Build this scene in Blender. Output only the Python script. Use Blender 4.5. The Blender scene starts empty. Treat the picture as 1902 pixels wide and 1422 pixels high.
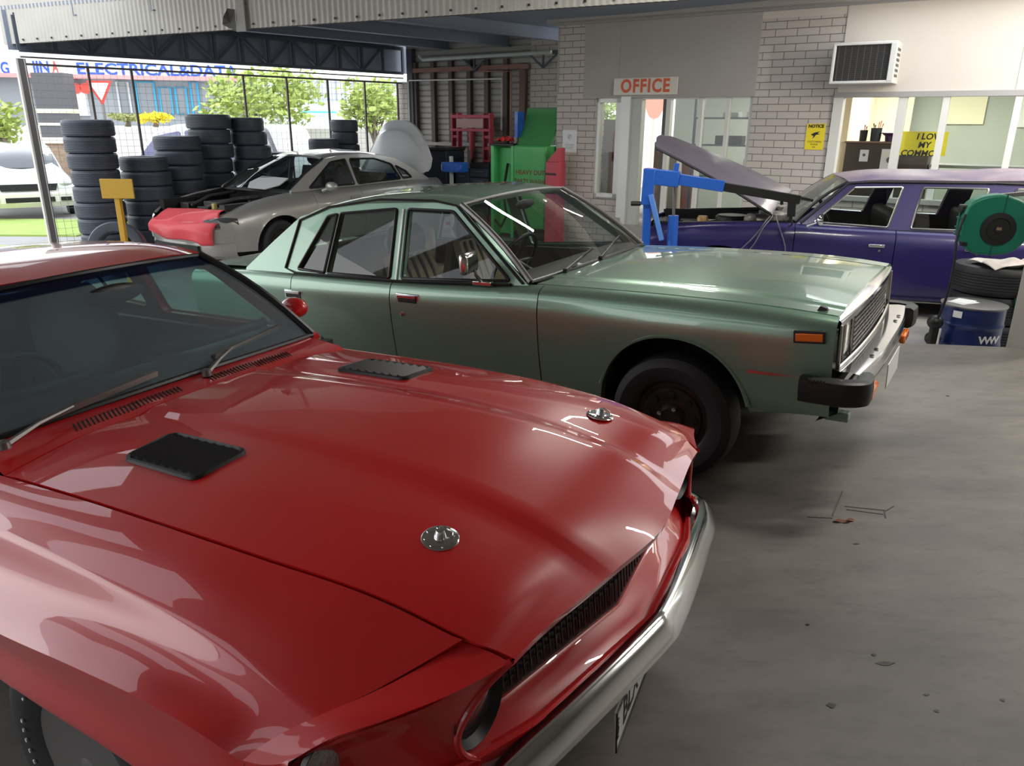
import bpy, bmesh, math, random
import numpy as np
from mathutils import Vector, Matrix, geometry
random.seed(7)
C = bpy.context.scene.collection
PI = math.pi
R = math.radians

# ------------------------------------------------------------------ camera model (used to place things by bearing and distance)
F_PX, CX, CY = 1408.0, 951.0, 711.0
PITCH, ROLL, HCAM = R(18.8), R(0.43), 1.70
_fw = np.array([0, math.cos(PITCH), -math.sin(PITCH)])
_u0 = np.array([0, math.sin(PITCH), math.cos(PITCH)]); _r0 = np.array([1.0, 0, 0])
_rt = math.cos(ROLL)*_r0 + math.sin(ROLL)*_u0
_up = math.cos(ROLL)*_u0 - math.sin(ROLL)*_r0
EYE = np.array([0, 0, HCAM])
def ray(x, y): return _fw*F_PX + _rt*(x-CX) - _up*(y-CY)
def at_depth(x, y, d):            # point at forward distance d (metres along world +Y)
    r = ray(x, y); return EYE + r*(d/r[1])
def at_z(x, y, z):
    r = ray(x, y); return EYE + r*((z-HCAM)/r[2])
def at_plane(x, y, p0, n):
    r = ray(x, y); n = np.asarray(n, float); return EYE + r*(((np.asarray(p0, float)-EYE)@n)/(r@n))
def hd(deg): return np.array([math.sin(R(deg)), math.cos(R(deg)), 0.0])

# ------------------------------------------------------------------ materials
def _nt(name):
    m = bpy.data.materials.new(name); m.use_nodes = True
    nt = m.node_tree; b = nt.nodes['Principled BSDF']; return m, nt, b
def mat(name, col, rough=.5, metal=0.0, coat=0.0, coat_rough=.03, spec=.5, noise=None, bump=None, emit=None, emit_s=0, trans=0, sheen=0):
    """noise=(scale, amount, colour2) mixes a second colour in by noise; bump=(scale, strength)"""
    m, nt, b = _nt(name)
    b.inputs['Base Color'].default_value = (*col, 1); b.inputs['Roughness'].default_value = rough
    b.inputs['Metallic'].default_value = metal; b.inputs['Coat Weight'].default_value = coat
    b.inputs['Coat Roughness'].default_value = coat_rough; b.inputs['Specular IOR Level'].default_value = spec
    if trans: b.inputs['Transmission Weight'].default_value = trans
    if emit: b.inputs['Emission Color'].default_value = (*emit, 1); b.inputs['Emission Strength'].default_value = emit_s
    if noise or bump:
        tc = nt.nodes.new('ShaderNodeTexCoord')
    if noise:
        n = nt.nodes.new('ShaderNodeTexNoise'); n.inputs['Scale'].default_value = noise[0]; n.inputs['Detail'].default_value = 6
        nt.links.new(tc.outputs['Object'], n.inputs['Vector'])
        r = nt.nodes.new('ShaderNodeValToRGB'); r.color_ramp.elements[0].position = .5-noise[1]*.5; r.color_ramp.elements[1].position = .5+noise[1]*.5+.02
        r.color_ramp.elements[0].color = (*col, 1); r.color_ramp.elements[1].color = (*noise[2], 1)
        nt.links.new(n.outputs['Fac'], r.inputs['Fac']); nt.links.new(r.outputs['Color'], b.inputs['Base Color'])
    if bump:
        n2 = nt.nodes.new('ShaderNodeTexNoise'); n2.inputs['Scale'].default_value = bump[0]; n2.inputs['Detail'].default_value = 4
        nt.links.new(tc.outputs['Object'], n2.inputs['Vector'])
        bp = nt.nodes.new('ShaderNodeBump'); bp.inputs['Strength'].default_value = bump[1]; bp.inputs['Distance'].default_value = .01
        nt.links.new(n2.outputs['Fac'], bp.inputs['Height']); nt.links.new(bp.outputs['Normal'], b.inputs['Normal'])
    return m
def glass_mat(name, tint=(.9, .95, .93), refl=1.0, rough=0.0, film=0.0, film_col=(.6, .65, .68)):
    """single sheet of window glass: Fresnel mix of a clear tinted pass and a mirror reflection, optionally with a diffuse film"""
    m = bpy.data.materials.new(name); m.use_nodes = True; nt = m.node_tree; nt.nodes.clear()
    out = nt.nodes.new('ShaderNodeOutputMaterial'); t = nt.nodes.new('ShaderNodeBsdfTransparent'); t.inputs[0].default_value = (*tint, 1)
    g = nt.nodes.new('ShaderNodeBsdfGlossy'); g.inputs['Roughness'].default_value = rough
    fr = nt.nodes.new('ShaderNodeFresnel'); ge = nt.nodes.new('ShaderNodeNewGeometry')
    io = nt.nodes.new('ShaderNodeMath'); io.operation = 'MULTIPLY_ADD'; io.inputs[1].default_value = 1/1.52-1.52; io.inputs[2].default_value = 1.52
    nt.links.new(ge.outputs['Backfacing'], io.inputs[0]); nt.links.new(io.outputs[0], fr.inputs['IOR'])
    mu = nt.nodes.new('ShaderNodeMath'); mu.operation = 'MULTIPLY_ADD'; mu.inputs[1].default_value = 1.35*refl; mu.inputs[2].default_value = .01; mu.use_clamp = True
    nt.links.new(fr.outputs[0], mu.inputs[0])
    mx = nt.nodes.new('ShaderNodeMixShader'); nt.links.new(mu.outputs[0], mx.inputs[0])
    base = t
    if film:
        d = nt.nodes.new('ShaderNodeBsdfDiffuse'); d.inputs[0].default_value = (*film_col, 1)
        m2 = nt.nodes.new('ShaderNodeMixShader'); m2.inputs[0].default_value = film
        nt.links.new(t.outputs[0], m2.inputs[1]); nt.links.new(d.outputs[0], m2.inputs[2]); base = m2
    nt.links.new(base.outputs[0], mx.inputs[1]); nt.links.new(g.outputs[0], mx.inputs[2]); nt.links.new(mx.outputs[0], out.inputs[0])
    return m

# ------------------------------------------------------------------ mesh builder
class MB:
    def __init__(s): s.v = []; s.f = []; s.mi = []
    def add(s, vs, fs, mi=0):
        o = len(s.v); s.v += [tuple(map(float, p)) for p in vs]
        for f in fs: s.f.append([o+i for i in f]); s.mi.append(mi)
        return s
    def box(s, c, d, rz=0, mi=0, mtx=None):
        x, y, z = d[0]/2, d[1]/2, d[2]/2; vs = []
        for sx in (-1, 1):
            for sy in (-1, 1):
                for sz in (-1, 1):
                    p = Vector((sx*x, sy*y, sz*z))
                    if mtx is not None: p = mtx @ p
                    elif rz: p = Matrix.Rotation(rz, 3, 'Z') @ p
                    vs.append((p.x+c[0], p.y+c[1], p.z+c[2]))
        s.add(vs, [(0,1,3,2),(4,6,7,5),(0,4,5,1),(2,3,7,6),(0,2,6,4),(1,5,7,3)], mi); return s
    def bar(s, a, b, w, h, up=(0,0,1), mi=0):
        a = Vector(a); b = Vector(b); d = (b-a); L = d.length; d.normalize(); u = Vector(up)
        sd = d.cross(u)
        if sd.length < 1e-4: sd = d.cross(Vector((1,0,0)))
        sd.normalize(); u = sd.cross(d)
        vs = []
        for t in (a, b):
            for p, q in ((-1,-1),(1,-1),(1,1),(-1,1)): vs.append(t+sd*(p*w/2)+u*(q*h/2))
        s.add(vs, [(3,2,1,0),(4,5,6,7),(0,1,5,4),(1,2,6,5),(2,3,7,6),(3,0,4,7)], mi); return s
    def tube(s, pts, r, n=8, cap=True, mi=0, closed=False):
        P = [Vector(p) for p in pts]; m = len(P); rr = r if hasattr(r, '__len__') else [r]*m
        t0 = (P[1]-P[0]).normalized(); nrm = t0.orthogonal().normalized(); vs = []; 
        for i in range(m):
            if closed: t = (P[(i+1) % m]-P[i-1])
            else: t = (P[min(i+1, m-1)]-P[max(i-1, 0)])
            t.normalize(); nrm = (nrm-t*nrm.dot(t)).normalized(); bn = t.cross(nrm)
            for k in range(n):
                a = 2*PI*k/n; vs.append(P[i]+(nrm*math.cos(a)+bn*math.sin(a))*rr[i])
        fs = []
        for i in range(m if closed else m-1):
            j = (i+1) % m
            for k in range(n): fs.append((i*n+k, i*n+(k+1) % n, j*n+(k+1) % n, j*n+k))
        if cap and not closed: fs += [tuple(range(n-1, -1, -1)), tuple((m-1)*n+k for k in range(n))]
        s.add(vs, fs, mi); return s
    def lathe(s, prof, c=(0,0,0), axis='z', n=32, mi=0, closed=False, sx=1, mtx=None):
        """prof: (radius, height) pairs; closed joins last to first"""
        vs = []; m = len(prof)
        for r, h in prof:
            for k in range(n):
                a = 2*PI*k/n; x, y = r*math.cos(a)*sx, r*math.sin(a)
                p = {'z': (x, y, h), 'y': (x, h, -y), 'x': (h, x, y)}[axis]
                if mtx is not None: p = tuple(mtx @ Vector(p))
                vs.append((p[0]+c[0], p[1]+c[1], p[2]+c[2]))
        fs = []
        for i in range(m if closed else m-1):
            j = (i+1) % m
            for k in range(n): fs.append((i*n+k, i*n+(k+1) % n, j*n+(k+1) % n, j*n+k))
        if not closed:
            if prof[0][0] > 1e-5: fs.append(tuple(range(n-1, -1, -1)))
            if prof[-1][0] > 1e-5: fs.append(tuple((m-1)*n+k for k in range(n)))
        s.add(vs, fs, mi); return s
    def grid(s, P, mi=0, flip=False, mask=None):
        nu, nv = P.shape[:2]; vs = P.reshape(-1, 3); fs = []
        for i in range(nu-1):
            for j in range(nv-1):
                if mask is not None and not mask[i, j]: continue
                q = (i*nv+j, (i+1)*nv+j, (i+1)*nv+j+1, i*nv+j+1)
                fs.append(q[::-1] if flip else q)
        s.add(vs, fs, mi); return s
    def prism(s, poly, a0, a1, axis='y', mi=0, mapf=None):
        """poly of 2D points extruded between a0 and a1 along axis (x: poly=(y,z), y: (x,z), z: (x,y))"""
        n = len(poly); vs = []
        for a in (a0, a1):
            for p, q in poly: vs.append({'x': (a, p, q), 'y': (p, a, q), 'z': (p, q, a)}[axis])
        if mapf: vs = [mapf(v) for v in vs]
        fs = [tuple(range(n)), tuple(range(2*n-1, n-1, -1))]+[(i, n+i, n+(i+1) % n, (i+1) % n) for i in range(n)]
        s.add(vs, fs, mi); return s
    def sphere(s, c, r, n=16, m=10, mi=0, sc=(1,1,1)):
        prof = [(max(r*math.sin(PI*i/m), 0), -r*math.cos(PI*i/m)) for i in range(m+1)]
        vs = []
        for q, h in prof:
            for k in range(n):
                a = 2*PI*k/n; vs.append((c[0]+q*math.cos(a)*sc[0], c[1]+q*math.sin(a)*sc[1], c[2]+h*sc[2]))
        fs = [(i*n+k, i*n+(k+1) % n, (i+1)*n+(k+1) % n, (i+1)*n+k) for i in range(m) for k in range(n)]
        s.add(vs, fs, mi); return s
    def xf(s, mtx):
        s.v = [tuple(mtx @ Vector(p)) for p in s.v]; return s
    def build(s, name, mats, parent=None, sharp=35, bevel=0, fix=True, smooth=True, solid=0):
        me = bpy.data.meshes.new(name); me.from_pydata(s.v, [], s.f); 
        if not isinstance(mats, (list, tuple)): mats = [mats]
        for m in mats: me.materials.append(m)
        me.polygons.foreach_set('material_index', s.mi)
        bm = bmesh.new(); bm.from_mesh(me)
        bmesh.ops.remove_doubles(bm, verts=bm.verts, dist=1e-5)
        bmesh.ops.dissolve_degenerate(bm, edges=bm.edges, dist=1e-6)
        if fix: bmesh.ops.recalc_face_normals(bm, faces=bm.faces)
        if smooth:
            ca = R(sharp)
            for f in bm.faces: f.smooth = True
            for e in bm.edges:
                if len(e.link_faces) == 2:
                    try:
                        if e.calc_face_angle() > ca: e.smooth = False
                    except ValueError: pass
        bm.to_mesh(me); bm.free(); me.update()
        o = bpy.data.objects.new(name, me); C.objects.link(o)
        if parent is not None: o.parent = parent
        if solid:
            md = o.modifiers.new('thickness', 'SOLIDIFY'); md.thickness = solid; md.offset = 0
        if bevel:
            md = o.modifiers.new('bevel', 'BEVEL'); md.width = bevel; md.segments = 2; md.limit_method = 'ANGLE'; md.angle_limit = R(40)
        return o

def thing(name, label, cat, loc=(0,0,0), rz=0, group=None, mtx=None):
    o = bpy.data.objects.new(name, None); C.objects.link(o); o.empty_display_size = .1
    if mtx is not None: o.matrix_world = mtx
    else: o.location = tuple(map(float, loc)); o.rotation_euler = (0, 0, rz)
    return tag(o, label, cat, group)
def tag(o, label, cat, group=None, kind=None):
    o['label'] = label; o['category'] = cat
    if group: o['group'] = group
    if kind: o['kind'] = kind
    return o
def struct(o, label=None, cat=None):
    o['kind'] = 'structure'
    if label: o['label'] = label
    if cat: o['category'] = cat
    return o
def lab(o, label): o['label'] = label; return o
def dup(root, loc=None, rz=None, label=None, mtx=None):
    r = root.copy(); C.objects.link(r)
    if loc is not None: r.location = tuple(map(float, loc))
    if rz is not None: r.rotation_euler = (0, 0, rz)
    if mtx is not None: r.matrix_world = mtx
    if label: r['label'] = label
    for ch in root.children:
        c = ch.copy(); C.objects.link(c); c.parent = r
        for g in ch.children:
            d = g.copy(); C.objects.link(d); d.parent = c
    return r
def text_mesh(body, name, size, m, parent, mtx, extrude=.001, align='CENTER', sx=1.0, shear=0, bold=0.0, spacing=1.0):
    cu = bpy.data.curves.new(name, 'FONT'); cu.body = body; cu.size = size; cu.extrude = extrude; cu.align_x = align; cu.align_y = 'CENTER'
    cu.offset = bold; cu.shear = shear; cu.space_character = spacing; cu.resolution_u = 3
    tmp = bpy.data.objects.new('tmp', cu); C.objects.link(tmp)
    bpy.context.view_layer.update()
    me = bpy.data.meshes.new_from_object(tmp.evaluated_get(bpy.context.evaluated_depsgraph_get()))
    bpy.data.objects.remove(tmp); bpy.data.curves.remove(cu)
    me.name = name; me.materials.clear(); me.materials.append(m)
    o = bpy.data.objects.new(name, me); C.objects.link(o)
    o.parent = parent
    o.matrix_local = mtx @ Matrix.Diagonal((sx, 1, 1, 1))
    return o

# ------------------------------------------------------------------ spline surfaces for car bodies
def _knots(P):                    # average chord lengths along axis 0
    d = np.linalg.norm(np.diff(P, axis=0), axis=-1)
    d = d.reshape(d.shape[0], -1).mean(1); return np.concatenate([[0], np.cumsum(np.maximum(d, 1e-4))])
def _interp(P, us, creases=()):
    """P (n, ...) interpolated along axis 0 at index parameters us, tangent-broken at creases"""
    n = P.shape[0]; k = _knots(P)
    if n == 2:
        us = np.asarray(us); w = us.reshape((-1,)+(1,)*(P.ndim-1)); return P[0]*(1-w)+P[1]*w
    h = np.diff(k); s = np.diff(P, axis=0)/h.reshape((-1,)+(1,)*(P.ndim-1))
    mL = np.empty_like(P); mR = np.empty_like(P)
    for i in range(n):
        if i == 0: mR[0] = mL[0] = s[0]*1.5-(s[0]*h[1]+s[1]*h[0])/(h[0]+h[1])*.5 if n > 2 and 1 not in creases else s[0]
        elif i == n-1: mR[i] = mL[i] = s[-1]*1.5-(s[-2]*h[-1]+s[-1]*h[-2])/(h[-2]+h[-1])*.5 if (n-2) not in creases else s[-1]
        elif i in creases: mL[i] = s[i-1]; mR[i] = s[i]
        else: mL[i] = mR[i] = (s[i-1]*h[i]+s[i]*h[i-1])/(h[i-1]+h[i])
    out = []
    for u in us:
        i = min(max(int(math.floor(u+1e-9)), 0), n-2); t = u-i; H = h[i]
        out.append((2*t**3-3*t*t+1)*P[i]+(t**3-2*t*t+t)*H*mR[i]+(-2*t**3+3*t*t)*P[i+1]+(t**3-t*t)*H*mL[i+1])
    return np.array(out)
class Net:
    """lines x stations control net; tc / sc: crease indices across lines / along stations"""
    def __init__(s, P, tc=(), sc=()): s.P = np.array(P, float); s.tc = set(tc); s.sc = set(sc)
    def ev(s, ts, ss):
        A = _interp(np.swapaxes(s.P, 0, 1), ss, s.sc)          # (ns, L, 3)
        B = _interp(np.swapaxes(A, 0, 1), ts, s.tc)            # (nt, ns, 3)
        return B
    def mirror(s): q = Net(s.P.copy(), s.tc, s.sc); q.P[..., 1] *= -1; return q
def steps(a, b, per):
    xs = [a]; c = a
    while c < b-1e-9:
        nx = min(math.floor(c+1e-9)+1, b); m = max(1, int(round((nx-c)*per)))
        xs += [c+(nx-c)*(i+1)/m for i in range(m)]; c = nx
    return np.array(xs)
def grid_normals(P):
    du = np.gradient(P, axis=0); dv = np.gradient(P, axis=1); n = np.cross(du, dv)
    return n/np.maximum(np.linalg.norm(n, axis=-1, keepdims=True), 1e-9)
def panel(net, t0, t1, s0, s1, pt=4, ps=6, gap=.0025, flange=.018, gaps='tTsS', mi=0, arches=(), mb=None, hole=None):
    """cut one body panel out of a net: shut-line gaps and folded-in flanges round the edges; arches=(x,z,rx,rz,pow)"""
    P = net.ev(steps(t0, t1, pt), steps(s0, s1, ps))
    N = grid_normals(P)
    ctr = P.reshape(-1, 3).mean(0)
    inner = np.array([ctr[0], 0, ctr[2]-.4])
    if ((P-inner)*N).sum() < 0: N = -N
    def pull(i, j, axis):
        a = P[i] if axis == 0 else P[:, i]; b = P[j] if axis == 0 else P[:, j]
        d = b-a; L = np.linalg.norm(d, axis=-1, keepdims=True); return a+d/np.maximum(L, 1e-6)*np.minimum(gap, L*.45)
    Q = P.copy()
    if 't' in gaps: Q[0] = pull(0, 1, 0)
    if 'T' in gaps: Q[-1] = pull(-1, -2, 0)
    if 's' in gaps: Q[:, 0] = pull(0, 1, 1)
    if 'S' in gaps: Q[:, -1] = pull(-1, -2, 1)
    nt, ns = Q.shape[:2]; mask = np.ones((nt-1, ns-1), bool)
    onarc = {}
    for ax, az, rx, rz, pw in arches:
        f = (np.abs((Q[..., 0]-ax)/rx)**pw+np.abs((Q[..., 2]-az)/rz)**pw)
        ins = (f < 1) | ((np.abs(Q[..., 0]-ax) < rx) & (Q[..., 2] < az))
        for i in range(nt-1):
            for j in range(ns-1):
                if ins[i, j] and ins[i+1, j] and ins[i, j+1] and ins[i+1, j+1]: mask[i, j] = False
        used = np.zeros((nt, ns), bool)
        for i in range(nt-1):
            for j in range(ns-1):
                if mask[i, j]: used[i:i+2, j:j+2] = True
        for i in range(nt):
            for j in range(ns):
                if ins[i, j] and used[i, j]:
                    dx = Q[i, j, 0]-ax; dz = Q[i, j, 2]-az
                    if dz < 0: Q[i, j, 0] = ax+math.copysign(rx, dx)
                    else:
                        ff = max(f[i, j], 1e-6)**(1/pw); Q[i, j, 0] = ax+dx/ff; Q[i, j, 2] = az+dz/ff
                    onarc[(i, j)] = 1
    if hole is not None:
        for i in range(nt-1):
            for j in range(ns-1):
                if hole(Q[i:i+2, j:j+2].reshape(4, 3).mean(0)): mask[i, j] = False
    mb = mb or MB(); off = len(mb.v); mb.grid(Q, mi, mask=mask)
    idx = lambda i, j: off+i*ns+j
    if flange:
        ed = {}
        for i in range(nt-1):
            for j in range(ns-1):
                if mask[i, j]:
                    for e in (((i, j), (i+1, j)), ((i+1, j), (i+1, j+1)), ((i, j+1), (i+1, j+1)), ((i, j), (i, j+1))):
                        ed[e] = ed.get(e, 0)+1
        new = {}
        def fl(v):
            if v not in new:
                p = Q[v]; q = p-N[v]*flange
                if v in onarc: q = p*np.array([1, 1, 1])-np.array([0, math.copysign(.05, p[1]), 0])
                new[v] = len(mb.v); mb.v.append(tuple(q))
            return new[v]
        for (a, b), c in ed.items():
            if c == 1: mb.f.append([idx(*a), idx(*b), fl(b), fl(a)]); mb.mi.append(mi)
    return mb
def side_plate(outline, holes, yf, thick=.03, sgn=1, mb=None, mi=0):
    """flat sheet in (x,z) with window openings, bent to y = sgn*yf(z), with thickness"""
    bm = bmesh.new(); es = []
    for loop in [outline]+list(holes):
        vs = [bm.verts.new((p[0], 0, p[1])) for p in loop]
        for i in range(len(vs)): es.append(bm.edges.new((vs[i], vs[(i+1) % len(vs)])))
    bmesh.ops.triangle_fill(bm, edges=es, use_beauty=True, use_dissolve=False, normal=(0, 1, 0))
    mb = mb or MB(); bm.verts.index_update(); V = [(v.co.x, v.co.z) for v in bm.verts]; n = len(V); off = len(mb.v)
    for t in (0, thick): mb.v += [(x, sgn*(yf(x, z)-t), z) for x, z in V]
    for f in bm.faces:
        ids = [v.index for v in f.verts]; mb.f.append([off+i for i in ids]); mb.mi.append(mi); mb.f.append([off+n+i for i in ids[::-1]]); mb.mi.append(mi)
    for e in bm.edges:
        if len(e.link_faces) == 1:
            a, b = e.verts[0].index, e.verts[1].index; mb.f.append([off+a, off+b, off+n+b, off+n+a]); mb.mi.append(mi)
    bm.free(); return mb
def pane(poly, yf, sgn=1, inset=.012, n=1):
    mb = MB(); mb.add([(x, sgn*(yf(x, z)-inset), z) for x, z in poly], [tuple(range(len(poly)))]); return mb
def smooth_loop(pts, r=.02, k=4):
    """round the corners of a 2D polygon"""
    out = []; n = len(pts)
    for i in range(n):
        p0, p, p1 = (np.array(pts[(i+d) % n], float) for d in (-1, 0, 1))
        a = p0-p; b = p1-p; la, lb = np.linalg.norm(a), np.linalg.norm(b); q = min(r, la*.45, lb*.45)
        A = p+a/la*q; B = p+b/lb*q
        for j in range(k+1):
            t = j/k; out.append(tuple((1-t)**2*A+2*t*(1-t)*p+t*t*B))
    return out
def pose(yaw, pit, rol, t):       # car frame: x forward, y left, z up
    f = Vector(hd(yaw)); l = Vector((-math.cos(R(yaw)), math.sin(R(yaw)), 0)); u = Vector((0, 0, 1))
    f2 = f*math.cos(R(pit))+u*math.sin(R(pit)); u2 = u*math.cos(R(pit))-f*math.sin(R(pit))
    l3 = l*math.cos(R(rol))+u2*math.sin(R(rol)); u3 = u2*math.cos(R(rol))-l*math.sin(R(rol))
    return Matrix(((f2.x, l3.x, u3.x, t[0]), (f2.y, l3.y, u3.y, t[1]), (f2.z, l3.z, u3.z, t[2]), (0, 0, 0, 1)))
# ------------------------------------------------------------------ shared materials
M = {}
M['red'] = mat('red paint', (.64, .014, .016), .32, 0, 1.0, .015, .5)
M['green'] = mat('pale green metallic paint', (.235, .375, .275), .34, .55, 1.0, .03, .5)
M['purple'] = mat('dusty purple paint', (.022, .014, .115), .4, .1, .7, .12, .5)
M['purple_dust'] = mat('dust on purple paint', (.30, .24, .25), .7, 0, .2, .3, .4, noise=(3, .5, (.10, .075, .17)))
M['silver'] = mat('silver grey paint', (.46, .45, .43), .33, .4, .9, .05, .5)
M['white_paint'] = mat('white car paint', (.8, .8, .78), .3, 0, .8, .05)
M['chrome'] = mat('chrome', (.82, .83, .84), .12, 1.0)
M['chrome_worn'] = mat('worn chrome', (.80, .79, .76), .2, 1.0, noise=(9, .7, (.55, .52, .48)))
M['alloy'] = mat('grey alloy', (.26, .25, .245), .4, .8)
M['black'] = mat('black plastic', (.012, .012, .013), .45)
M['black_matt'] = mat('matt black', (.008, .008, .009), .8)
M['rubber'] = mat('tyre rubber', (.018, .019, .022), .62, bump=(60, .1))
M['rubber_glare'] = mat('glare-lifted tyre rubber', (.078, .092, .122), .5, bump=(50, .1), noise=(4, .6, (.062, .075, .10)))  # bluish lift puts the veiling glare into the rubber colour
M['trim'] = mat('dark rubber trim', (.02, .02, .022), .4)
M['steel_brown'] = mat('rusty dark steel', (.055, .038, .03), .5, .5, noise=(14, .5, (.02, .018, .018)))
M['amber'] = mat('amber lens', (.75, .17, .02), .2, 0, .6)
M['vinyl'] = mat('black vinyl', (.02, .022, .024), .5)
M['tan'] = mat('tan seat cloth', (.25, .20, .13), .8)
M['brown_vinyl'] = mat('brown grey vinyl', (.075, .06, .05), .55)
M['lens'] = mat('headlamp glass', (.55, .56, .55), .12, .75, 1.0, bump=(120, .6))
M['lens_dark'] = mat('dark headlamp glass', (.10, .105, .11), .08, .6, 1.0, bump=(90, .4))
M['glass'] = glass_mat('window glass', (.80, .86, .84))
M['glass_green'] = glass_mat('green tinted glass', (.56, .78, .72), 1.1, .0, .05, (.55, .62, .64))
M['screen_hazed'] = glass_mat('hazy green windscreen', (.54, .76, .72), 1.3, .0, .27, (.36, .46, .54))  # blue grey film puts the sky haze into the glass colour
M['glass_blue'] = glass_mat('blue tint band', (.12, .20, .42), .4)
M['glass_dark'] = glass_mat('dark window glass', (.55, .62, .62), 1.2)
M['glass_office'] = glass_mat('office glass', (.80, .86, .82), 1.0)
M['white'] = mat('white plastic', (.75, .75, .73), .5)
M['plate_white'] = mat('plate white', (.72, .72, .70), .4)
M['ink'] = mat('black lettering', (.01, .01, .01), .5)
M['paper'] = mat('white paper', (.78, .79, .80), .7)
M['yellow_sign'] = mat('bright yellow sign', (.85, .68, .02), .5)
M['yellow_paint'] = mat('yellow painted steel', (.72, .42, .03), .45)
M['engine'] = mat('greasy engine metal', (.12, .11, .10), .5, .6, noise=(20, .8, (.03, .03, .03)))
M['engine_pale'] = mat('pale alloy casting', (.42, .39, .35), .5, .5, noise=(14, .7, (.15, .13, .12)))
M['hoist_blue'] = mat('blue hoist paint', (.02, .12, .55), .35, 0, .4)
M['press_red'] = mat('faded red paint', (.50, .06, .09), .5)
M['cab_green'] = mat('green enamel', (.06, .42, .10), .4, 0, .3)
M['reel_green'] = mat('green reel plastic', (.006, .18, .11), .4)
M['cloth_red'] = mat('red fender cover', (.80, .07, .09), .6, 0, .2)

def wheel(parent, x, y, z, out, tr=.315, rr=.20, w=.19, style='steel', m_rim=None, m_tyre=None, turn=0, detail=True):
    """a wheel facing +y (out=1) or -y (out=-1); rim mesh with the tyre as its child"""
    mt = m_tyre or M['rubber']; h = w/2
    rim = MB()
    rim.lathe([(rr+.002, -h*.8), (rr-.012, -h*.75), (rr-.02, -h*.2), (rr-.022, h*.45), (rr-.004, h*.80), (rr+.010, h*.86), (rr+.006, h*.76), (rr+.0, h*.5)], axis='y', n=40)
    if style != 'steel':
        rim = MB(); rim.lathe([(rr-.004, h*.80), (rr+.010, h*.86), (rr+.006, h*.76), (rr-.004, h*.74)], axis='y', n=40)
        rim.lathe([(rr+.002, -h*.8), (rr-.014, -h*.75), (rr-.03, -h*.2), (rr-.028, h*.45), (rr-.010, h*.74)], axis='y', n=40, mi=3)
    if style == 'steel':
        prof = [(rr-.022, h*.30), (rr-.045, h*.62), (rr-.075, h*.66), (.075, h*.40), (.06, h*.62), (.05, h*.72), (.0, h*.74)]
        rim.lathe(prof, axis='y', n=40)
        for k in range(8):
            a = 2*PI*k/8; c = (math.cos(a)*(rr-.075), h*.60, math.sin(a)*(rr-.075))
            rim.lathe([(0, .012), (.018, .010), (.022, .0)], c, 'y', 10, mi=1)
        for k in range(4):
            a = 2*PI*k/4+.4; rim.lathe([(.011, 0), (.011, .03), (0, .032)], (math.cos(a)*.057, h*.6, math.sin(a)*.057), 'y', 8, mi=2)
        mats = [m_rim or M['steel_brown'], M['black_matt'], M['chrome']]
    else:
        rim.lathe([(rr-.022, -h*.2), (.05, -h*.25), (0, -h*.25)], axis='y', n=32, mi=1)
        for k in range(5):
            a0 = 2*PI*k/5+PI/2; ca, sa = math.cos(a0), math.sin(a0)
            rows = []
            for r0, hw, yy in ((.045, .036, h*.62), (.09, .024, h*.60), (.14, .026, h*.38), (rr-.02, .045, h*.18)):
                rows.append([(ca*r0-sa*q*hw, yy-abs(q)*.014, sa*r0+ca*q*hw) for q in (-1, -.5, 0, .5, 1)])
            P = np.array(rows); rim.grid(P); P2 = P.copy(); P2[..., 1] -= .03; rim.grid(P2)
            for e in (0, -1): rim.grid(np.stack([P[:, e], P2[:, e]], 1))
        rim.lathe([(.062, h*.45), (.060, h*.66), (.045, h*.78), (.02, h*.82), (0, h*.82)], axis='y', n=24)
        mats = [m_rim or M['alloy'], M['black_matt'], M['chrome'], mat('dark barrel', (.05, .048, .047), .4, .6)]
    if out < 0: rim.xf(Matrix.Rotation(PI, 4, 'Z'))
    if turn: rim.xf(Matrix.Rotation(turn, 4, 'Z'))
    rim.xf(Matrix.Translation((x, y, z)))
    ro = rim.build('wheel', mats, parent, 40)
    t = MB(); s = tr-rr
    prof = [(rr, -h*.82), (rr+s*.25, -h*.98), (rr+s*.6, -h*1.04), (tr-.03, -h*.96), (tr-.008, -h*.78), (tr, -h*.5), (tr+.002, 0), (tr, h*.5), (tr-.008, h*.78), (tr-.03, h*.96), (rr+s*.6, h*1.04), (rr+s*.25, h*.98), (rr, h*.82)]
    t.lathe(prof, axis='y', n=48, closed=True)
    if out < 0: t.xf(Matrix.Rotation(PI, 4, 'Z'))
    if turn: t.xf(Matrix.Rotation(turn, 4, 'Z'))
    t.xf(Matrix.Translation((x, y, z)))
    t.build('tyre', mt, ro, 30)
    return ro

def strip(path, prof, closed=False):
    """sweep a list of (out, up) offsets along a path in plan; out is to the left-hand normal of the path in xy"""
    P = [np.array(p, float) for p in path]; rows = []
    n = len(P)
    for i in range(n):
        a = P[max(i-1, 0)]; b = P[min(i+1, n-1)]; d = (b-a)[:2]; d /= np.linalg.norm(d); nn = np.array([-d[1], d[0]])
        rows.append([(P[i][0]+nn[0]*o, P[i][1]+nn[1]*o, P[i][2]+u) for o, u in prof])
    return np.array(rows)
def curve_pts(pts, per=6, creases=()):
    P = np.array(pts, float); return _interp(P, steps(0, len(P)-1, per), creases)
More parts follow.
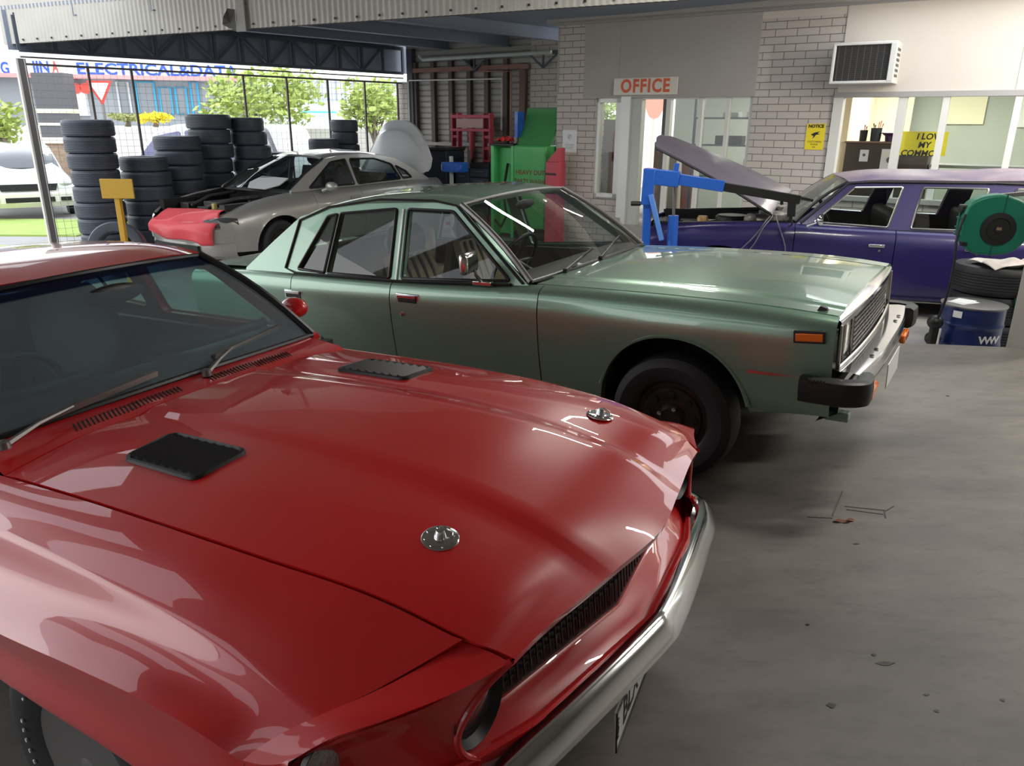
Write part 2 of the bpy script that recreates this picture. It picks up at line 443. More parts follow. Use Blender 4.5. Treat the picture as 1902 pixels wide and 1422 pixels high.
# ------------------------------------------------------------------ ground, slab, workshop shell
def slab_z(x, y): return -.026+.0481*(x+.477)-.0054*(y-2.063)
SN = np.array([-.0481, .0054, 1.0]); SP = np.array([-.477, 2.063, -.026]); LOW = -.17
def concrete(name, c0, c1, c2, scale=1.0, rough=.75, grime=.5):
    m, nt, b = _nt(name); N = nt.nodes; L = nt.links
    tc = N.new('ShaderNodeTexCoord'); mp = N.new('ShaderNodeMapping'); mp.inputs['Scale'].default_value = (.7, 1.6, 1); mp.inputs['Rotation'].default_value = (0, 0, R(33)); L.new(tc.outputs['Object'], mp.inputs[0])
    n1 = N.new('ShaderNodeTexNoise'); n1.inputs['Scale'].default_value = 1.6*scale; n1.inputs['Detail'].default_value = 8; n1.inputs['Roughness'].default_value = .62; L.new(mp.outputs[0], n1.inputs['Vector'])
    r1 = N.new('ShaderNodeValToRGB'); r1.color_ramp.elements[0].position = .32; r1.color_ramp.elements[1].position = .68; r1.color_ramp.elements[0].color = (*c0, 1); r1.color_ramp.elements[1].color = (*c1, 1); L.new(n1.outputs['Fac'], r1.inputs[0])
    n2 = N.new('ShaderNodeTexNoise'); n2.inputs['Scale'].default_value = 9*scale; n2.inputs['Detail'].default_value = 10; n2.inputs['Roughness'].default_value = .7; L.new(mp.outputs[0], n2.inputs['Vector'])
    r2 = N.new('ShaderNodeValToRGB'); r2.color_ramp.elements[0].position = .52; r2.color_ramp.elements[1].position = .72; r2.color_ramp.elements[0].color = (0, 0, 0, 1); r2.color_ramp.elements[1].color = (1, 1, 1, 1); L.new(n2.outputs['Fac'], r2.inputs[0])
    mx = N.new('ShaderNodeMix'); mx.data_type = 'RGBA'; mx.inputs[7].default_value = (*c2, 1); L.new(r1.outputs[0], mx.inputs[6])
    mm = N.new('ShaderNodeMath'); mm.operation = 'MULTIPLY'; mm.inputs[1].default_value = grime; L.new(r2.outputs[0], mm.inputs[0]); L.new(mm.outputs[0], mx.inputs[0])
    L.new(mx.outputs[2], b.inputs['Base Color']); b.inputs['Roughness'].default_value = rough
    bp = N.new('ShaderNodeBump'); bp.inputs['Strength'].default_value = .25; bp.inputs['Distance'].default_value = .004; L.new(n2.outputs['Fac'], bp.inputs['Height']); L.new(bp.outputs[0], b.inputs['Normal'])
    return m
M['slab'] = concrete('stained concrete', (.115, .105, .093), (.205, .190, .168), (.065, .058, .050), 1.0, .55, .45)
M['low_floor'] = concrete('workshop concrete', (.30, .29, .27), (.42, .41, .385), (.20, .19, .175), .8, .7, .4)
M['asphalt'] = mat('road', (.30, .30, .30), .9, noise=(2, .6, (.38, .37, .36)))
M['grass'] = mat('grass', (.26, .40, .08), .95, noise=(5, .7, (.42, .52, .15)), bump=(40, .8))
M['path'] = mat('pale footpath', (.55, .53, .49), .9, noise=(3, .6, (.45, .43, .40)))

# one big sheet of outside ground, then the workshop floor, then the sloping drive
g = MB(); g.add([(-70, -12, -.30), (40, -12, -.30), (40, 90, -.30), (-70, 90, -.30)], [(0, 1, 2, 3)])
struct(g.build('ground', M['asphalt']), 'pale grey road outside the workshop', 'road')
P1 = at_plane(1690, 637, SP, SN); P2 = at_plane(1880, 645, SP, SN)
far = P1+hd(-58)*4.6; xz = SP[0]+(LOW+.012+.026+SN[1]*0-.0054*0)/.0481
f = MB(); f.box((-.8, 8.0, LOW-.06), (13.0, 26, .12)); f.v = f.v
low = MB(); pts = [(-7.5, -4.0), (9.5, -4.0), (9.5, 12.0), (-2.2, 20.0), (-7.2, 11.6)]
low.prism(pts, LOW-.12, LOW, 'z'); struct(low.build('floor', M['low_floor'], smooth=False), 'pale concrete workshop floor', 'floor')
xl = -3.35
def sl(x, y): return (x, y, slab_z(x, y))
top = [(xl, -4.0), (9.4, -4.0), (9.4, P2[1]-.25), (P2[0], P2[1]), (P1[0], P1[1]), (far[0], far[1]), (xl, far[1]+1.2)]
s = MB(); n = len(top); s.add([sl(*p) for p in top]+[(p[0], p[1], LOW-.1) for p in top], [tuple(range(n))]+[(i, n+i, n+(i+1) % n, (i+1) % n) for i in range(n)])
slab = struct(s.build('drive_slab', M['slab'], smooth=False), 'dark stained concrete drive under the red and green cars', 'floor')
def on_slab(px, py, dz=.0015): 
    p = at_plane(px, py, SP, SN); return np.array([p[0], p[1], slab_z(p[0], p[1])+dz])
# scored trench lines, spots and a dry leaf on the slab
k = MB()
for a, b in (((1565, 912), (1546, 958)), ((1546, 962), (1500, 960)), ((1568, 940), (1645, 948)), ((1572, 946), (1640, 955)), ((1643, 950), (1660, 940)), ((1643, 950), (1645, 962))):
    A, B = on_slab(*a), on_slab(*b); k.bar(A, B, .006, .001)
lab(k.build('floor_joint', mat('joint', (.085, .08, .072), .8), slab, smooth=False), 'dark scored joint in the slab')
st = mat('oil stain', (.02, .018, .016), .4)
for (x, y, rx, ry) in ((1644, 1232, .030, .009), (1544, 1310, .014, .010), (1623, 1216, .008, .006), (1500, 1160, .008, .005), (1720, 1290, .010, .004), (1862, 1300, .008, .006), (1760, 735, .012, .008), (1590, 1010, .014, .004), (1740, 1320, .008, .006)):
    p = on_slab(x, y); q = MB(); a0 = random.random()
    q.add([(p[0]+math.cos(t)*rx*(1+.25*math.sin(3*t+a0)), p[1]+math.sin(t)*ry*(1+.2*math.cos(4*t)), slab_z(p[0]+math.cos(t)*rx, p[1]+math.sin(t)*ry)+.0015) for t in np.linspace(0, 2*PI, 16, endpoint=False)], [tuple(range(16))])
    q.build('oil_stain', st, slab, smooth=False)
lf = MB(); p = on_slab(1568, 968, .004)
for k_ in range(3):
    c = p+np.array([(k_-1)*.028, random.uniform(-.008, .008), 0]); a = random.random()*3
    lf.add([tuple(c+np.array([math.cos(t+a)*.022, math.sin(t+a)*.012, .004*math.sin(2*t)])) for t in np.linspace(0, 2*PI, 10, endpoint=False)], [tuple(range(10))])
tag(lf.build('dry_leaf', mat('dry leaf', (.16, .065, .035), .8)), 'crumpled reddish brown dry leaf lying on the grey concrete', 'leaf')

# ------------------------------------------------------------------ office wall (local frame: x along the wall to the right, y into the office, z up)
W0 = at_depth(1480, 236, 11.0); W0[2] = 0
EX = np.array([.8368, -.5475, 0]); IN = np.array([.5475, .8368, 0])
WM = Matrix(((EX[0], IN[0], 0, W0[0]), (EX[1], IN[1], 0, W0[1]), (0, 0, 1, 0), (0, 0, 0, 1)))
def WL(px, py, yl=0):
    p = at_plane(px, py, W0+IN*yl, IN); return float((p-W0)@EX), float(p[2])
def brick_mat(name, c1, c2, mort, bw=.285, bh=.095, ms=.011, vert='x'):
    m, nt, b = _nt(name); N = nt.nodes; L = nt.links
    tc = N.new('ShaderNodeTexCoord'); sp = N.new('ShaderNodeSeparateXYZ'); L.new(tc.outputs['Object'], sp.inputs[0])
    cb = N.new('ShaderNodeCombineXYZ'); 
    ad = N.new('ShaderNodeMath'); ad.operation = 'ADD'; L.new(sp.outputs[0], ad.inputs[0]); L.new(sp.outputs[1], ad.inputs[1])
    L.new(ad.outputs[0], cb.inputs[0]); L.new(sp.outputs[2], cb.inputs[1])
    br = N.new('ShaderNodeTexBrick'); L.new(cb.outputs[0], br.inputs['Vector']); br.inputs['Scale'].default_value = 1.0
    br.inputs['Brick Width'].default_value = bw; br.inputs['Row Height'].default_value = bh; br.inputs['Mortar Size'].default_value = ms*.5; br.inputs['Mortar Smooth'].default_value = .2; br.inputs['Bias'].default_value = 0
    br.inputs['Color1'].default_value = (*c1, 1); br.inputs['Color2'].default_value = (*c2, 1); br.inputs['Mortar'].default_value = (*mort, 1)
    L.new(br.outputs['Color'], b.inputs['Base Color']); b.inputs['Roughness'].default_value = .7
    bp = N.new('ShaderNodeBump'); bp.inputs['Strength'].default_value = .6; bp.inputs['Distance'].default_value = .006; bp.invert = True; L.new(br.outputs['Fac'], bp.inputs['Height']); L.new(bp.outputs[0], b.inputs['Normal'])
    return m
M['brick'] = brick_mat('painted cream brick', (.56, .51, .46), (.52, .475, .43), (.20, .18, .165))
M['panel_beige'] = mat('beige wall sheet', (.40, .375, .335), .7, noise=(1.5, .6, (.44, .42, .385)))
M['plaster'] = mat('cream render', (.66, .61, .545), .7, noise=(1.2, .6, (.62, .57, .51)))
M['soffit'] = mat('grey beige soffit', (.42, .395, .355), .7)
M['frame_white'] = mat('white painted frame', (.70, .70, .66), .45)
M['frame_alu'] = mat('aluminium frame', (.62, .63, .61), .4, .3)
M['frame_grey'] = mat('grey window head', (.36, .35, .34), .5)
M['cream_wall'] = mat('cream office wall', (.72, .63, .46), .8)
M['office_grey'] = mat('grey green office wall', (.42, .46, .42), .8)
M['dark_cabinet'] = mat('dark brown cabinet', (.045, .035, .030), .5)
def wbox(mb, x0, x1, y0, y1, z0, z1, mi=0): return mb.box(((x0+x1)/2, (y0+y1)/2, (z0+z1)/2), (x1-x0, y1-y0, z1-z0), mi=mi)
wall = bpy.data.objects.new('wall_office', None); C.objects.link(wall); wall.matrix_world = WM; struct(wall, 'cream brick office front wall', 'wall')
ZT = 3.20
# piers and brickwork
b = MB(); wbox(b, -3.80, -3.10, -.02, .30, LOW, 2.10); wbox(b, -3.80, -3.33, -.02, .30, 2.10, ZT)
b.build('brick_pier', M['brick'], wall, smooth=False)
b = MB(); wbox(b, -.64, .47, -.0, .25, LOW, 3.10); b.build('brick_panel', M['brick'], wall, smooth=False)
b = MB(); wbox(b, -3.12, -2.68, .02, .22, LOW, .60); b.build('brick_dwarf_wall', M['brick'], wall, smooth=False)
b = MB(); wbox(b, .47, 4.6, .0, .25, LOW, .80); b.build('brick_sill_wall', M['brick'], wall, smooth=False)
b = MB(); wbox(b, -3.34, -.62, -.015, .12, 2.10, ZT); wbox(b, -2.725, -2.715, -.018, 0, 2.14, ZT, 1); b.build('sheet_panel', [M['panel_beige'], M['frame_grey']], wall, smooth=False)
b = MB(); wbox(b, .47, 5.2, -.015, .25, 2.13, ZT); wbox(b, 2.46, 2.466, -.018, 0, 2.14, ZT, 1); wbox(b, -.62, .5, -.004, .25, 3.08, ZT); b.build('render_panel', [M['plaster'], M['frame_grey']], wall, smooth=False)
b = MB(); wbox(b, -3.85, 5.4, -.30, .05, 3.20, 3.36); wbox(b, -3.85, 5.4, -.32, -.27, 3.19, 3.50); wbox(b, -3.85, 5.4, -.06, .02, 3.17, 3.22, 1); b.build('eaves_board', [M['soffit'], M['frame_grey']], wall, smooth=False)
b = MB(); wbox(b, -3.80, -3.79+.012, -.03, .0, 2.2, 3.15); b.build('pier_crack', M['frame_grey'], wall, smooth=False)
# entry step and office floor
def room(o, lbl): o.matrix_world = WM; return struct(o, lbl)
b = MB(); wbox(b, -3.75, 5.3, .26, 4.6, LOW, .20); room(b.build('floor_office', M['low_floor'], None, smooth=False), 'raised office floor')
b = MB(); wbox(b, -2.68, -.62, -.02, .26, LOW, .20); b.build('door_step', M['low_floor'], wall, smooth=False)
# left slim window with door column
wn = bpy.data.objects.new('window_1', None); C.objects.link(wn); wn.parent = wall; wn['kind'] = 'structure'
fr = MB()
for x0, x1 in ((-3.12, -3.045), (-2.76, -2.66)): wbox(fr, x0, x1, .02, .14, .58, 2.10)
wbox(fr, -3.12, -2.66, .02, .14, .56, .66); wbox(fr, -3.12, -2.66, .02, .14, 2.04, 2.12); fr.build('window_frame', M['frame_alu'], wn, smooth=False)
g = MB(); g.add([(-3.05, .07, .65), (-2.75, .07, .65), (-2.75, .07, 2.05), (-3.05, .07, 2.05)], [(0, 1, 2, 3)]); g.build('window_glass', M['glass_office'], wn)
cl = MB(); wbox(cl, -2.66, -2.50, -.03, .12, .20, 2.12); wbox(cl, -2.50, -2.33, .02, .16, .20, 2.10, 1); wbox(cl, -2.69, -2.58, -.05, .02, .20, .30, 2); cl.build('door_column', [M['frame_alu'], mat('pale green grey post', (.50, .53, .48), .5), M['soffit']], wall, smooth=False)
# doorway and sliding glass
d = bpy.data.objects.new('door_1', None); C.objects.link(d); d.parent = wall; d['kind'] = 'structure'
fr = MB()
for x, w in ((-1.90, .07), (-1.40, .055), (-1.0, .05), (-.66, .05)): wbox(fr, x-w/2, x+w/2, .02, .12, .20, 2.10)
wbox(fr, -2.33, -.63, .02, .12, 2.08, 2.14); wbox(fr, -1.92, -.63, .02, .12, .20, .30); fr.build('door_frame', M['frame_white'], d, smooth=False)
fr = MB(); wbox(fr, -1.99, -1.93, .03, .11, .20, 2.10); fr.build('door_jamb', mat('brown jamb', (.10, .085, .075), .5), d, smooth=False)
for x0, x1 in ((-1.86, -1.43), (-1.37, -1.03), (-.975, -.69)):
    g = MB(); g.add([(x0, .07, .30), (x1, .07, .30), (x1, .07, 2.08), (x0, .07, 2.08)], [(0, 1, 2, 3)]); g.build('door_glass', M['glass_office'], d)
# right window band
wn = bpy.data.objects.new('window_2', None); C.objects.link(wn); wn.parent = wall; wn['kind'] = 'structure'
fr = MB(); wbox(fr, .44, .56, -.03, .14, .20, 2.12)
for x, w in ((1.27, .10), (1.76, .075), (2.52, .07), (3.3, .07), (4.1, .07), (4.6, .1)): wbox(fr, x-w/2, x+w/2, -.01, .10, .80, 2.10)
fr.build('window_frame', M['frame_white'], wn, smooth=False)
fr = MB(); wbox(fr, .44, 4.7, -.035, .12, 2.07, 2.135); wbox(fr, .44, 4.7, -.06, .12, .76, .82); fr.build('window_head', M['frame_grey'], wn, smooth=False)
for x0, x1 in ((1.32, 1.72), (1.80, 2.48), (2.56, 3.26), (3.34, 4.06), (4.14, 4.55)):
    g = MB(); g.add([(x0, .05, .82), (x1, .05, .82), (x1, .05, 2.07), (x0, .05, 2.07)], [(0, 1, 2, 3)]); g.build('window_glass', M['glass_office'], wn)
# office interior shell
b = MB(); wbox(b, -3.75, 5.2, .12, 4.6, 2.62, 2.70); room(b.build('ceiling_office', M['white'], None, smooth=False), 'white office ceiling')
b = MB(); wbox(b, -3.15, 5.2, 3.4, 3.5, .2, 2.62); room(b.build('wall_office_back', M['office_grey'], None, smooth=False), 'grey green back wall of the office')
b = MB(); wbox(b, -3.75, -3.65, .32, 2.3, .2, 1.80); room(b.build('wall_office_left', M['dark_cabinet'], None, smooth=False), 'dark end wall of the office')
b = MB(); wbox(b, 5.1, 5.2, .32, 3.4, .2, 2.62); room(b.build('wall_office_right', M['office_grey'], None, smooth=False), 'right end wall of the office')
b = MB(); wbox(b, .42, .50, .9, 3.4, .2, 2.62); room(b.build('wall_office_partition', M['cream_wall'], None, smooth=False), 'cream partition in the office')
b = MB(); wbox(b, .50, 1.05, 2.9, 2.98, .2, 2.62); room(b.build('wall_office_cream', M['cream_wall'], None, smooth=False), 'cream nib wall in the office')
struct(wall)
# ------------------------------------------------------------------ back wall of horizontal cladding, left of the office
C0 = at_depth(752, 232, 16.5); C0[2] = 0
BM = Matrix(((EX[0], IN[0], 0, C0[0]), (EX[1], IN[1], 0, C0[1]), (0, 0, 1, 0), (0, 0, 0, 1)))
back = bpy.data.objects.new('wall_back', None); C.objects.link(back); back.matrix_world = BM; struct(back, 'grey horizontal metal cladding on the back wall', 'wall')
M['cladding'] = mat('weathered grey cladding', (.40, .385, .36), .55, .2, noise=(3, .6, (.33, .31, .29)))
prof = []; z = LOW
while z < 3.3: prof += [(0.0, z), (.0, z+.075), (.022, z+.085), (.022, z+.095)]; z += .105
P = np.array([[(x, y, zz) for y, zz in prof] for x in (.10, 3.05)]); c = MB(); c.grid(P); c.build('cladding', M['cladding'], back, sharp=20)
b = MB(); wbox(b, 3.05, 3.75, -.02, .2, LOW, 3.3); wbox(b, -.10, .16, -.05, .2, LOW, 2.5); b.build('brick_return', M['brick'], back, smooth=False)
M['stud'] = mat('brown painted stud', (.10, .075, .07), .6)
for x in (.36, .82, 1.26, 1.70, 2.11, 2.54):
    s = MB(); wbox(s, x-.045, x+.045, -.09, 0, LOW, 2.85); s.build('wall_stud', M['stud'], back, smooth=False)
s = MB(); wbox(s, .20, .34, -.12, .02, LOW, 3.1); s.build('corner_post', mat('dark corner post', (.09, .09, .11), .6), back, smooth=False)
s = MB(); wbox(s, 2.86, 2.98, -.10, 0, LOW, 2.75); s.build('end_post', mat('rusty brown post', (.16, .08, .06), .6), back, smooth=False)
s = MB(); wbox(s, .3, 3.05, -.11, -.05, 2.66, 2.74); s.build('wall_plate', mat('red brown rail', (.28, .14, .11), .6), back, smooth=False)
s = MB(); wbox(s, .3, 3.05, -.10, -.06, 1.30, 1.36); s.build('wall_rail', M['cladding'], back, smooth=False)
pipe = MB(); pipe.tube([(.62, -.22, 2.96), (.70, -.22, 2.885), (3.6, -.22, 2.90)], .035, 10); tag(pipe.build('water_pipe', mat('pale green grey pipe', (.52, .56, .54), .5), None), 'long pale pipe high along the back wall cladding', 'pipe'); bpy.data.objects['water_pipe'].matrix_world = BM
pipe = MB(); pipe.tube([(.25, -.14, 1.3), (.25, -.14, 2.50), (.28, -.14, 2.52), (2.5, -.14, 2.50), (2.5, -.14, 1.6)], .014, 8); o = tag(pipe.build('conduit', M['white']), 'thin white conduit running over the back wall studs', 'conduit'); o.matrix_world = BM
pipe = MB(); pipe.tube([(2.72, -.16, .6), (2.72, -.16, 2.62), (2.0, -.16, 2.64)], .018, 8); o = tag(pipe.build('copper_pipe', mat('reddish pipe', (.38, .16, .13), .5)), 'thin reddish pipe rising beside the brown end post', 'pipe'); o.matrix_world = BM
def truss(name, length, z0, z1, n, m, parent, r=.022, y=0.0, sheet=None):
    t = MB(); t.bar((0, y, z0), (length, y, z0), .06, .05); t.bar((0, y, z1), (length, y, z1), .07, .06)
    for i in range(n+1):
        x = length*i/n; t.bar((x, y, z0), (x, y, z1), r*1.6, r*1.6)
        if i < n and i % 2 == 0: t.bar((x, y, z0), (x+length/n, y, z1), r*1.3, r*1.3); t.bar((x, y, z0), (x-length/n if i else 0, y, z1), r*1.3, r*1.3)
    return t.build(name, m, parent, smooth=False)
M['steel_dark'] = mat('dark blue grey steel', (.07, .085, .115), .5, .2)
M['steel_grey'] = mat('blue grey painted sheet', (.22, .26, .33), .55)
s = MB(); 
for x in (1.9, 3.4): 
    for q in (-.28, 0, .28): s.bar((x, -.16, 2.66), (x+q, -.16, 2.88), .03, .03)
s.bar((1.4, -.16, 2.89), (3.75, -.16, 2.90), .05, .05); s.build('wall_truss', M['steel_dark'], back, smooth=False)
# ------------------------------------------------------------------ mesh fence side with its girder
F0 = at_depth(60, 226, 11.8); F0[2] = 0
FD = (C0-F0); FL_ = float(np.linalg.norm(FD)); FD = FD/FL_; FNV = np.array([-FD[1], FD[0], 0])
FM = Matrix(((FD[0], FNV[0], 0, F0[0]), (FD[1], FNV[1], 0, F0[1]), (0, 0, 1, 0), (0, 0, 0, 1)))
fence = thing('mesh_fence', 'tall steel mesh screen between the workshop and the street', 'fence', mtx=FM)
M['post_brown'] = mat('grey brown steel post', (.125, .108, .105), .5)
M['post_pale'] = mat('pale flaking post face', (.62, .60, .55), .6)
po = MB(); po.box((.0, 0, 1.19), (.10, .10, 2.72), mi=0); po.box((-.062, .0, 1.19), (.025, .10, 2.72), mi=1); po.box((.03, -.056, 1.19), (.012, .012, 2.72), mi=1)
po.build('corner_post', [M['post_brown'], M['post_pale']], fence, smooth=False)
for x in (.87, 1.50, 3.34, 4.16, 5.0, 5.82, 6.60):
    u = MB(); u.box((x, 0, 1.15), (.032, .032, 2.66)); u.build('fence_upright', M['post_brown'], fence, smooth=False)
r_ = MB(); r_.box((FL_/2, 0, 2.48), (FL_, .03, .030)); r_.build('fence_rail', M['post_brown'], fence, smooth=False)
r_ = MB(); r_.box((FL_/2, 0, 2.575), (FL_, .03, .022)); r_.build('fence_rail', M['post_brown'], fence, smooth=False)
w = MB()
for x in np.arange(.08, FL_, .10): w.box((x, 0, 1.18), (.0035, .0035, 2.6))
for z in np.arange(LOW+.1, 2.46, .10): w.box((FL_/2, 0, z), (FL_, .0035, .0035))
w.build('wire_mesh', mat('galvanised wire', (.30, .31, .33), .5, .4), fence, smooth=False)
gd = bpy.data.objects.new('girder_fence', None); C.objects.link(gd); gd.matrix_world = FM; struct(gd, 'dark steel girder along the top of the mesh screen', 'beam')
truss('girder', FL_, 2.665, 3.12, 14, M['steel_dark'], gd, .028)
s = MB(); s.box((FL_/2+.15, .14, 2.93), (FL_+.5, .02, .52)); s.build('girder_sheet', M['steel_grey'], gd, smooth=False)
# ------------------------------------------------------------------ workshop roof, beams, corrugated fascia
FA = hd(114.3); FAN = np.array([-FA[1], FA[0], 0])           # fascia direction, from the corner post to the office
q0 = F0-FA*.30; q1 = F0+FA*11.2
rf = MB(); zr = 3.22
rf.add([(q0[0], q0[1], zr), (q1[0], q1[1], zr), (*(W0+EX*.5)[:2], zr+.1), (*(C0+EX*3.9+IN*.3)[:2], zr+.05), (*(C0+FNV*.3)[:2], zr), (*(F0+FNV*.3)[:2], zr)], [(0, 1, 2, 3, 4, 5)])
struct(rf.build('ceiling', M['steel_grey'], smooth=False, solid=.05), 'blue grey sheet roof underside of the workshop', 'ceiling')
for k_, (off, z) in enumerate(((1.15, 3.06), (2.5, 3.05), (3.9, 3.05))):
    a = F0-FNV*off+FD*(-.2 if k_ == 0 else .6*k_*.0); b_ = a+FD*(FL_+off*.12); a = np.array([a[0], a[1], z]); b_ = np.array([b_[0], b_[1], z])
    # start at the fascia line
    t0 = ((F0-a)@FAN)/(FD@FAN); a2 = a+FD*max(t0, 0)
    t1 = ((C0-a)@IN)/(FD@IN); b2 = a+FD*t1
    bm_ = MB(); bm_.bar(a2, b2, .12, .012, mi=0); bm_.bar(a2+[0, 0, .10], b2+[0, 0, .10], .012, .2); bm_.bar(a2+[0, 0, .2], b2+[0, 0, .2], .12, .012)
    struct(bm_.build('beam_%d' % (k_+1), M['steel_grey'], smooth=False), 'blue grey steel roof beam', 'beam')
M['corrugated'] = mat('cream corrugated steel', (.60, .585, .53), .55, .1, noise=(2.5, .6, (.52, .50, .45)))
xs_ = np.arange(0, 11.4, .019); FH = 1.0
rows = [[q0+FA*x+FAN*(.012*math.sin(2*PI*x/.076))+np.array([0, 0, 2.745+.0075*x+z]) for z in (0, FH)] for x in xs_]
fs_ = MB(); fs_.grid(np.array(rows)); fo = struct(fs_.build('fascia', M['corrugated'], sharp=80), 'cream corrugated metal fascia across the top', 'fascia')
s = MB()
for x in np.arange(.45, 11.2, .31):
    p = q0+FA*x-FAN*.014; s.lathe([(0, 0), (.011, .002), (.012, .008)], (0, 0, 0), 'x', 8); 
fx_ = MB()
for x in np.arange(.45, 11.2, .30): 
    p = q0+FA*x-FAN*.016+np.array([0, 0, 2.79+.0075*x]); fx_.box(p, (.022, .014, .022), rz=R(-24.3))
fx_.build('fascia_fixing', M['black'], fo, smooth=False)
a = q0+FAN*.05+np.array([0, 0, 2.79]); b_ = q1+FAN*.05+np.array([0, 0, 2.88]); t = MB(); t.bar(a, b_, .06, .09); t.build('fascia_beam', mat('rusty brown edge beam', (.13, .095, .085), .7), fo, smooth=False)
# torn flap and a strap on the fascia
p = at_plane(443, 25, F0-FAN*.05, FAN); q = MB()
q.prism([(-.05, -.20), (.10, -.20), (.10, .6), (-.02, .6), (-.02, -.05)], -.012, .012, 'y'); q.xf(Matrix(((FA[0], FAN[0], 0, p[0]), (FA[1], FAN[1], 0, p[1]), (0, 0, 1, p[2]), (0, 0, 0, 1)))); q.build('fascia_joint_strip', mat('grey joint strip', (.33, .32, .30), .6), fo, smooth=False)
p = at_plane(428, 42, F0-FAN*.06, FAN); q = MB()
q.add([(.0, 0, 0), (.09, 0, .14), (.02, -.05, .15), (-.02, -.09, .05), (-.10, -.03, -.02), (-.02, -.01, -.06), (.08, 0, -.09)], [(0, 1, 2), (0, 2, 3), (0, 3, 4), (0, 4, 5), (0, 5, 6), (0, 6, 1)]); q.xf(Matrix(((FA[0], FAN[0], 0, p[0]), (FA[1], FAN[1], 0, p[1]), (0, 0, 1, p[2]), (0, 0, 0, 1)))); q.build('torn_edge', mat('torn dark sheet', (.12, .115, .11), .7), fo, smooth=False)
# ------------------------------------------------------------------ canopy over the drive (above and behind the camera) and the walls out of view on that side
M['canopy'] = mat('canopy underside', (.30, .285, .26), .7)
cn = MB(); cz = 3.62
A_ = q0-FAN*.02; B_ = q1-FAN*.02
cn.add([(A_[0]+2.2, A_[1]-.99, cz), (B_[0], B_[1], cz), (9.5, 6.2, cz), (9.5, -4.5, cz), (-3.0, -4.5, cz)], [(0, 1, 2, 3, 4)])
struct(cn.build('ceiling_canopy', M['canopy'], smooth=False, solid=.04), 'canopy roof over the drive', 'ceiling')
for i_, (y, w_) in enumerate(((-2.6, .8), (-.9, .55), (.7, .8), (2.2, .5), (3.6, .8), (5.1, .55), (6.5, .8), (8.0, .5))):
    s = MB(); x0_ = -9.0; s.bar((x0_, y+.8, cz), (-2.6, y+.1, cz), w_, .03); struct(s.build('ceiling_sheet_%d' % (i_+1), M['canopy'], smooth=False), 'separate roof sheet at the open end of the canopy', 'ceiling')
m_, nt_, b__ = _nt('translucent roof sheet'); nt_.nodes.remove(b__); tr_ = nt_.nodes.new('ShaderNodeBsdfTranslucent'); tr_.inputs[0].default_value = (.50, .51, .52, 1); nt_.links.new(tr_.outputs[0], nt_.nodes['Material Output'].inputs[0])
s = MB(); s.add([(-9.2, -4.4, cz+.06), (-2.6, -4.4, cz+.06), (-2.6, 9.3, cz+.06), (-9.2, 9.3, cz+.06)], [(0, 1, 2, 3)]); struct(s.build('ceiling_skylight', m_, smooth=False), 'translucent sheeting over the open end of the canopy', 'ceiling')
for i_, y in enumerate((-1.0, 1.6, 4.2, 6.6)):
    b = MB(); b.bar((-3.4, y+.9, cz-.12), (9.4, y-.9, cz-.12), .10, .22); struct(b.build('beam_%d' % (i_+5), M['canopy'], smooth=False), 'canopy beam', 'beam')
b = MB(); b.box((9.5, 2.0, 1.7), (.15, 14, 3.9)); struct(b.build('wall_right', M['soffit'], smooth=False), 'plain wall at the right end', 'wall')
b = MB(); b.box((.4, -4.5, 1.7), (18.4, .15, 3.9)); struct(b.build('wall_rear', M['soffit'], smooth=False), 'plain wall behind the drive', 'wall')
# post at the right edge of the drive
b = MB(); pp = P2+np.array([.14, -.02, 0]); b.box((pp[0]+.10, pp[1]+.06, 1.75), (.42, .30, 3.7), rz=R(-57)+R(90)); struct(b.build('pillar_right', mat('grey painted pillar', (.34, .325, .30), .7), smooth=False, bevel=.01), 'grey pillar at the edge of the drive', 'pillar')
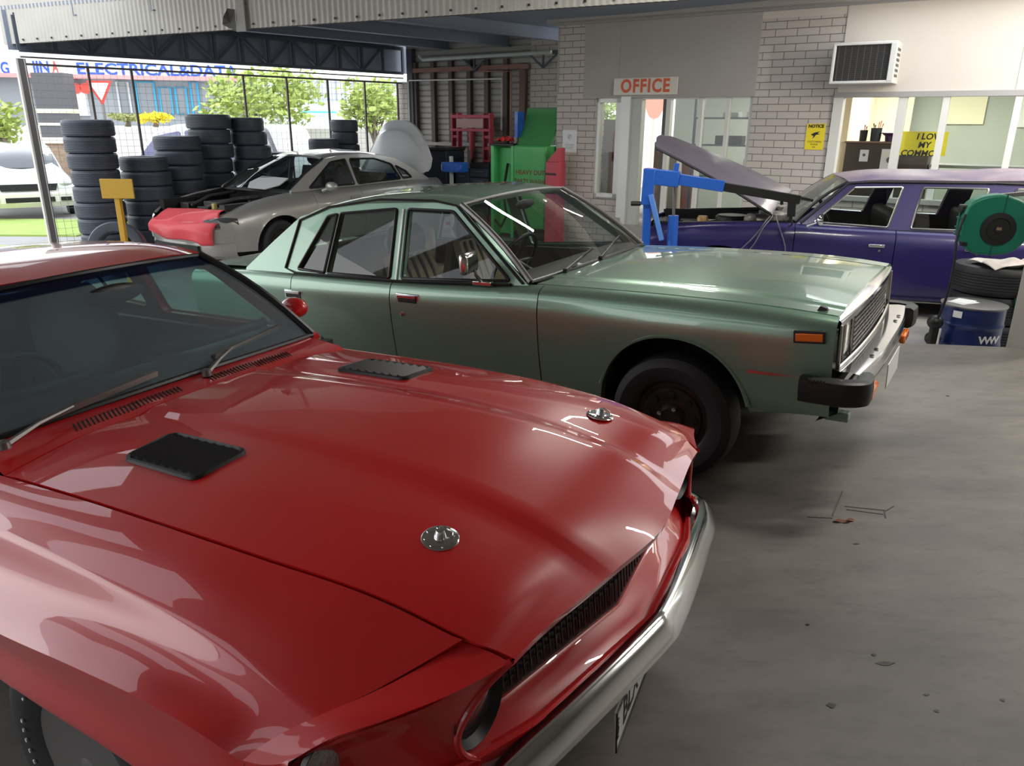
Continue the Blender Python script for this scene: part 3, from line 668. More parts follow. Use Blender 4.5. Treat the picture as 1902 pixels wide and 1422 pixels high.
# ------------------------------------------------------------------ red fastback, nearest car
def build_red_car():
    T = thing('sports_car', 'red fastback sports car with two black bonnet vents, nearest the camera', 'car', mtx=pose(121.13, 2.5, 1.2, (-.477, 2.063, -.026)))
    red = M['red']
    # ---- bonnet: lines centre, ridge crest, ridge foot, outer field, shut line ; stations rear to front
    xs = [-.56, -.30, 0, .35, .68, .87]
    zc = [.930, .940, .946, .940, .907, .856]; zo = [.914, .921, .924, .916, .886, .832]
    zg = [.884, .889, .892, .886, .858, .808]; yg = [.645, .635, .627, .612, .578, .552]
    L0 = [(x, 0, z) for x, z in zip(xs, zc)]+[(.98, 0, .812), (1.007, 0, .799), (1.000, 0, .780)]
    L1 = [(x, .205, z-.003) for x, z in zip(xs, zc)]+[(.955, .20, .807), (.978, .20, .795), (.972, .20, .777)]
    L2 = [(x, .245, z-.015) for x, z in zip(xs, zc)]+[(.947, .24, .802), (.970, .24, .792), (.964, .24, .774)]
    L3 = [(x, .44, z) for x, z in zip(xs, zo)]+[(.914, .42, .798), (.938, .42, .787), (.932, .42, .768)]
    L4 = [(x, y, z) for x, y, z in zip(xs, yg, zg)]+[(.903, .53, .787), (.924, .522, .776), (.918, .52, .757)]
    half = [L0, L1, L2, L3, L4]
    full = [[(x, -y, z) for x, y, z in l] for l in half[:0:-1]]+half
    hood_net = Net(full, tc=(2, 3, 5, 6), sc=(7,))
    hood = panel(hood_net, 0, 8, 0, 8, 5, 6, gap=.004, flange=.02, gaps='tTs').build('bonnet', red, T, 28)
    # ---- front wings
    def wing(sg):
        fx = [-.78, -.45, -.20, .10, .38, .62]
        def hx(x): q = hood_net.ev([8], [float(np.interp(x, xs, range(6)))])[0, 0]; return (q[0], q[1]+.001, q[2]-.001)
        g = [(-.78, .655, .882), hx(-.45), hx(-.20), hx(.10), hx(.40), hx(.65), hx(.835)]
        crest = [(x, y, z) for x, y, z in zip([-.78, -.45, -.2, .1, .40, .60, .755], [.70, .70, .70, .70, .698, .695, .69], [.862, .866, .867, .862, .845, .815, .772])]
        sh = [(x, y, z) for x, y, z in zip([-.78, -.45, -.2, .1, .39, .56, .685], [.758, .760, .761, .762, .764, .770, .775], [.815, .818, .820, .818, .802, .772, .745])]
        cc = [(x, y, z) for x, y, z in zip([-.78, -.45, -.2, .1, .38, .53, .63], [.795, .797, .798, .80, .805, .813, .822], [.735, .738, .745, .755, .753, .738, .712])]
        cr = [(x, y, z) for x, y, z in zip([-.78, -.45, -.2, .1, .36, .50, .585], [.874, .878, .882, .885, .884, .878, .864], [.655, .66, .674, .706, .722, .708, .672])]
        lo = [(x, y, z) for x, y, z in zip([-.78, -.45, -.2, .1, .36, .48, .565], [.866, .868, .872, .875, .873, .871, .868], [.60, .60, .61, .625, .63, .615, .59])]
        lip = [(x, y, z) for x, y, z in zip([-.78, -.45, -.2, .1, .36, .48, .565], [.862, .872, .882, .882, .872, .866, .860], [.50, .50, .52, .52, .50, .49, .48])]
        bt = [(x, .83, .24) for x in [-.78, -.45, -.2, .1, .36, .48, .58]]
        n = Net([g, crest, sh, cc, cr, lo, lip, bt], tc=(2, 4))
        cap = Net([
            [(.833, .553, .806), (.885, .54, .796), (.922, .527, .776)],
            [(.755, .69, .772), (.82, .672, .772), (.868, .655, .766)],
            [(.685, .775, .745), (.77, .765, .752), (.838, .75, .748)],
            [(.63, .822, .712), (.72, .82, .716), (.806, .812, .722)],
            [(.585, .864, .672), (.68, .866, .672), (.775, .862, .672)],
            [(.565, .868, .59), (.66, .872, .58), (.76, .872, .57)],
            [(.565, .860, .48), (.67, .866, .46), (.78, .862, .45)],
            [(.58, .83, .24), (.69, .835, .28), (.80, .83, .33)]], tc=(4,))
        face = Net([
            [(.922, .527, .776), (.900, .560, .752), (.880, .600, .715), (.868, .630, .672), (.868, .622, .622), (.880, .590, .588)],
            [(.868, .655, .766), (.866, .657, .750), (.858, .660, .715), (.848, .664, .672), (.845, .655, .620), (.856, .635, .575)],
            [(.838, .750, .748), (.828, .750, .728), (.810, .750, .700), (.797, .748, .655), (.792, .745, .605), (.805, .735, .545)],
            [(.806, .812, .722), (.790, .810, .700), (.765, .804, .660), (.755, .802, .615), (.756, .802, .565), (.768, .800, .505)],
            [(.775, .862, .672), (.765, .856, .655), (.745, .848, .620), (.740, .845, .580), (.742, .845, .530), (.752, .845, .470)],
            [(.760, .872, .570), (.755, .866, .560), (.745, .860, .545), (.742, .857, .520), (.744, .855, .480), (.752, .852, .440)]])
        if sg < 0:                                            # near-side nose is swept back a little more
            for i_, (x, y, z) in enumerate([(.922, .527, .776), (.868, .655, .774), (.800, .742, .762), (.728, .80, .738), (.672, .842, .700), (.655, .868, .60), (.70, .862, .46), (.76, .83, .33)]):
                d_ = np.array([x, y, z])-cap.P[i_, 2]; cap.P[i_, 2] += d_; cap.P[i_, 1] += d_*.5
                if i_ < 5: cap.P[i_, 0] += d_*np.array([.12, 0, .2])
                if 0 < i_ < 6: face.P[i_] += d_*np.array([1, 1, .6])
        if sg < 0: n, cap, face = n.mirror(), cap.mirror(), face.mirror()
        w = panel(n, 0, 7, 0, 6, 7, 9, .003, .018, arches=[(-.12, .20, .56, .318, 4.0)]).build('front_wing', red, T, 30)
        mb = panel(cap, 0, 7, 0, 2, 5, 5, .003, .016, gaps='ts')
        mb.grid(face.ev(steps(0, 5, 5), steps(0, 5, 3)))
        # inside wall of the lamp opening, with a rolled rim
        rim = face.ev([0], steps(0, 5, 4))[0]
        mb.grid(np.array([[p, p+np.array([-.03, 0, 0]), p+np.array([-.075, -sg*.006, 0])] for p in rim]))
        mb.tube([tuple(p) for p in rim], .0075, 8)
        mb.grid(np.array([[tuple(face.P[i, 5]), tuple(face.P[i, 5]+np.array([.015, 0, -.035])), tuple(face.P[i, 5]+np.array([.0, 0, -.10]))] for i in range(5)]))
        mb.build('headlamp_cap', red, T, 40)
        # outer headlamp in the nacelle, inner headlamp at the end of the grille opening
        for (x, y, z, r, lm) in ((.735 if sg > 0 else .698, .757 if sg > 0 else .772, .642 if sg > 0 else .652, .070, M['lens']), (.852, .556, .678, .064, M['lens_dark'])):
            h = MB(); h.lathe([(0, .014), (r*.5, .012), (r*.85, .005), (r, -.004)], (0, 0, 0), 'x', 28)
            h.lathe([(r, -.004), (r+.003, -.004), (r+.002, -.015), (r-.03, -.03)], (0, 0, 0), 'x', 28, mi=1)
            h.xf(Matrix.Translation((x, sg*y, z)) @ Matrix.Rotation(R(8), 4, 'Y'))
            ho_ = h.build('headlamp', [lm, M['trim']], T, 40)
            if r < .07:
                k = MB(); k.lathe([(r+.003, .004), (r+.016, .02), (r+.017, .02), (r+.012, -.07), (.0, -.07)], (x-.004, sg*y, z), 'x', 28); k.build('lamp_bucket', M['black'], ho_)
    wing(1); wing(-1)
    # ---- grille opening: black insert, red tray and lip
    g = MB(); rows = []
    for y in np.linspace(-.47, .47, 21):
        x = .902-.11*abs(y)-(.25*max(abs(y)-.45, 0)); rows.append([(x-.01, y, .762), (x-.015, y, .70), (x-.004, y, .560+.10*max(0, -y)+.03*max(0, y))])
    g.grid(np.array(rows))
    for z in np.linspace(.635, .76, 8): g.tube([(.894-.11*abs(y), y, z) for y in np.linspace(-.45, .45, 13)], .003, 5)
    for y in np.linspace(-.45, .45, 40): g.tube([(.900-.11*abs(y), y, .580+.10*max(0, -y)+.03*max(0, y)), (.892-.11*abs(y), y, .758)], .0022, 4)
    g.build('grille', M['black'], T)
    tr = MB(); rows = []
    for y in np.linspace(-.66, .66, 31):
        a = abs(y); xb = .902-.11*a-.2*max(a-.47, 0); xf = .988-.125*a-.22*max(a-.45, 0); zb = .560+.10*max(0, -y)+.03*max(0, y); zf = .556+.075*max(0, -y)-.06*max(0, y)
        if a > .60: zb += (a-.60)*.6
        rows.append([(xb-.02, y, zb+.004), (xb, y, zb+.006), (xb+.006, y, zb), ((xb+xf)/2, y, (zb+zf)/2-.004), (xf-.020, y, zf-.010), (xf-.012, y, zf+.002), (xf-.002, y, zf+.003), (xf+.004, y, zf-.006), (xf-.01, y, zf-.06)])
    tr.grid(np.array(rows)); tr.build('grille_surround', red, T)
    # ---- chromed bumper, shallow vee, slightly lower towards its far end
    path = [(.72, -.895, .545), (.80, -.875, .555), (.862, -.81, .565), (.945, -.50, .580), (.988, -.25, .578), (1.008, -.10, .574), (1.020, 0, .572), (1.008, .10, .560), (.984, .25, .540), (.938, .5, .505), (.868, .80, .460), (.842, .855, .452), (.80, .885, .450)]
    P = curve_pts(path, 5, creases=(6,)); P = P[::-1]
    prof = [(-.032, -.022), (-.030, -.006), (-.022, .004), (-.006, .004), (.002, .0), (.012, -.012), (.034, -.040), (.036, -.048), (.030, -.056), (.0, -.062), (-.03, -.062)]
    b = MB(); b.grid(strip(P, prof)); b.build('front_bumper', M['chrome'], T, 28)
    # ---- valance under the bumper
    v = MB(); rows = []
    for y in np.linspace(-.80, .80, 17): rows.append([(.90-.13*abs(y), y, .50), (.90-.13*abs(y), y, .36), (.80-.1*abs(y), y, .24)])
    v.grid(np.array(rows)); v.build('valance', red, T)
    # ---- number plate
    pm = Matrix.Translation((.985, -.10, .43)) @ Matrix.Rotation(R(-3), 4, 'X') @ Matrix.Rotation(R(9), 4, 'Z')
    p = MB(); p.box((0, 0, 0), (.004, .34, .105)); p.xf(pm); po = p.build('number_plate', M['plate_white'], T)
    fr = MB(); fr.tube([(0.003, -.168, -.05), (0.003, .168, -.05), (0.003, .168, .05), (0.003, -.168, .05)], .003, 6, closed=True); fr.xf(pm); fr.build('plate_rim', M['ink'], po)
    face = Matrix(((0, 0, 1, .0025), (1, 0, 0, 0), (0, 1, 0, 0), (0, 0, 0, 1)))
    text_mesh('BLX 11', 'plate_lettering', .092, M['ink'], po, pm @ face @ Matrix.Translation((.02, 0, 0)), .0006, sx=.92, bold=.001)
    text_mesh('NSW', 'plate_state', .026, M['ink'], po, pm @ face @ Matrix.Translation((-.15, 0, 0)) @ Matrix.Rotation(R(90), 4, 'Z'), .0006)
    # ---- scuttle with louvres
    sc = MB(); rows = []
    he = hood_net.ev(steps(0, 8, 8), [0])[:, 0]; heY, heX, heZ = he[:, 1], he[:, 0], he[:, 2]
    for y in np.linspace(-.645, .645, 27):
        a = abs(y); zx = float(np.interp(y, heY, heZ)); xx = float(np.interp(y, heY, heX)); zb = .932-.05*max(a-.3, 0)
        rows.append([(xx-.002, y, zx-.02), (xx-.005, y, zx-.001), (xx-.035, y, zx*.6+zb*.4), (xx-.09-.08*a*a, y, zx*.2+zb*.8-.002), (-.73-.12*a*a, y, zb+.002)])
    sc.grid(np.array(rows)); sco = sc.build('scuttle', red, T)
    lv = MB()
    for y in list(np.linspace(-.41, -.06, 27))+list(np.linspace(.06, .41, 27)):
        if abs(y) < .03: continue
        zx = float(np.interp(y, heY, heZ)); zb = .932-.05*max(abs(y)-.3, 0); lv.bar((-.598, y-.010, zx*.6+zb*.4+.0005), (-.652, y+.010, zx*.2+zb*.8), .0038, .002)
    lab(lv.build('scuttle_louvres', M['black_matt'], sco, smooth=False), 'black louvre slots in the red scuttle')
    # ---- bonnet vents, pins
    for sg in (1, -1):
        fr = MB(); out = smooth_loop([(-.300, .315), (.015, .315), (.015, .485), (-.285, .485)], .035, 5)
        def zz(x, y): return float(.925-.009*max(0, (abs(y)-.3)/.2)+.004-.03*(max(x, -.1)+.1)**2*0)
        def surf(x, y): 
            t = 4+sg*np.interp(abs(y), [0, .205, .245, .44, .62], [0, 1, 2, 3, 4]); s = np.interp(x, xs, range(6)); return hood_net.ev([t], [s])[0, 0]
        n = len(out); vs = []
        cx_, cy_ = -.14, .40
        for k, (sc_, dz) in enumerate(((1.0, .001), (.985, .009), (.93, .011), (.90, .004))):
            for x, y in out:
                q = surf(cx_+(x-cx_)*sc_, sg*(cy_+(y-cy_)*sc_)); vs.append((q[0], sg*(cy_+(y-cy_)*sc_), q[2]+dz))
        fs = [(a*n+i, a*n+(i+1) % n, (a+1)*n+(i+1) % n, (a+1)*n+i) for a in range(3) for i in range(n)]+[tuple(range(3*n, 4*n))]
        fr.add(vs, fs); vo = fr.build('bonnet_vent', M['black'], T, 40)
        sl = MB()
        for x in np.linspace(-.265, -.02, 8):
            for q in (0,):
                a, b = surf(x, sg*.335), surf(x, sg*.468); sl.bar((a[0], sg*.333, a[2]+.006), (b[0], sg*.468, b[2]+.006), .026, .003, up=(.45, 0, 1))
        sl.build('vent_slats', M['trim'], vo, smooth=False)
        q = surf(.672, sg*.39)
        pn = MB(); nrm = Vector((.16, sg*.12, 1)).normalized(); rot = Vector((0, 0, 1)).rotation_difference(nrm).to_matrix().to_4x4()
        pn.lathe([(.040, 0), (.040, .002), (.037, .004), (.014, .005)], n=28)
        for k in range(8): pn.lathe([(.003, .004), (.003, .006), (0, .0065)], (math.cos(k*PI/4)*.032, math.sin(k*PI/4)*.032, 0), n=6)
        pn.lathe([(.014, .004), (.010, .018), (.008, .022), (0, .022)], n=16)
        pn.tube([(-.012, 0, .016), (.0, .016, .02), (.02, .02, .014), (.028, .006, .007)], .0022, 6)
        pn.xf(Matrix.Translation(tuple(q)) @ rot @ Matrix.Diagonal((1, 1.0, 1, 1))); pn.build('bonnet_pin', M['chrome'], T, 40)
    # ---- doors, quarters, sills
    def side(sg):
        sx = [-.78, -1.3, -1.9, -2.35, -2.75, -3.2, -3.72]
        n = Net([[(x, y, z) for x, y, z in zip(sx, [.70, .715, .72, .72, .72, .70, .62], [.90, .90, .90, .905, .92, .915, .89])],
                 [(x, y, z) for x, y, z in zip(sx, [.79, .80, .805, .81, .815, .79, .70], [.82, .82, .82, .835, .85, .84, .80])],
                 [(x, y, z) for x, y, z in zip(sx, [.874, .88, .88, .885, .89, .86, .76], [.655, .655, .66, .68, .71, .72, .70])],
                 [(x, y, z) for x, y, z in zip(sx, [.866, .87, .87, .875, .885, .85, .74], [.59, .59, .59, .60, .60, .58, .56])],
                 [(x, y, z) for x, y, z in zip(sx, [.862, .865, .865, .87, .88, .84, .72], [.46, .46, .46, .46, .46, .45, .44])],
                 [(x, y, z) for x, y, z in zip(sx, [.82, .82, .82, .82, .83, .80, .70], [.22, .22, .22, .22, .24, .30, .34])]], tc=(2,))
        if sg < 0: n = n.mirror()
        d = panel(n, 0, 5, 0, 2, 5, 10, .003, .018).build('door', red, T, 30)
        hb = MB(); hb.box((-1.78, sg*.885, .76), (.14, .012, .028)); hb.box((-1.78, sg*.898, .765), (.12, .014, .014)); hb.build('door_handle', M['chrome'], d, bevel=.004)
        panel(n, 0, 5, 2, 6, 5, 8, .002, .018, arches=[(-2.743, .20, .40, .36, 2.4)]).build('rear_quarter', red, T, 30)
    side(1); side(-1)
    dk = [[(-2.95, y, .96), (-3.3, y, .93-.02*abs(y)), (-3.7, y*.94, .90-.02*abs(y)), (-3.76, y*.92, .84), (-3.74, y*.9, .55), (-3.70, y*.9, .35)] for y in (-.71, -.4, 0, .4, .71)]
    MB().grid(Net(dk).ev(steps(0, 4, 5), steps(0, 5, 4))).build('boot_lid', red, T, 40)
    # ---- roof, sides of the glasshouse, glass
    yf = lambda x, z: .705-(z-.91)*.49-.02*max(0, -x-2.2)
    rl = [(-1.195, .515, 1.252), (-1.35, .52, 1.276), (-1.7, .52, 1.282), (-2.2, .51, 1.24), (-2.7, .50, 1.13), (-3.05, .50, 1.03)]
    rc = [(-1.10, 0, 1.280), (-1.30, 0, 1.318), (-1.7, 0, 1.330), (-2.2, 0, 1.285), (-2.7, 0, 1.165), (-3.05, 0, 1.05)]
    rm = [tuple(np.array(a)*.5+np.array(b)*.5+np.array([.012, .0, .016])) for a, b in zip(rl, rc)]
    rq = [tuple(np.array(a)*.86+np.array(b)*.14+np.array([.004, .0, .012])) for a, b in zip(rl, rc)]
    net = Net([[(x, -y, z) for x, y, z in l] for l in (rl, rq, rm)]+[rc, rm, rq, rl])
    panel(net, 0, 6, 0, 5, 5, 6, 0, .03, '').build('roof', red, T, 35)
    outl = [(-.765, .915), (-1.0, 1.10), (-1.195, 1.255), (-1.35, 1.28), (-1.7, 1.285), (-2.2, 1.243), (-2.7, 1.13), (-3.2, .97), (-3.2, .90), (-.765, .895)]
    w1 = smooth_loop([(-.93, .935), (-1.16, 1.16), (-1.28, 1.238), (-1.68, 1.25), (-1.73, .935)], .03)
    w2 = smooth_loop([(-1.82, .95), (-1.80, 1.245), (-2.12, 1.215), (-2.42, 1.0)], .05)
    for sg in (1, -1):
        side_plate(outl, [w1, w2], yf, .035, sg).build('side_pillars', red, T, 30)
        for w in (w1, w2):
            gl = pane(w, yf, sg).build('side_window', M['glass_green'], T)
            tm = MB(); tm.tube([(x, sg*(yf(x, z)+.002), z) for x, z in w], .007, 6, closed=True); tm.build('window_seal', M['trim'], gl)
    ys = np.linspace(-1, 1, 17); rows = []
    for q in ys:
        a = abs(q); base = np.array([-.708-.062*a**2.5, q*.672, .938-.022*a**2]); top = np.array([-1.105-.085*a**2, q*.512, 1.276-.026*a**2])
        rows.append([base*(1-t)+top*t+np.array([.02, 0, .022])*math.sin(PI*t) for t in np.linspace(0, 1, 9)])
    W = np.array(rows); ws = MB().grid(W).build('windscreen', M['screen_hazed'], T)
    tb = MB().grid(W[:, -2:]*1.0+np.array([.002, 0, .002])); lab(tb.build('tint_band', M['glass_blue'], ws), 'dark blue tinted strip along the top of the windscreen')
    fr = MB(); fr.tube([tuple(p) for p in list(W[:, 0])], .011, 8); fr.tube([tuple(p) for p in list(W[:, -1])], .011, 8)
    for e in (0, -1): fr.tube([tuple(p) for p in W[e]], .019, 8)
    fr.build('windscreen_seal', M['trim'], T)
    rg = MB().grid(np.array([[(-2.3, y*.45, 1.262-.02*abs(y)), (-3.0, y*.47, 1.062)] for y in (-1, 0, 1)])+np.array([0, 0, .008])); rg.build('rear_window', M['glass_dark'], T)
    # ---- wipers
    for piv, mid, tip in (((-.63, -.60, .936), (-.70, -.36, .962), (-.70, -.08, .985)), ((-.655, .07, .94), (-.745, .26, .975), (-.80, .53, .985))):
        w = MB(); w.lathe([(.018, -.006), (.016, .012), (.008, .018), (0, .018)], piv, n=12)
        w.tube([piv, (np.array(piv)*.55+np.array(mid)*.45+np.array([.01, 0, .012])), mid], [.010, .007, .005], 6)
        a = np.array(mid)*1.0; b = np.array(tip); a2 = a-(b-a)*.35; w.bar(a2, b, .012, .010); w.bar(a2+np.array([0, 0, -.008]), b+np.array([0, 0, -.008]), .006, .012)
        w.build('wiper', M['alloy'], T, 40)
    # ---- door mirror on the far side, mirror on the near side
    for sg in (1, -1):
        mm = MB(); mm.sphere((-1.14, sg*.93, .945), .06, 16, 10, sc=(1.25, .85, .8)); mm.tube([(-1.10, sg*.80, .90), (-1.12, sg*.90, .93)], .018, 8); mm.build('door_mirror', red, T, 60)
    # ---- cabin
    it = MB(); it.box((-1.75, 0, .30), (2.1, 1.55, .04)); it.box((-.70, 0, .60), (.04, 1.4, .6))
    for sg in (1, -1): it.box((-1.75, sg*.70, .58), (2.0, .05, .60))
    it.box((-2.75, 0, .65), (.05, 1.35, .7)); it.build('cabin_lining', M['vinyl'], T)
    d = MB(); P = np.array([[(-.74, y, .90), (-.80, y, .945), (-.92, y, .955), (-1.0, y, .93), (-1.02, y, .80), (-.95, y, .65)] for y in np.linspace(-.64, .64, 9)])
    d.grid(Net(np.swapaxes(P, 0, 1)).ev(steps(0, 5, 4), steps(0, 8, 2))); d.tube([(-1.0, .12, .965), (-.90, .2, .985), (-.88, .37, .99), (-.90, .54, .985), (-1.0, .62, .965)], .02, 8); d.tube([(-1.0, -.12, .965), (-.90, -.2, .985), (-.88, -.37, .99), (-.90, -.54, .985), (-1.0, -.62, .965)], .02, 8); d.build('dashboard', M['vinyl'], T, 50)
    st = MB(); c = Vector((-1.13, -.36, .90)); rot = Matrix.Rotation(R(-65), 3, 'Y')
    st.tube([tuple(c+rot @ Vector((math.cos(a)*.19, math.sin(a)*.19, 0))) for a in np.linspace(0, 2*PI, 32, endpoint=False)], .013, 8, closed=True)
    for a in (0, 2.1, 4.2): st.bar(c, tuple(c+rot @ Vector((math.cos(a)*.18, math.sin(a)*.18, 0))), .03, .008)
    st.tube([tuple(c), (-.95, -.36, .82)], .025, 8); st.build('steering_wheel', M['black'], T, 50)
    for y in (-.36, .36):
        s = MB()
        P = np.array([[(-1.25, y+q, .52), (-1.45, y+q, .55), (-1.75, y+q, .53), (-1.86, y+q, .62), (-1.93, y+q*.95, .85), (-1.98, y+q*.85, 1.0), (-2.02, y+q*.6, 1.09), (-2.10, y+q*.55, 1.06), (-2.05, y+q*.9, .70), (-1.95, y+q, .45)] for q in (-.25, -.22, -.1, .1, .22, .25)])
        P[(0, -1), :, 0] -= .04; s.grid(P); s.build('front_seat', M['vinyl'], T, 50)
    s = MB(); s.box((-2.45, 0, .60), (.45, 1.2, .2)); s.box((-2.68, 0, .80), (.15, 1.2, .4)); s.build('rear_seat', M['vinyl'], T, bevel=.04)
    m = MB(); m.sphere((-1.02, .02, 1.20), .06, 12, 8, sc=(.25, 1.9, .6)); m.tube([(-1.04, .02, 1.21), (-1.10, .02, 1.262)], .006, 6); m.build('rear_view_mirror', M['black'], T)
    # ---- under body and wheels
    u = MB(); u.box((.15, 0, .45), (1.25, 1.05, .5)); u.box((-1.8, 0, .24), (3.4, 1.3, .1)); u.build('underbody', M['black_matt'], T)
    for x, y, o in ((-.06, -.758, -1), (-.06, .758, 1), (-2.743, -.742, -1), (-2.743, .742, 1)):
        w = wheel(T, x, y, .318, o, .325, .19, .20, 'spoke')
        if (x, o) == (-.06, -1):
            t = MB()
            for k in range(46):
                if k % 7 in (5, 6): continue
                a = 2*PI*k/46; ca, sa = math.cos(a), math.sin(a); rr = .232
                t.bar((x+ca*rr-sa*.005, y-.1035, .318+sa*rr+ca*.005), (x+ca*rr+sa*.005, y-.1035, .318+sa*rr-ca*.005), .003, .006, up=(ca, 0, sa))
            lab(t.build('tyre_lettering', M['paper'], w, smooth=False), 'white raised dashes on the tyre wall')
    return T
build_red_car()
# ------------------------------------------------------------------ pale green four-door saloon
def build_green_car():
    T = thing('saloon_car', 'pale green four-door saloon with black-cornered chrome bumper', 'car', mtx=pose(123.05, 2.5, 1.2, (1.221, 4.132, .0445)))
    gr = M['green']
    # ---- bonnet
    xs = [-.79, -.40, 0, .35, .60, .715]
    zg = [.912, .916, .914, .905, .888, .875]
    zc = [.934, .944, .942, .930, .908, .893]; zm = [.930, .938, .936, .924, .902, .888]; zk = [.922, .930, .927, .916, .896, .883]
    L0 = [(x+(.05 if i < 1 else 0), 0, z) for i, (x, z) in enumerate(zip(xs, zc))]
    L1 = [(x+(.04 if i < 1 else 0), .36, z) for i, (x, z) in enumerate(zip(xs, zm))]
    L2 = [(x, .545, z) for x, z in zip(xs, zk)]
    L3 = [(x, .575, z-.008) for x, z in zip(xs, zk)]
    L4 = [(x, y, z) for x, y, z in zip(xs, [.715, .722, .722, .718, .705, .695], zg)]
    half = [L0, L1, L2, L3, L4]; full = [[(x, -y, z) for x, y, z in l] for l in half[:0:-1]]+half
    net = Net(full, tc=(1, 2, 6, 7)); panel(net, 0, 8, 0, 5, 4, 6, .003, .02).build('bonnet', gr, T, 25)
    # ---- sides: shoulder, belt crease, crease, strip line, low, sill ; stations front to rear
    sx = [.722, .60, .35, 0, -.40, -.735, -1.25, -1.76, -2.2, -2.62, -3.1, -3.74]
    def line(ys, zs): return list(zip(sx, ys, zs))
    S = [line([.698, .71, .722, .726, .726, .722, .728, .732, .734, .734, .728, .70], [.872, .886, .903, .912, .914, .910, .882, .868, .862, .858, .852, .82]),
         line([.738, .752, .762, .768, .772, .775, .778, .78, .782, .782, .772, .745], [.855, .868, .882, .890, .892, .888, .866, .852, .846, .842, .836, .80]),
         line([.765, .785, .797, .803, .806, .807, .808, .808, .808, .808, .798, .77], [.79, .80, .808, .812, .814, .812, .80, .79, .785, .78, .775, .75]),
         line([.770, .79, .802, .81, .813, .812, .812, .812, .812, .812, .802, .772], [.70, .70, .70, .70, .70, .70, .70, .70, .70, .70, .70, .68]),
         line([.768, .788, .80, .808, .81, .809, .808, .808, .808, .808, .80, .77], [.612, .612, .612, .612, .612, .61, .60, .60, .60, .60, .60, .60]),
         line([.762, .782, .793, .80, .80, .798, .797, .797, .797, .797, .79, .76], [.53, .53, .52, .52, .50, .50, .48, .48, .48, .48, .48, .50]),
         line([.74, .755, .765, .77, .768, .765, .762, .76, .76, .765, .76, .74], [.425, .425, .40, .36, .30, .26, .24, .24, .24, .28, .34, .42])]
    for sg in (-1, 1):
        n = Net(S); n = n.mirror() if sg < 0 else n
        arch = [(0, .30, .385, .425, 2.15)]
        fw = panel(n, 0, 6, 0, 5, 7, 9, .003, .018, arches=arch).build('front_wing', gr, T, 25)
        # flared lip of the wheel arch
        lp = []
        for a in np.linspace(.30, PI-.30, 40):
            x = .392*abs(math.cos(a))**(2/2.15)*math.copysign(1, math.cos(a)); z = .30+.432*abs(math.sin(a))**(2/2.15)*math.copysign(1, math.sin(a))
            lp.append((x, sg*(.807-.02*(abs(x)/.4)**2), z))
        MB().tube(lp, .011, 6).build('arch_lip', gr, fw)
        mk = MB(); mk.box((.620, sg*.790, .795), (.132, .016, .054)); mk.box((.620, sg*.799, .795), (.112, .012, .034), mi=1)
        mk.xf(Matrix.Translation((.62, 0, .795)) @ Matrix.Rotation(R(-4), 4, 'Y') @ Matrix.Translation((-.62, 0, -.795)))
        lab(mk.build('side_marker', [M['black'], M['amber']], T, bevel=.003), 'amber side marker in a black surround')
        st = MB(); rows = [[(x, sg*(y+o), z+u) for o, u in ((.0, .010), (.006, .006), (.006, -.006), (0, -.010))] for x, y, z in [(.66, .776, .612), (.5, .795, .612), (.365, .80, .612)]]
        st.grid(np.array(rows)); st.build('wing_moulding', M['chrome_worn'], T)
        for s0, s1, nm, hx in ((5, 7, 'front_door', -1.62), (7, 9, 'rear_door', -2.60)):
            d = panel(n, 0, 6, s0, s1, 6, 10, .0035, .018).build(nm, gr, T, 25)
            h = MB(); hz = .778 if nm == 'front_door' else .728
            h.box((hx, sg*.806, hz), (.175, .012, .062)); h.build('handle_plate', M['chrome'], d, bevel=.02)
            h = MB(); h.box((hx, sg*.8135, hz-.004), (.14, .004, .036), mi=1); h.box((hx, sg*.821, hz+.016), (.135, .012, .018)); h.build('door_handle', [M['chrome'], M['black']], d, bevel=.005)
            if nm == 'front_door':
                k = MB(); k.lathe([(.013, 0), (.012, .006), (.006, .007), (0, .007)], (0, 0, 0), 'y', 14)
                if sg < 0: k.xf(Matrix.Rotation(PI, 4, 'Z'))
                k.xf(Matrix.Translation((hx-.045, sg*.812, .685))); k.build('door_lock', M['chrome'], d)
        panel(n, 0, 6, 9, 11, 6, 9, .003, .018, arches=[(-2.615, .22, .37, .42, 2.2)]).build('rear_quarter', gr, T, 25)
    # ---- roof and glasshouse
    yf = lambda x, z: .752-(z-.87)*.395-.02*max(0, -x-2.4)
    rl = [(-1.362, .574, 1.292), (-1.55, .582, 1.312), (-1.97, .588, 1.312), (-2.40, .585, 1.262), (-2.66, .575, 1.205), (-2.80, .565, 1.155)]
    rc = [(-1.312, 0, 1.325), (-1.52, 0, 1.356), (-1.97, 0, 1.362), (-2.40, 0, 1.318), (-2.66, 0, 1.25), (-2.80, 0, 1.19)]
    rm = [tuple(np.array(a)*.5+np.array(b)*.5+np.array([.01, 0, .012])) for a, b in zip(rl, rc)]
    rq = [tuple(np.array(a)*.88+np.array(b)*.12+np.array([.002, 0, .014])) for a, b in zip(rl, rc)]
    panel(Net([[(x, -y, z) for x, y, z in l] for l in (rl, rq, rm)]+[rc, rm, rq, rl]), 0, 6, 0, 5, 5, 6, 0, .03, '').build('roof', gr, T, 35)
    outl = [(-.83, .905), (-1.362, 1.290), (-1.55, 1.310), (-1.97, 1.312), (-2.40, 1.262), (-2.66, 1.205), (-2.88, 1.05), (-3.13, .862), (-3.13, .84), (-2.62, .85), (-1.76, .86), (-.83, .895)]
    wf = smooth_loop([(-.945, .918), (-1.405, 1.262), (-1.74, 1.268), (-1.705, .880)], .022)
    wr = smooth_loop([(-1.80, .878), (-1.83, 1.268), (-2.29, 1.232), (-2.325, .875)], .018)
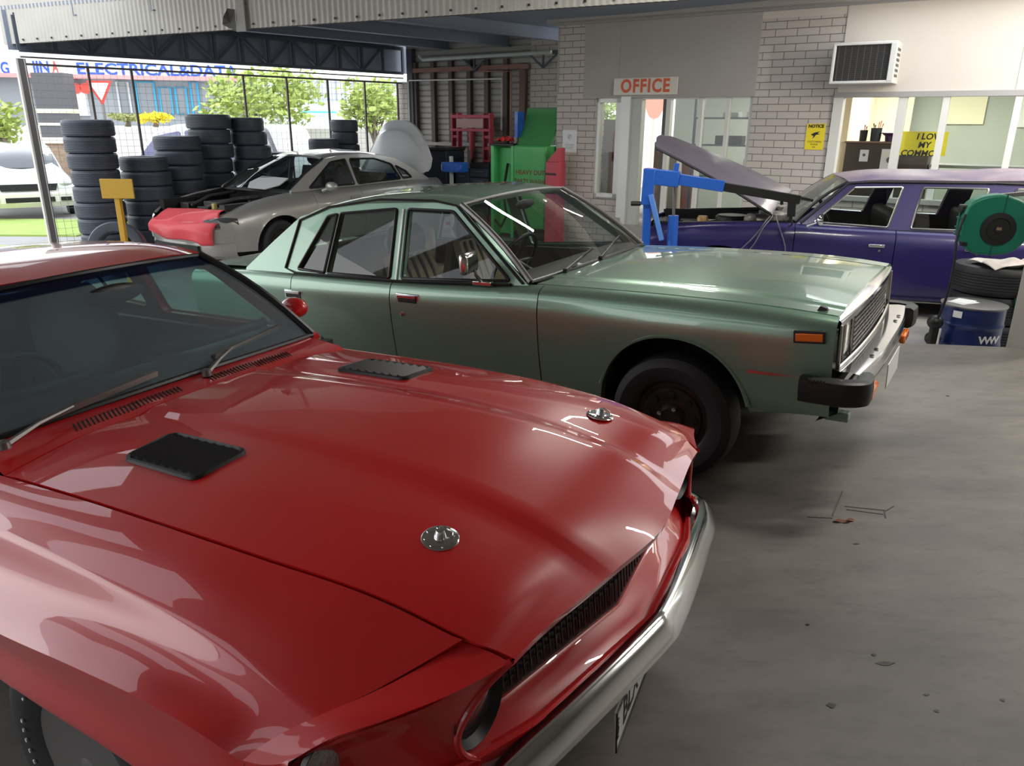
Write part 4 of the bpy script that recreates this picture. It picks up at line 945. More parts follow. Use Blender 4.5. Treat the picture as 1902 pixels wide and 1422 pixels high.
    wq = smooth_loop([(-2.352, .876), (-2.318, 1.228), (-2.40, 1.212), (-2.60, .885)], .015)
    for sg in (-1, 1):
        side_plate(outl, [wf, wr, wq], yf, .035, sg).build('side_pillars', gr, T, 30)
        for w, gm in ((wf, 'glass'), (wr, 'glass'), (wq, 'glass')):
            g = pane(w, yf, sg).build('side_window', M[gm], T)
            t = MB(); t.tube([(x, sg*(yf(x, z)+.003), z) for x, z in w], .010, 6, closed=True); t.build('window_seal', M['trim'], g)
        c = MB(); c.tube([(x, sg*(yf(x, z)+.008), z) for x, z in [(-.86, .912), (-1.38, 1.293), (-1.55, 1.318), (-1.97, 1.32), (-2.40, 1.27), (-2.655, 1.185), (-2.72, .885), (-2.62, .862)]], .0075, 6)
        c.tube([(x, sg*(yf(x, z)+.012), z) for x, z in [(-.93, .902), (-1.74, .868), (-2.62, .862)]], .009, 6); c.build('rain_gutter', M['trim'], T)
        # upright chrome edge on the door post
        c = MB(); c.bar((-1.775, sg*(yf(0, 1.27)+.008), 1.27), (-1.745, sg*(yf(0, .87)+.008), .87), .012, .006); c.build('door_post_strip', M['chrome_worn'], T)
    ys = np.linspace(-1, 1, 15); rows = []
    for q in ys:
        a = abs(q); base = np.array([-.775-.05*a**2, q*.718, .928-.012*a*a]); top = np.array([-1.318-.044*a**2, q*.572, 1.324-.028*a**2])
        rows.append([base*(1-t)+top*t+np.array([.016, 0, .018])*math.sin(PI*t) for t in np.linspace(0, 1, 9)])
    W = np.array(rows); MB().grid(W).build('windscreen', M['glass'], T)
    fr = MB(); fr.tube([tuple(p) for p in W[:, 0]], .012, 8); fr.build('windscreen_seal', M['trim'], T)
    fr = MB(); fr.tube([tuple(p) for p in W[:, -1]], .010, 8)
    for e in (0, -1): fr.tube([tuple(p) for p in W[e]], .018, 8)
    fr.build('windscreen_trim', M['alloy'], T)
    rw = MB().grid(np.array([[(-2.79, y*.55, 1.19-.03*abs(y)), (-3.12, y*.62, .885)] for y in (-1, -.5, 0, .5, 1)])); rw.build('rear_window', M['glass_dark'], T)
    dk = [[(-3.10, y, .868), (-3.4, y, .862), (-3.70, y, .835), (-3.78, y, .78), (-3.78, y*.98, .5), (-3.74, y*.98, .42)] for y in (-.725, -.4, 0, .4, .725)]
    MB().grid(Net(dk, sc=(3,)).ev(steps(0, 4, 3), steps(0, 5, 4))).build('boot_lid', gr, T, 30)
    # ---- scuttle panel and wipers
    sc = MB(); sc.grid(np.array([[(-.745-.045*abs(y)**2, y*.70, .930-.012*abs(y)), (-.79-.04*abs(y)**2, y*.71, .925-.012*abs(y))] for y in np.linspace(-1, 1, 11)])); sc.build('scuttle', M['black'], T)
    for piv, tip in (((-.765, -.02, .94), (-.88, .48, 1.0)), ((-.765, -.45, .937), (-.845, .03, .985))):
        w = MB(); w.lathe([(.014, -.01), (.012, .012), (0, .014)], piv, n=10); mid = np.array(piv)*.45+np.array(tip)*.55+np.array([.01, 0, .01])
        w.tube([piv, mid], [.008, .005], 6); w.bar(np.array(piv)*.7+np.array(tip)*.3+np.array([0, 0, .004]), tip, .01, .012); w.build('wiper', M['black'], T)
    # ---- front: chrome bonnet edge, grille, lamps
    def fx(y): return .752-.06*abs(y)**2
    c = MB(); rows = [[(fx(y)-.045, y, .886-.028*abs(y)), (fx(y)-.01, y, .884-.028*abs(y)), (fx(y)+.006, y, .870-.028*abs(y)), (fx(y)+.004, y, .845-.028*abs(y)), (fx(y)-.02, y, .838-.028*abs(y))] for y in np.linspace(-.705, .705, 21)]
    c.grid(np.array(rows)); c.build('bonnet_edge_moulding', M['chrome'], T, 50)
    f = MB(); rows = [[(fx(y)-.005, y, .838-.02*abs(y)), (fx(y)-.03, y, .82), (fx(y)-.035, y, .66), (fx(y), y, .63), (fx(y)+.006, y, .60)] for y in np.linspace(-.70, .70, 21)]
    f.grid(np.array(rows)); f.build('front_panel', M['black'], T, 40)
    fr = MB()
    lo = [(fx(y)+.004, y, .640) for y in np.linspace(-.695, .695, 21)]; fr.tube(lo, .010, 8)
    for y in (-.695, .695): fr.tube([(fx(y)+.004, y, .64), (fx(y)+.002, y, .835)], .010, 8)
    for y in (-.60, -.455, .455, .60): fr.tube([(fx(y)-.006, y, .645), (fx(y)-.006, y, .838)], .006, 6)
    fr.build('grille_frame', M['chrome_worn'], T)
    g = MB()
    for i, z in enumerate(np.linspace(.665, .825, 8)): g.bar((fx(.2)-.012, -.45, z), (fx(.0)-.010, 0, z), .008, .008); g.bar((fx(.0)-.010, 0, z), (fx(.2)-.012, .45, z), .008, .008)
    for i, y in enumerate(np.linspace(-.43, .43, 23)):
        for j in range(7): 
            if (i+j) % 2 == 0: g.box((fx(y)-.016, y, .665+.0229*(j+.5)), (.016, .007, .02))
    g.build('grille', M['alloy'], T, smooth=False)
    for sg in (-1, 1):
        for y in (.525, .648):
            h = MB(); h.box((fx(y)-.022, sg*y, .742), (.03, .115, .150)); h.build('headlamp', M['lens'], T, bevel=.012)
    # ---- bumper: chrome beam, rubber corners, indicators, plate
    bp = curve_pts([(.812, -.72, .598), (.838, -.45, .598), (.848, 0, .598), (.838, .45, .598), (.812, .72, .598)], 5)[::-1]
    b = MB(); b.grid(strip(bp, [(-.085, .036), (-.03, .040), (.006, .036), (.014, .024), (.010, .004), (.016, -.012), (.012, -.05), (.0, -.064), (-.05, -.064)])); b.build('front_bumper', M['chrome'], T, 45)
    bk = MB()
    for y in (-.42, -.30, .30, .42): bk.lathe([(.011, 0), (.008, .004), (0, .005)], (.822, y, .640), 'z', 10)
    bk.build('bumper_bolts', M['black'], T)
    for sg in (-1, 1):
        P = curve_pts([(.605, sg*.842, .578), (.70, sg*.848, .578), (.80, sg*.842, .578), (.862, sg*.800, .578), (.868, sg*.735, .578), (.858, sg*.66, .578)], 5)
        pf = [(-.05, .052), (-.004, .056), (.012, .045), (.016, .0), (.010, -.052), (-.01, -.062), (-.05, -.060)]
        G = strip(P, [(o if sg < 0 else -o, u) for o, u in pf][::1]) if False else None
        rows = []
        for i in range(len(P)):
            d = P[min(i+1, len(P)-1)]-P[max(i-1, 0)]; d /= np.linalg.norm(d); nn = np.array([-d[1], d[0], 0])*(-1 if sg > 0 else 1)*-1
            if nn @ (P[i]-np.array([.4, 0, .578])) < 0: nn = -nn
            rows.append([P[i]+nn*o+np.array([0, 0, u]) for o, u in pf])
        c = MB(); G = np.array(rows); c.grid(G)
        for e in (0, -1): c.add(list(G[e]), [tuple(range(len(pf)))])
        for k in range(6): 
            q = P[2]+(P[8]-P[2])*k/9; c.box((q[0], q[1]+sg*.012, q[2]+.046), (.006, .012, .016))
        lab(c.build('bumper_corner', M['black'], T, 40), 'black rubber bumper corner')
        i = MB(); i.box((.852, sg*.52, .505), (.03, .17, .05)); lab(i.build('indicator', M['amber'], T, bevel=.01), 'amber indicator under the bumper')
    p = MB(); p.box((.868, .0, .475), (.004, .372, .12)); po = p.build('number_plate', M['plate_white'], T)
    vl = MB(); rows = [[(.80-.05*abs(y), y, .585), (.79-.05*abs(y), y, .45), (.70-.05*abs(y), y, .40)] for y in np.linspace(-.74, .74, 9)]
    vl.grid(np.array(rows)); vl.build('valance', gr, T)
    tw = MB(); tw.box((.74, -.66, .415), (.10, .05, .045)); tw.build('bumper_bracket', gr, T, bevel=.006)
    # small broken badge on the bonnet edge
    bd = MB(); bd.prism([(-.02, 0), (.025, 0), (.018, .012), (-.008, .02)], -.012, .012, 'y'); bd.xf(Matrix.Translation((.636, -.655, .886))); bd.build('washer_jet', M['black'], T)
    # ---- door mirror on the near side
    m = MB(); m.box((-1.09, -.785, .905), (.12, .03, .022)); m.tube([(-1.10, -.79, .915), (-1.10, -.83, .955), (-1.10, -.845, 1.0)], [.012, .010, .009], 8); mo = m.build('mirror_stalk', M['chrome_worn'], T, bevel=.004)
    m = MB(); m.box((0, 0, 0), (.05, .17, .115)); m.xf(Matrix.Translation((-1.11, -.875, 1.03)) @ Matrix.Rotation(R(12), 4, 'Z')); m.build('door_mirror', M['chrome_worn'], T, bevel=.022)
    # ---- cabin
    it = MB(); it.box((-1.75, 0, .30), (2.1, 1.46, .04)); it.box((-.80, 0, .60), (.04, 1.4, .55))
    for sg in (1, -1): it.box((-1.72, sg*.69, .58), (1.9, .05, .58))
    it.box((-2.72, 0, .62), (.05, 1.35, .55)); it.box((-2.92, 0, .86), (.42, 1.36, .03)); it.build('cabin_lining', M['brown_vinyl'], T)
    d = MB(); P = np.array([[(-.80, y, .90), (-.88, y, .935), (-1.0, y, .93), (-1.04, y, .86), (-1.02, y, .70)] for y in np.linspace(-.66, .66, 9)]); d.grid(P); d.build('dashboard', M['brown_vinyl'], T, 50)
    st = MB(); c = Vector((-1.16, -.36, .945)); rot = Matrix.Rotation(R(-60), 3, 'Y')
    st.tube([tuple(c+rot @ Vector((math.cos(a)*.195, math.sin(a)*.195, 0))) for a in np.linspace(0, 2*PI, 32, endpoint=False)], .011, 8, closed=True)
    for a in (PI/2, -PI/2, 0): st.bar(c, tuple(c+rot @ Vector((math.cos(a)*.19, math.sin(a)*.19, 0))), .04, .01)
    st.tube([tuple(c), (-.98, -.36, .86)], .03, 8); st.build('steering_wheel', M['black'], T, 50)
    for y in (-.36, .36):
        s = MB(); P = np.array([[(-1.30, y+q, .56), (-1.50, y+q, .585), (-1.76, y+q, .56), (-1.84, y+q, .66), (-1.92, y+q*.96, .86), (-1.97, y+q*.84, .965), (-2.02, y+q*.84, .96), (-2.05, y+q, .70), (-1.98, y+q, .48)] for q in (-.25, -.22, -.08, .08, .22, .25)])
        P[(0, -1), :, 0] -= .04; s.grid(P); so = s.build('front_seat', M['tan'], T, 50)
        b = MB()
        for q in (-.16, -.08, 0, .08, .16): b.tube([(-1.86, y+q, .68), (-1.912, y+q*.96, .85), (-1.955, y+q*.86, .955)], .012, 6)
        b.build('seat_stripes', M['brown_vinyl'], so)
        h = MB(); P = np.array([[(-1.95, y+q, .975), (-1.935, y+q, 1.03), (-1.95, y+q*.95, 1.10), (-1.99, y+q*.8, 1.145), (-2.04, y+q*.8, 1.13), (-2.06, y+q, 1.04), (-2.03, y+q, .97)] for q in (-.15, -.135, -.05, .05, .135, .15)])
        P[(0, -1), :, 0] = P[(0, -1), :, 0]*.3+(-2.0)*.7; h.grid(P); h.build('headrest', M['brown_vinyl'], so, 60)
    s = MB(); s.box((-2.40, 0, .62), (.48, 1.3, .18)); s.box((-2.62, 0, .80), (.14, 1.3, .40)); s.build('rear_seat', M['tan'], T, bevel=.04)
    m = MB(); m.sphere((-1.30, 0, 1.245), .05, 12, 8, sc=(.25, 2.2, .6)); m.tube([(-1.31, 0, 1.25), (-1.34, 0, 1.31)], .006, 6); m.build('rear_view_mirror', M['black'], T)
    u = MB(); u.box((.1, 0, .56), (1.1, .98, .36)); u.box((-1.8, 0, .26), (3.4, 1.2, .1)); u.build('underbody', M['black_matt'], T)
    for x, y, z, o in ((0, -.715, .313, -1), (0, .715, .313, 1), (-2.615, -.70, .313, -1), (-2.615, .70, .313, 1)):
        wheel(T, x, y, z, o, .313, .195, .185, 'steel')
    return T
build_green_car()
# ------------------------------------------------------------------ shared helpers for the cars further back
def roof_net(rl, rc, b1=(.010, 0, .014), b2=(.003, 0, .014)):
    rm = [tuple(np.array(a)*.5+np.array(b)*.5+np.array(b1)) for a, b in zip(rl, rc)]
    rq = [tuple(np.array(a)*.87+np.array(b)*.13+np.array(b2)) for a, b in zip(rl, rc)]
    return Net([[(x, -y, z) for x, y, z in l] for l in (rl, rq, rm)]+[rc, rm, rq, rl])
def screen(base_c, base_e, top_c, top_e, n=13, m=7, bulge=.02):
    rows = []
    for q in np.linspace(-1, 1, n):
        a = abs(q); b = np.array(base_c)*(1-a*a)+np.array(base_e)*a*a; t = np.array(top_c)*(1-a*a)+np.array(top_e)*a*a
        b[1] = q*base_e[1]; t[1] = q*top_e[1]
        rows.append([b*(1-s)+t*s+np.array([1, 0, 1])*bulge*math.sin(PI*s) for s in np.linspace(0, 1, m)])
    return np.array(rows)
def seat(T, x, y, m, z=.55, h=.62, w=.25, name='front_seat', head=True):
    s = MB(); P = np.array([[(x+.62, y+q, z), (x+.42, y+q, z+.03), (x+.14, y+q, z), (x+.06, y+q, z+.10), (x-.03, y+q*.96, z+h*.55), (x-.09, y+q*.84, z+h), (x-.15, y+q*.84, z+h), (x-.16, y+q, z+.1), (x-.10, y+q, z-.08)] for q in (-w, -w*.85, -w*.3, w*.3, w*.85, w)])
    P[(0, -1), :, 0] -= .03; s.grid(P)
    if head: s.sphere((x-.14, y, z+h+.10), .09, 12, 8, sc=(.6, 1.3, 1))
    return s.build(name, m, T, 50)
def steer(T, x, y, z, r=.19, tilt=-60):
    st = MB(); c = Vector((x, y, z)); rot = Matrix.Rotation(R(tilt), 3, 'Y')
    st.tube([tuple(c+rot @ Vector((math.cos(a)*r, math.sin(a)*r, 0))) for a in np.linspace(0, 2*PI, 28, endpoint=False)], .011, 6, closed=True)
    for a in (PI/2, -PI/2, 0): st.bar(c, tuple(c+rot @ Vector((math.cos(a)*r, math.sin(a)*r, 0))), .03, .01)
    st.tube([tuple(c), (x+.18, y, z-.08)], .025, 6); st.build('steering_wheel', M['black'], T, 50)

# ------------------------------------------------------------------ purple station wagon with its bonnet up
def build_wagon():
    T = thing('station_wagon', 'dusty purple station wagon with its bonnet propped open by the office', 'car', mtx=pose(-75, 0, 0, (2.43, 9.0, LOW)))
    pu = M['purple']
    sx = [.80, .70, .40, 0, -.40, -.745, -1.25, -1.71, -2.15, -2.58, -3.1, -3.6, -4.0]
    def line(y, z): return list(zip(sx, y, z))
    S = [line([.72, .745, .76, .765, .77, .775, .78, .785, .785, .785, .775, .76, .73], [.80, .835, .875, .905, .915, .918, .905, .895, .89, .888, .888, .88, .85]),
         line([.79, .82, .835, .84, .845, .85, .85, .855, .855, .855, .85, .83, .79], [.775, .805, .845, .872, .885, .888, .878, .87, .865, .862, .862, .85, .82]),
         line([.83, .86, .878, .885, .888, .89, .89, .892, .892, .895, .89, .87, .83], [.72, .74, .77, .79, .80, .80, .795, .79, .785, .785, .785, .775, .75]),
         line([.84, .87, .89, .898, .90, .90, .90, .90, .90, .905, .90, .88, .84], [.62]*13),
         line([.83, .86, .88, .888, .89, .89, .89, .89, .89, .895, .89, .87, .83], [.48]*13),
         line([.81, .84, .86, .868, .87, .87, .87, .87, .87, .875, .87, .85, .81], [.33]*13),
         line([.78, .80, .82, .825, .825, .825, .825, .825, .825, .83, .82, .80, .77], [.22, .21, .20, .19, .18, .18, .18, .18, .18, .20, .24, .30, .34])]
    for sg in (1, -1):
        n = Net(S, tc=(3,)); n = n.mirror() if sg < 0 else n
        ar = [(0, .30, .37, .37, 2.2)]
        panel(n, 0, 6, 0, 5, 5, 7, .003, .02, arches=ar).build('front_wing', pu, T, 28)
        for s0, s1, nm, hx in ((5, 7, 'front_door', -1.54), (7, 9, 'rear_door', -2.42)):
            d = panel(n, 0, 6, s0, s1, 5, 8, .004, .018).build(nm, pu, T, 28)
            h = MB(); h.box((hx, sg*.908, .735), (.15, .016, .030)); h.build('door_handle', M['chrome'], d, bevel=.005)
            h = MB(); h.lathe([(.014, 0), (.012, .008), (0, .009)], (0, 0, 0), 'y', 12)
            if sg < 0: h.xf(Matrix.Rotation(PI, 4, 'Z'))
            h.xf(Matrix.Translation((hx-.03, sg*.903, .685))); h.build('door_lock', M['chrome'], d)
        panel(n, 0, 6, 9, 12, 5, 8, .003, .018, arches=[(-2.895, .28, .37, .36, 2.2)]).build('rear_quarter', pu, T, 28)
        b = MB(); b.tube([(x, sg*.875, .185) for x in (-.5, -1.7, -2.5)], .012, 6); b.build('sill_strip', M['chrome_worn'], T)
    yf = lambda x, z: .80-(z-.90)*.36
    rl = [(-1.225, .625, 1.338), (-1.45, .64, 1.362), (-1.9, .645, 1.372), (-2.5, .645, 1.378), (-2.68, .645, 1.385), (-3.3, .64, 1.385), (-3.85, .62, 1.35)]
    rc = [(-1.16, 0, 1.375), (-1.42, 0, 1.425), (-1.9, 0, 1.448), (-2.5, 0, 1.452), (-2.68, 0, 1.468), (-3.3, 0, 1.465), (-3.85, 0, 1.42)]
    panel(roof_net(rl, rc), 0, 6, 0, 6, 5, 5, 0, .03, '').build('roof', M['purple_dust'], T, 35)
    outl = [(-.76, .918), (-1.225, 1.340), (-1.45, 1.362), (-1.9, 1.372), (-2.68, 1.385), (-3.3, 1.385), (-3.85, 1.35), (-4.0, .86), (-3.6, .87), (-2.6, .875), (-1.7, .88), (-.76, .905)]
    wf = smooth_loop([(-.93, .935), (-1.29, 1.285), (-1.745, 1.300), (-1.635, .910)], .02)
    wr = smooth_loop([(-1.85, .908), (-1.93, 1.300), (-2.52, 1.305), (-2.45, .905)], .02)
    wd = smooth_loop([(-2.72, .91), (-2.76, 1.31), (-3.62, 1.30), (-3.78, .90)], .03)
    for sg in (1, -1):
        side_plate(outl, [wf, wr, wd], yf, .035, sg).build('side_pillars', pu, T, 30)
        for w in (wf, wr, wd):
            g = pane(w, yf, sg).build('side_window', M['glass'], T)
            t = MB(); t.tube([(x, sg*(yf(x, z)+.004), z) for x, z in w], .010, 6, closed=True); t.build('window_trim', M['chrome_worn'], g)
        c = MB(); c.tube([(x, sg*(yf(x, z)+.012), z) for x, z in [(-.80, .925), (-1.225, 1.325), (-1.45, 1.345), (-2.60, 1.362), (-3.8, 1.34)]], .012, 6); c.build('rain_gutter', M['trim'], T)
    W = screen((-.66, 0, .945), (-.755, .72, .93), (-1.165, 0, 1.372), (-1.225, .62, 1.338), bulge=.025)
    MB().grid(W).build('windscreen', glass_mat('dusty windscreen', (.62, .72, .64), 1.0, .05, .30, (.62, .66, .58)), T)
    fr = MB(); fr.tube([tuple(p) for p in W[0]], .016, 6); fr.tube([tuple(p) for p in W[-1]], .016, 6); fr.build('windscreen_trim', M['trim'], T)
    MB().grid(np.array([[(-3.87, y*.60, 1.33), (-4.02, y*.70, .92), (-4.05, y*.74, .62), (-4.02, y*.74, .40)] for y in (-1, -.5, 0, .5, 1)])).build('tailgate', pu, T)
    # engine bay, open
    e = MB()
    for sg in (1, -1): e.box((.02, sg*.70, .62), (1.35, .03, .52)); e.bar((.72, sg*.735, .85), (-.68, sg*.745, .925), .05, .03)
    e.box((.72, 0, .60), (.06, 1.36, .36)); e.box((-.66, 0, .66), (.05, 1.42, .50)); e.box((0, 0, .38), (1.4, 1.4, .06)); e.box((.66, 0, .78), (.05, .9, .05)); e.box((.60, 0, .60), (.06, .70, .40))
    e.box((-.70, 0, .925), (.12, 1.40, .03)); e.build('engine_bay', M['black'], T, smooth=False)
    e = MB(); e.box((-.02, 0, .60), (.75, .42, .32)); e.box((-.02, .20, .76), (.62, .14, .10), mi=1); e.box((-.02, -.20, .76), (.62, .14, .10), mi=1); e.lathe([(.0, .90), (.17, .90), (.19, .88), (.19, .83), (.15, .82)], (-.12, 0, 0), 'z', 24, mi=0)
    e.tube([(.1, .3, .8), (.3, .35, .86), (.45, .2, .84)], .02, 8); e.box((.3, .50, .76), (.24, .18, .20)); e.tube([(-.2, .32, .80), (.05, .45, .88), (.2, .55, .86)], .012, 6)
    e.build('engine', [M['engine'], M['engine_pale']], T, bevel=.008)
    e = MB(); e.lathe([(.06, 0), (.065, .05), (.062, .12), (.05, .15), (0, .15)], (.20, .60, .79), 'z', 20); e.build('brass_canister', mat('brass brown canister', (.35, .22, .09), .4, .5), T)
    e = MB(); e.sphere((-.42, .52, .90), .13, 14, 8, sc=(1.3, 1, .6)); e.box((-.55, .30, .93), (.30, .30, .10), mi=0); e.sphere((-.30, .62, .92), .07, 10, 6); e.lathe([(.07, 0), (.07, .13), (.04, .15), (0, .15)], (-.58, .60, .86), 'z', 16); e.build('pale_castings', M['engine_pale'], T, bevel=.01)
    # raised bonnet
    A = np.array([[.735, -.73, 1.72], [-.62, -.74, 1.06]]); rows = []
    for q in np.linspace(-1, 1, 13):
        a = abs(q); col = []
        for s in np.linspace(0, 1, 11):
            u_ = (q+1)/2; A0 = np.array([.683*(1-u_)+.75*u_, 1.749*(1-u_)+1.665*u_]); B0 = np.array([-.80*(1-u_)-.50*u_, 1.15*(1-u_)+1.01*u_]); x, z = A0*(1-s)+B0*s; up = .045*(1-a**2)*(1-.3*s)+(.018 if a < .42 else 0)
            y = q*(.73+.01*s); x0 = x+.04*(1-a*a)*(1 if s == 0 else 0)
            col.append((x0+up*.44, y, z+up*.9+.025*math.sin(PI*s)))
        col = [(col[0][0]-.02, col[0][1], col[0][2]-.055)]+col
        rows.append(col)
    bo = MB(); P = np.array(rows); P0 = P.copy(); P0[..., 0] -= .012; P0[..., 2] -= .026; bo.grid(P); bo.grid(P0)
    for e_ in (0, -1): bo.grid(np.stack([P[e_], P0[e_]], 1)); bo.grid(np.stack([P[:, e_], P0[:, e_]], 1))
    bo.build('bonnet', mat('dusty raised bonnet', (.105, .085, .135), .5, 0, .4, .2, noise=(2.2, .6, (.155, .13, .165))), T, 40)
    ed = MB(); ed.tube([tuple(p) for p in P0[-1, 1:]], .012, 6); ed.tube([tuple(p) for p in P0[:, 1]], .010, 6); ed.build('bonnet_edge', M['black'], T)
    # front: grille and chrome bumper mostly hidden by the hoist
    f = MB(); f.grid(np.array([[(.80-.04*abs(y), y, .80), (.82-.04*abs(y), y, .60), (.80-.04*abs(y), y, .44)] for y in np.linspace(-.8, .8, 9)])); f.build('grille', M['black'], T)
    for sg in (1, -1):
        h = MB(); h.lathe([(0, .02), (.06, .015), (.085, 0), (.09, -.02)], (.825, sg*.62, .66), 'x', 20); h.build('headlamp', M['lens'], T)
    bb = MB(); bb.grid(strip(curve_pts([(.55, .92, .46), (.78, .90, .46), (.92, .6, .46), (.95, 0, .46), (.92, -.6, .46), (.78, -.90, .46), (.55, -.92, .46)], 4), [(-.03, .06), (.02, .05), (.03, 0), (.02, -.05), (-.03, -.06)])); bb.build('front_bumper', M['chrome'], T)
    # round chrome door mirror
    m = MB(); m.lathe([(.065, 0), (.062, .03), (.045, .055), (0, .062)], (-.99, .955, .975), 'x', 20); m.tube([(-.97, .955, .965), (-.90, .90, .925), (-.86, .875, .905)], [.014, .012, .02], 8); m.build('door_mirror', M['chrome'], T, 50)
    # cabin
    it = MB(); it.box((-2.3, 0, .32), (3.2, 1.6, .04)); 
    for sg in (1, -1): it.box((-2.2, sg*.80, .60), (3.0, .05, .58))
    it.box((-.78, 0, .72), (.25, 1.5, .34)); it.box((-3.6, 0, .60), (.9, 1.5, .05)); it.build('cabin_lining', M['vinyl'], T)
    for x in (-1.78, -2.62):
        s = MB(); s.box((x+.28, 0, .58), (.52, 1.35, .18)); s.box((x, 0, .80), (.15, 1.35, .46)); s.build('bench_seat', M['vinyl'], T, bevel=.05)
    steer(T, -1.16, -.38, .95)
    for x, y in ((0, .76), (0, -.76), (-2.895, .76), (-2.895, -.76)): wheel(T, x, y, .325, 1 if y > 0 else -1, .325, .19, .19, 'steel')
    u = MB(); u.box((-1.9, 0, .24), (3.6, 1.4, .1)); u.build('underbody', M['black_matt'], T)
    return T
build_wagon()
cb = MB(); WT = pose(-75, 0, 0, (2.43, 9.0, LOW))
for pts in (((-.52, .62, .98), (-.50, .80, .96), (-.42, .915, .86), (-.36, .945, .72), (-.28, .94, .60), (-.20, .93, .50)), ((-.56, .62, .98), (-.56, .82, .95), (-.60, .915, .85), (-.66, .945, .70), (-.68, .94, .55)), ((-.52, .62, .97), (-.46, .84, .95), (-.36, .92, .80), (-.24, .94, .66), (-.10, .935, .52))):
    cb.tube([tuple(p) for p in curve_pts(pts, 4)], .006, 6)
cb.xf(WT); tag(cb.build('wiring_loom', mat('loose cable', (.16, .16, .17), .5)), 'loose grey cables hanging over the wing of the purple wagon', 'cable')

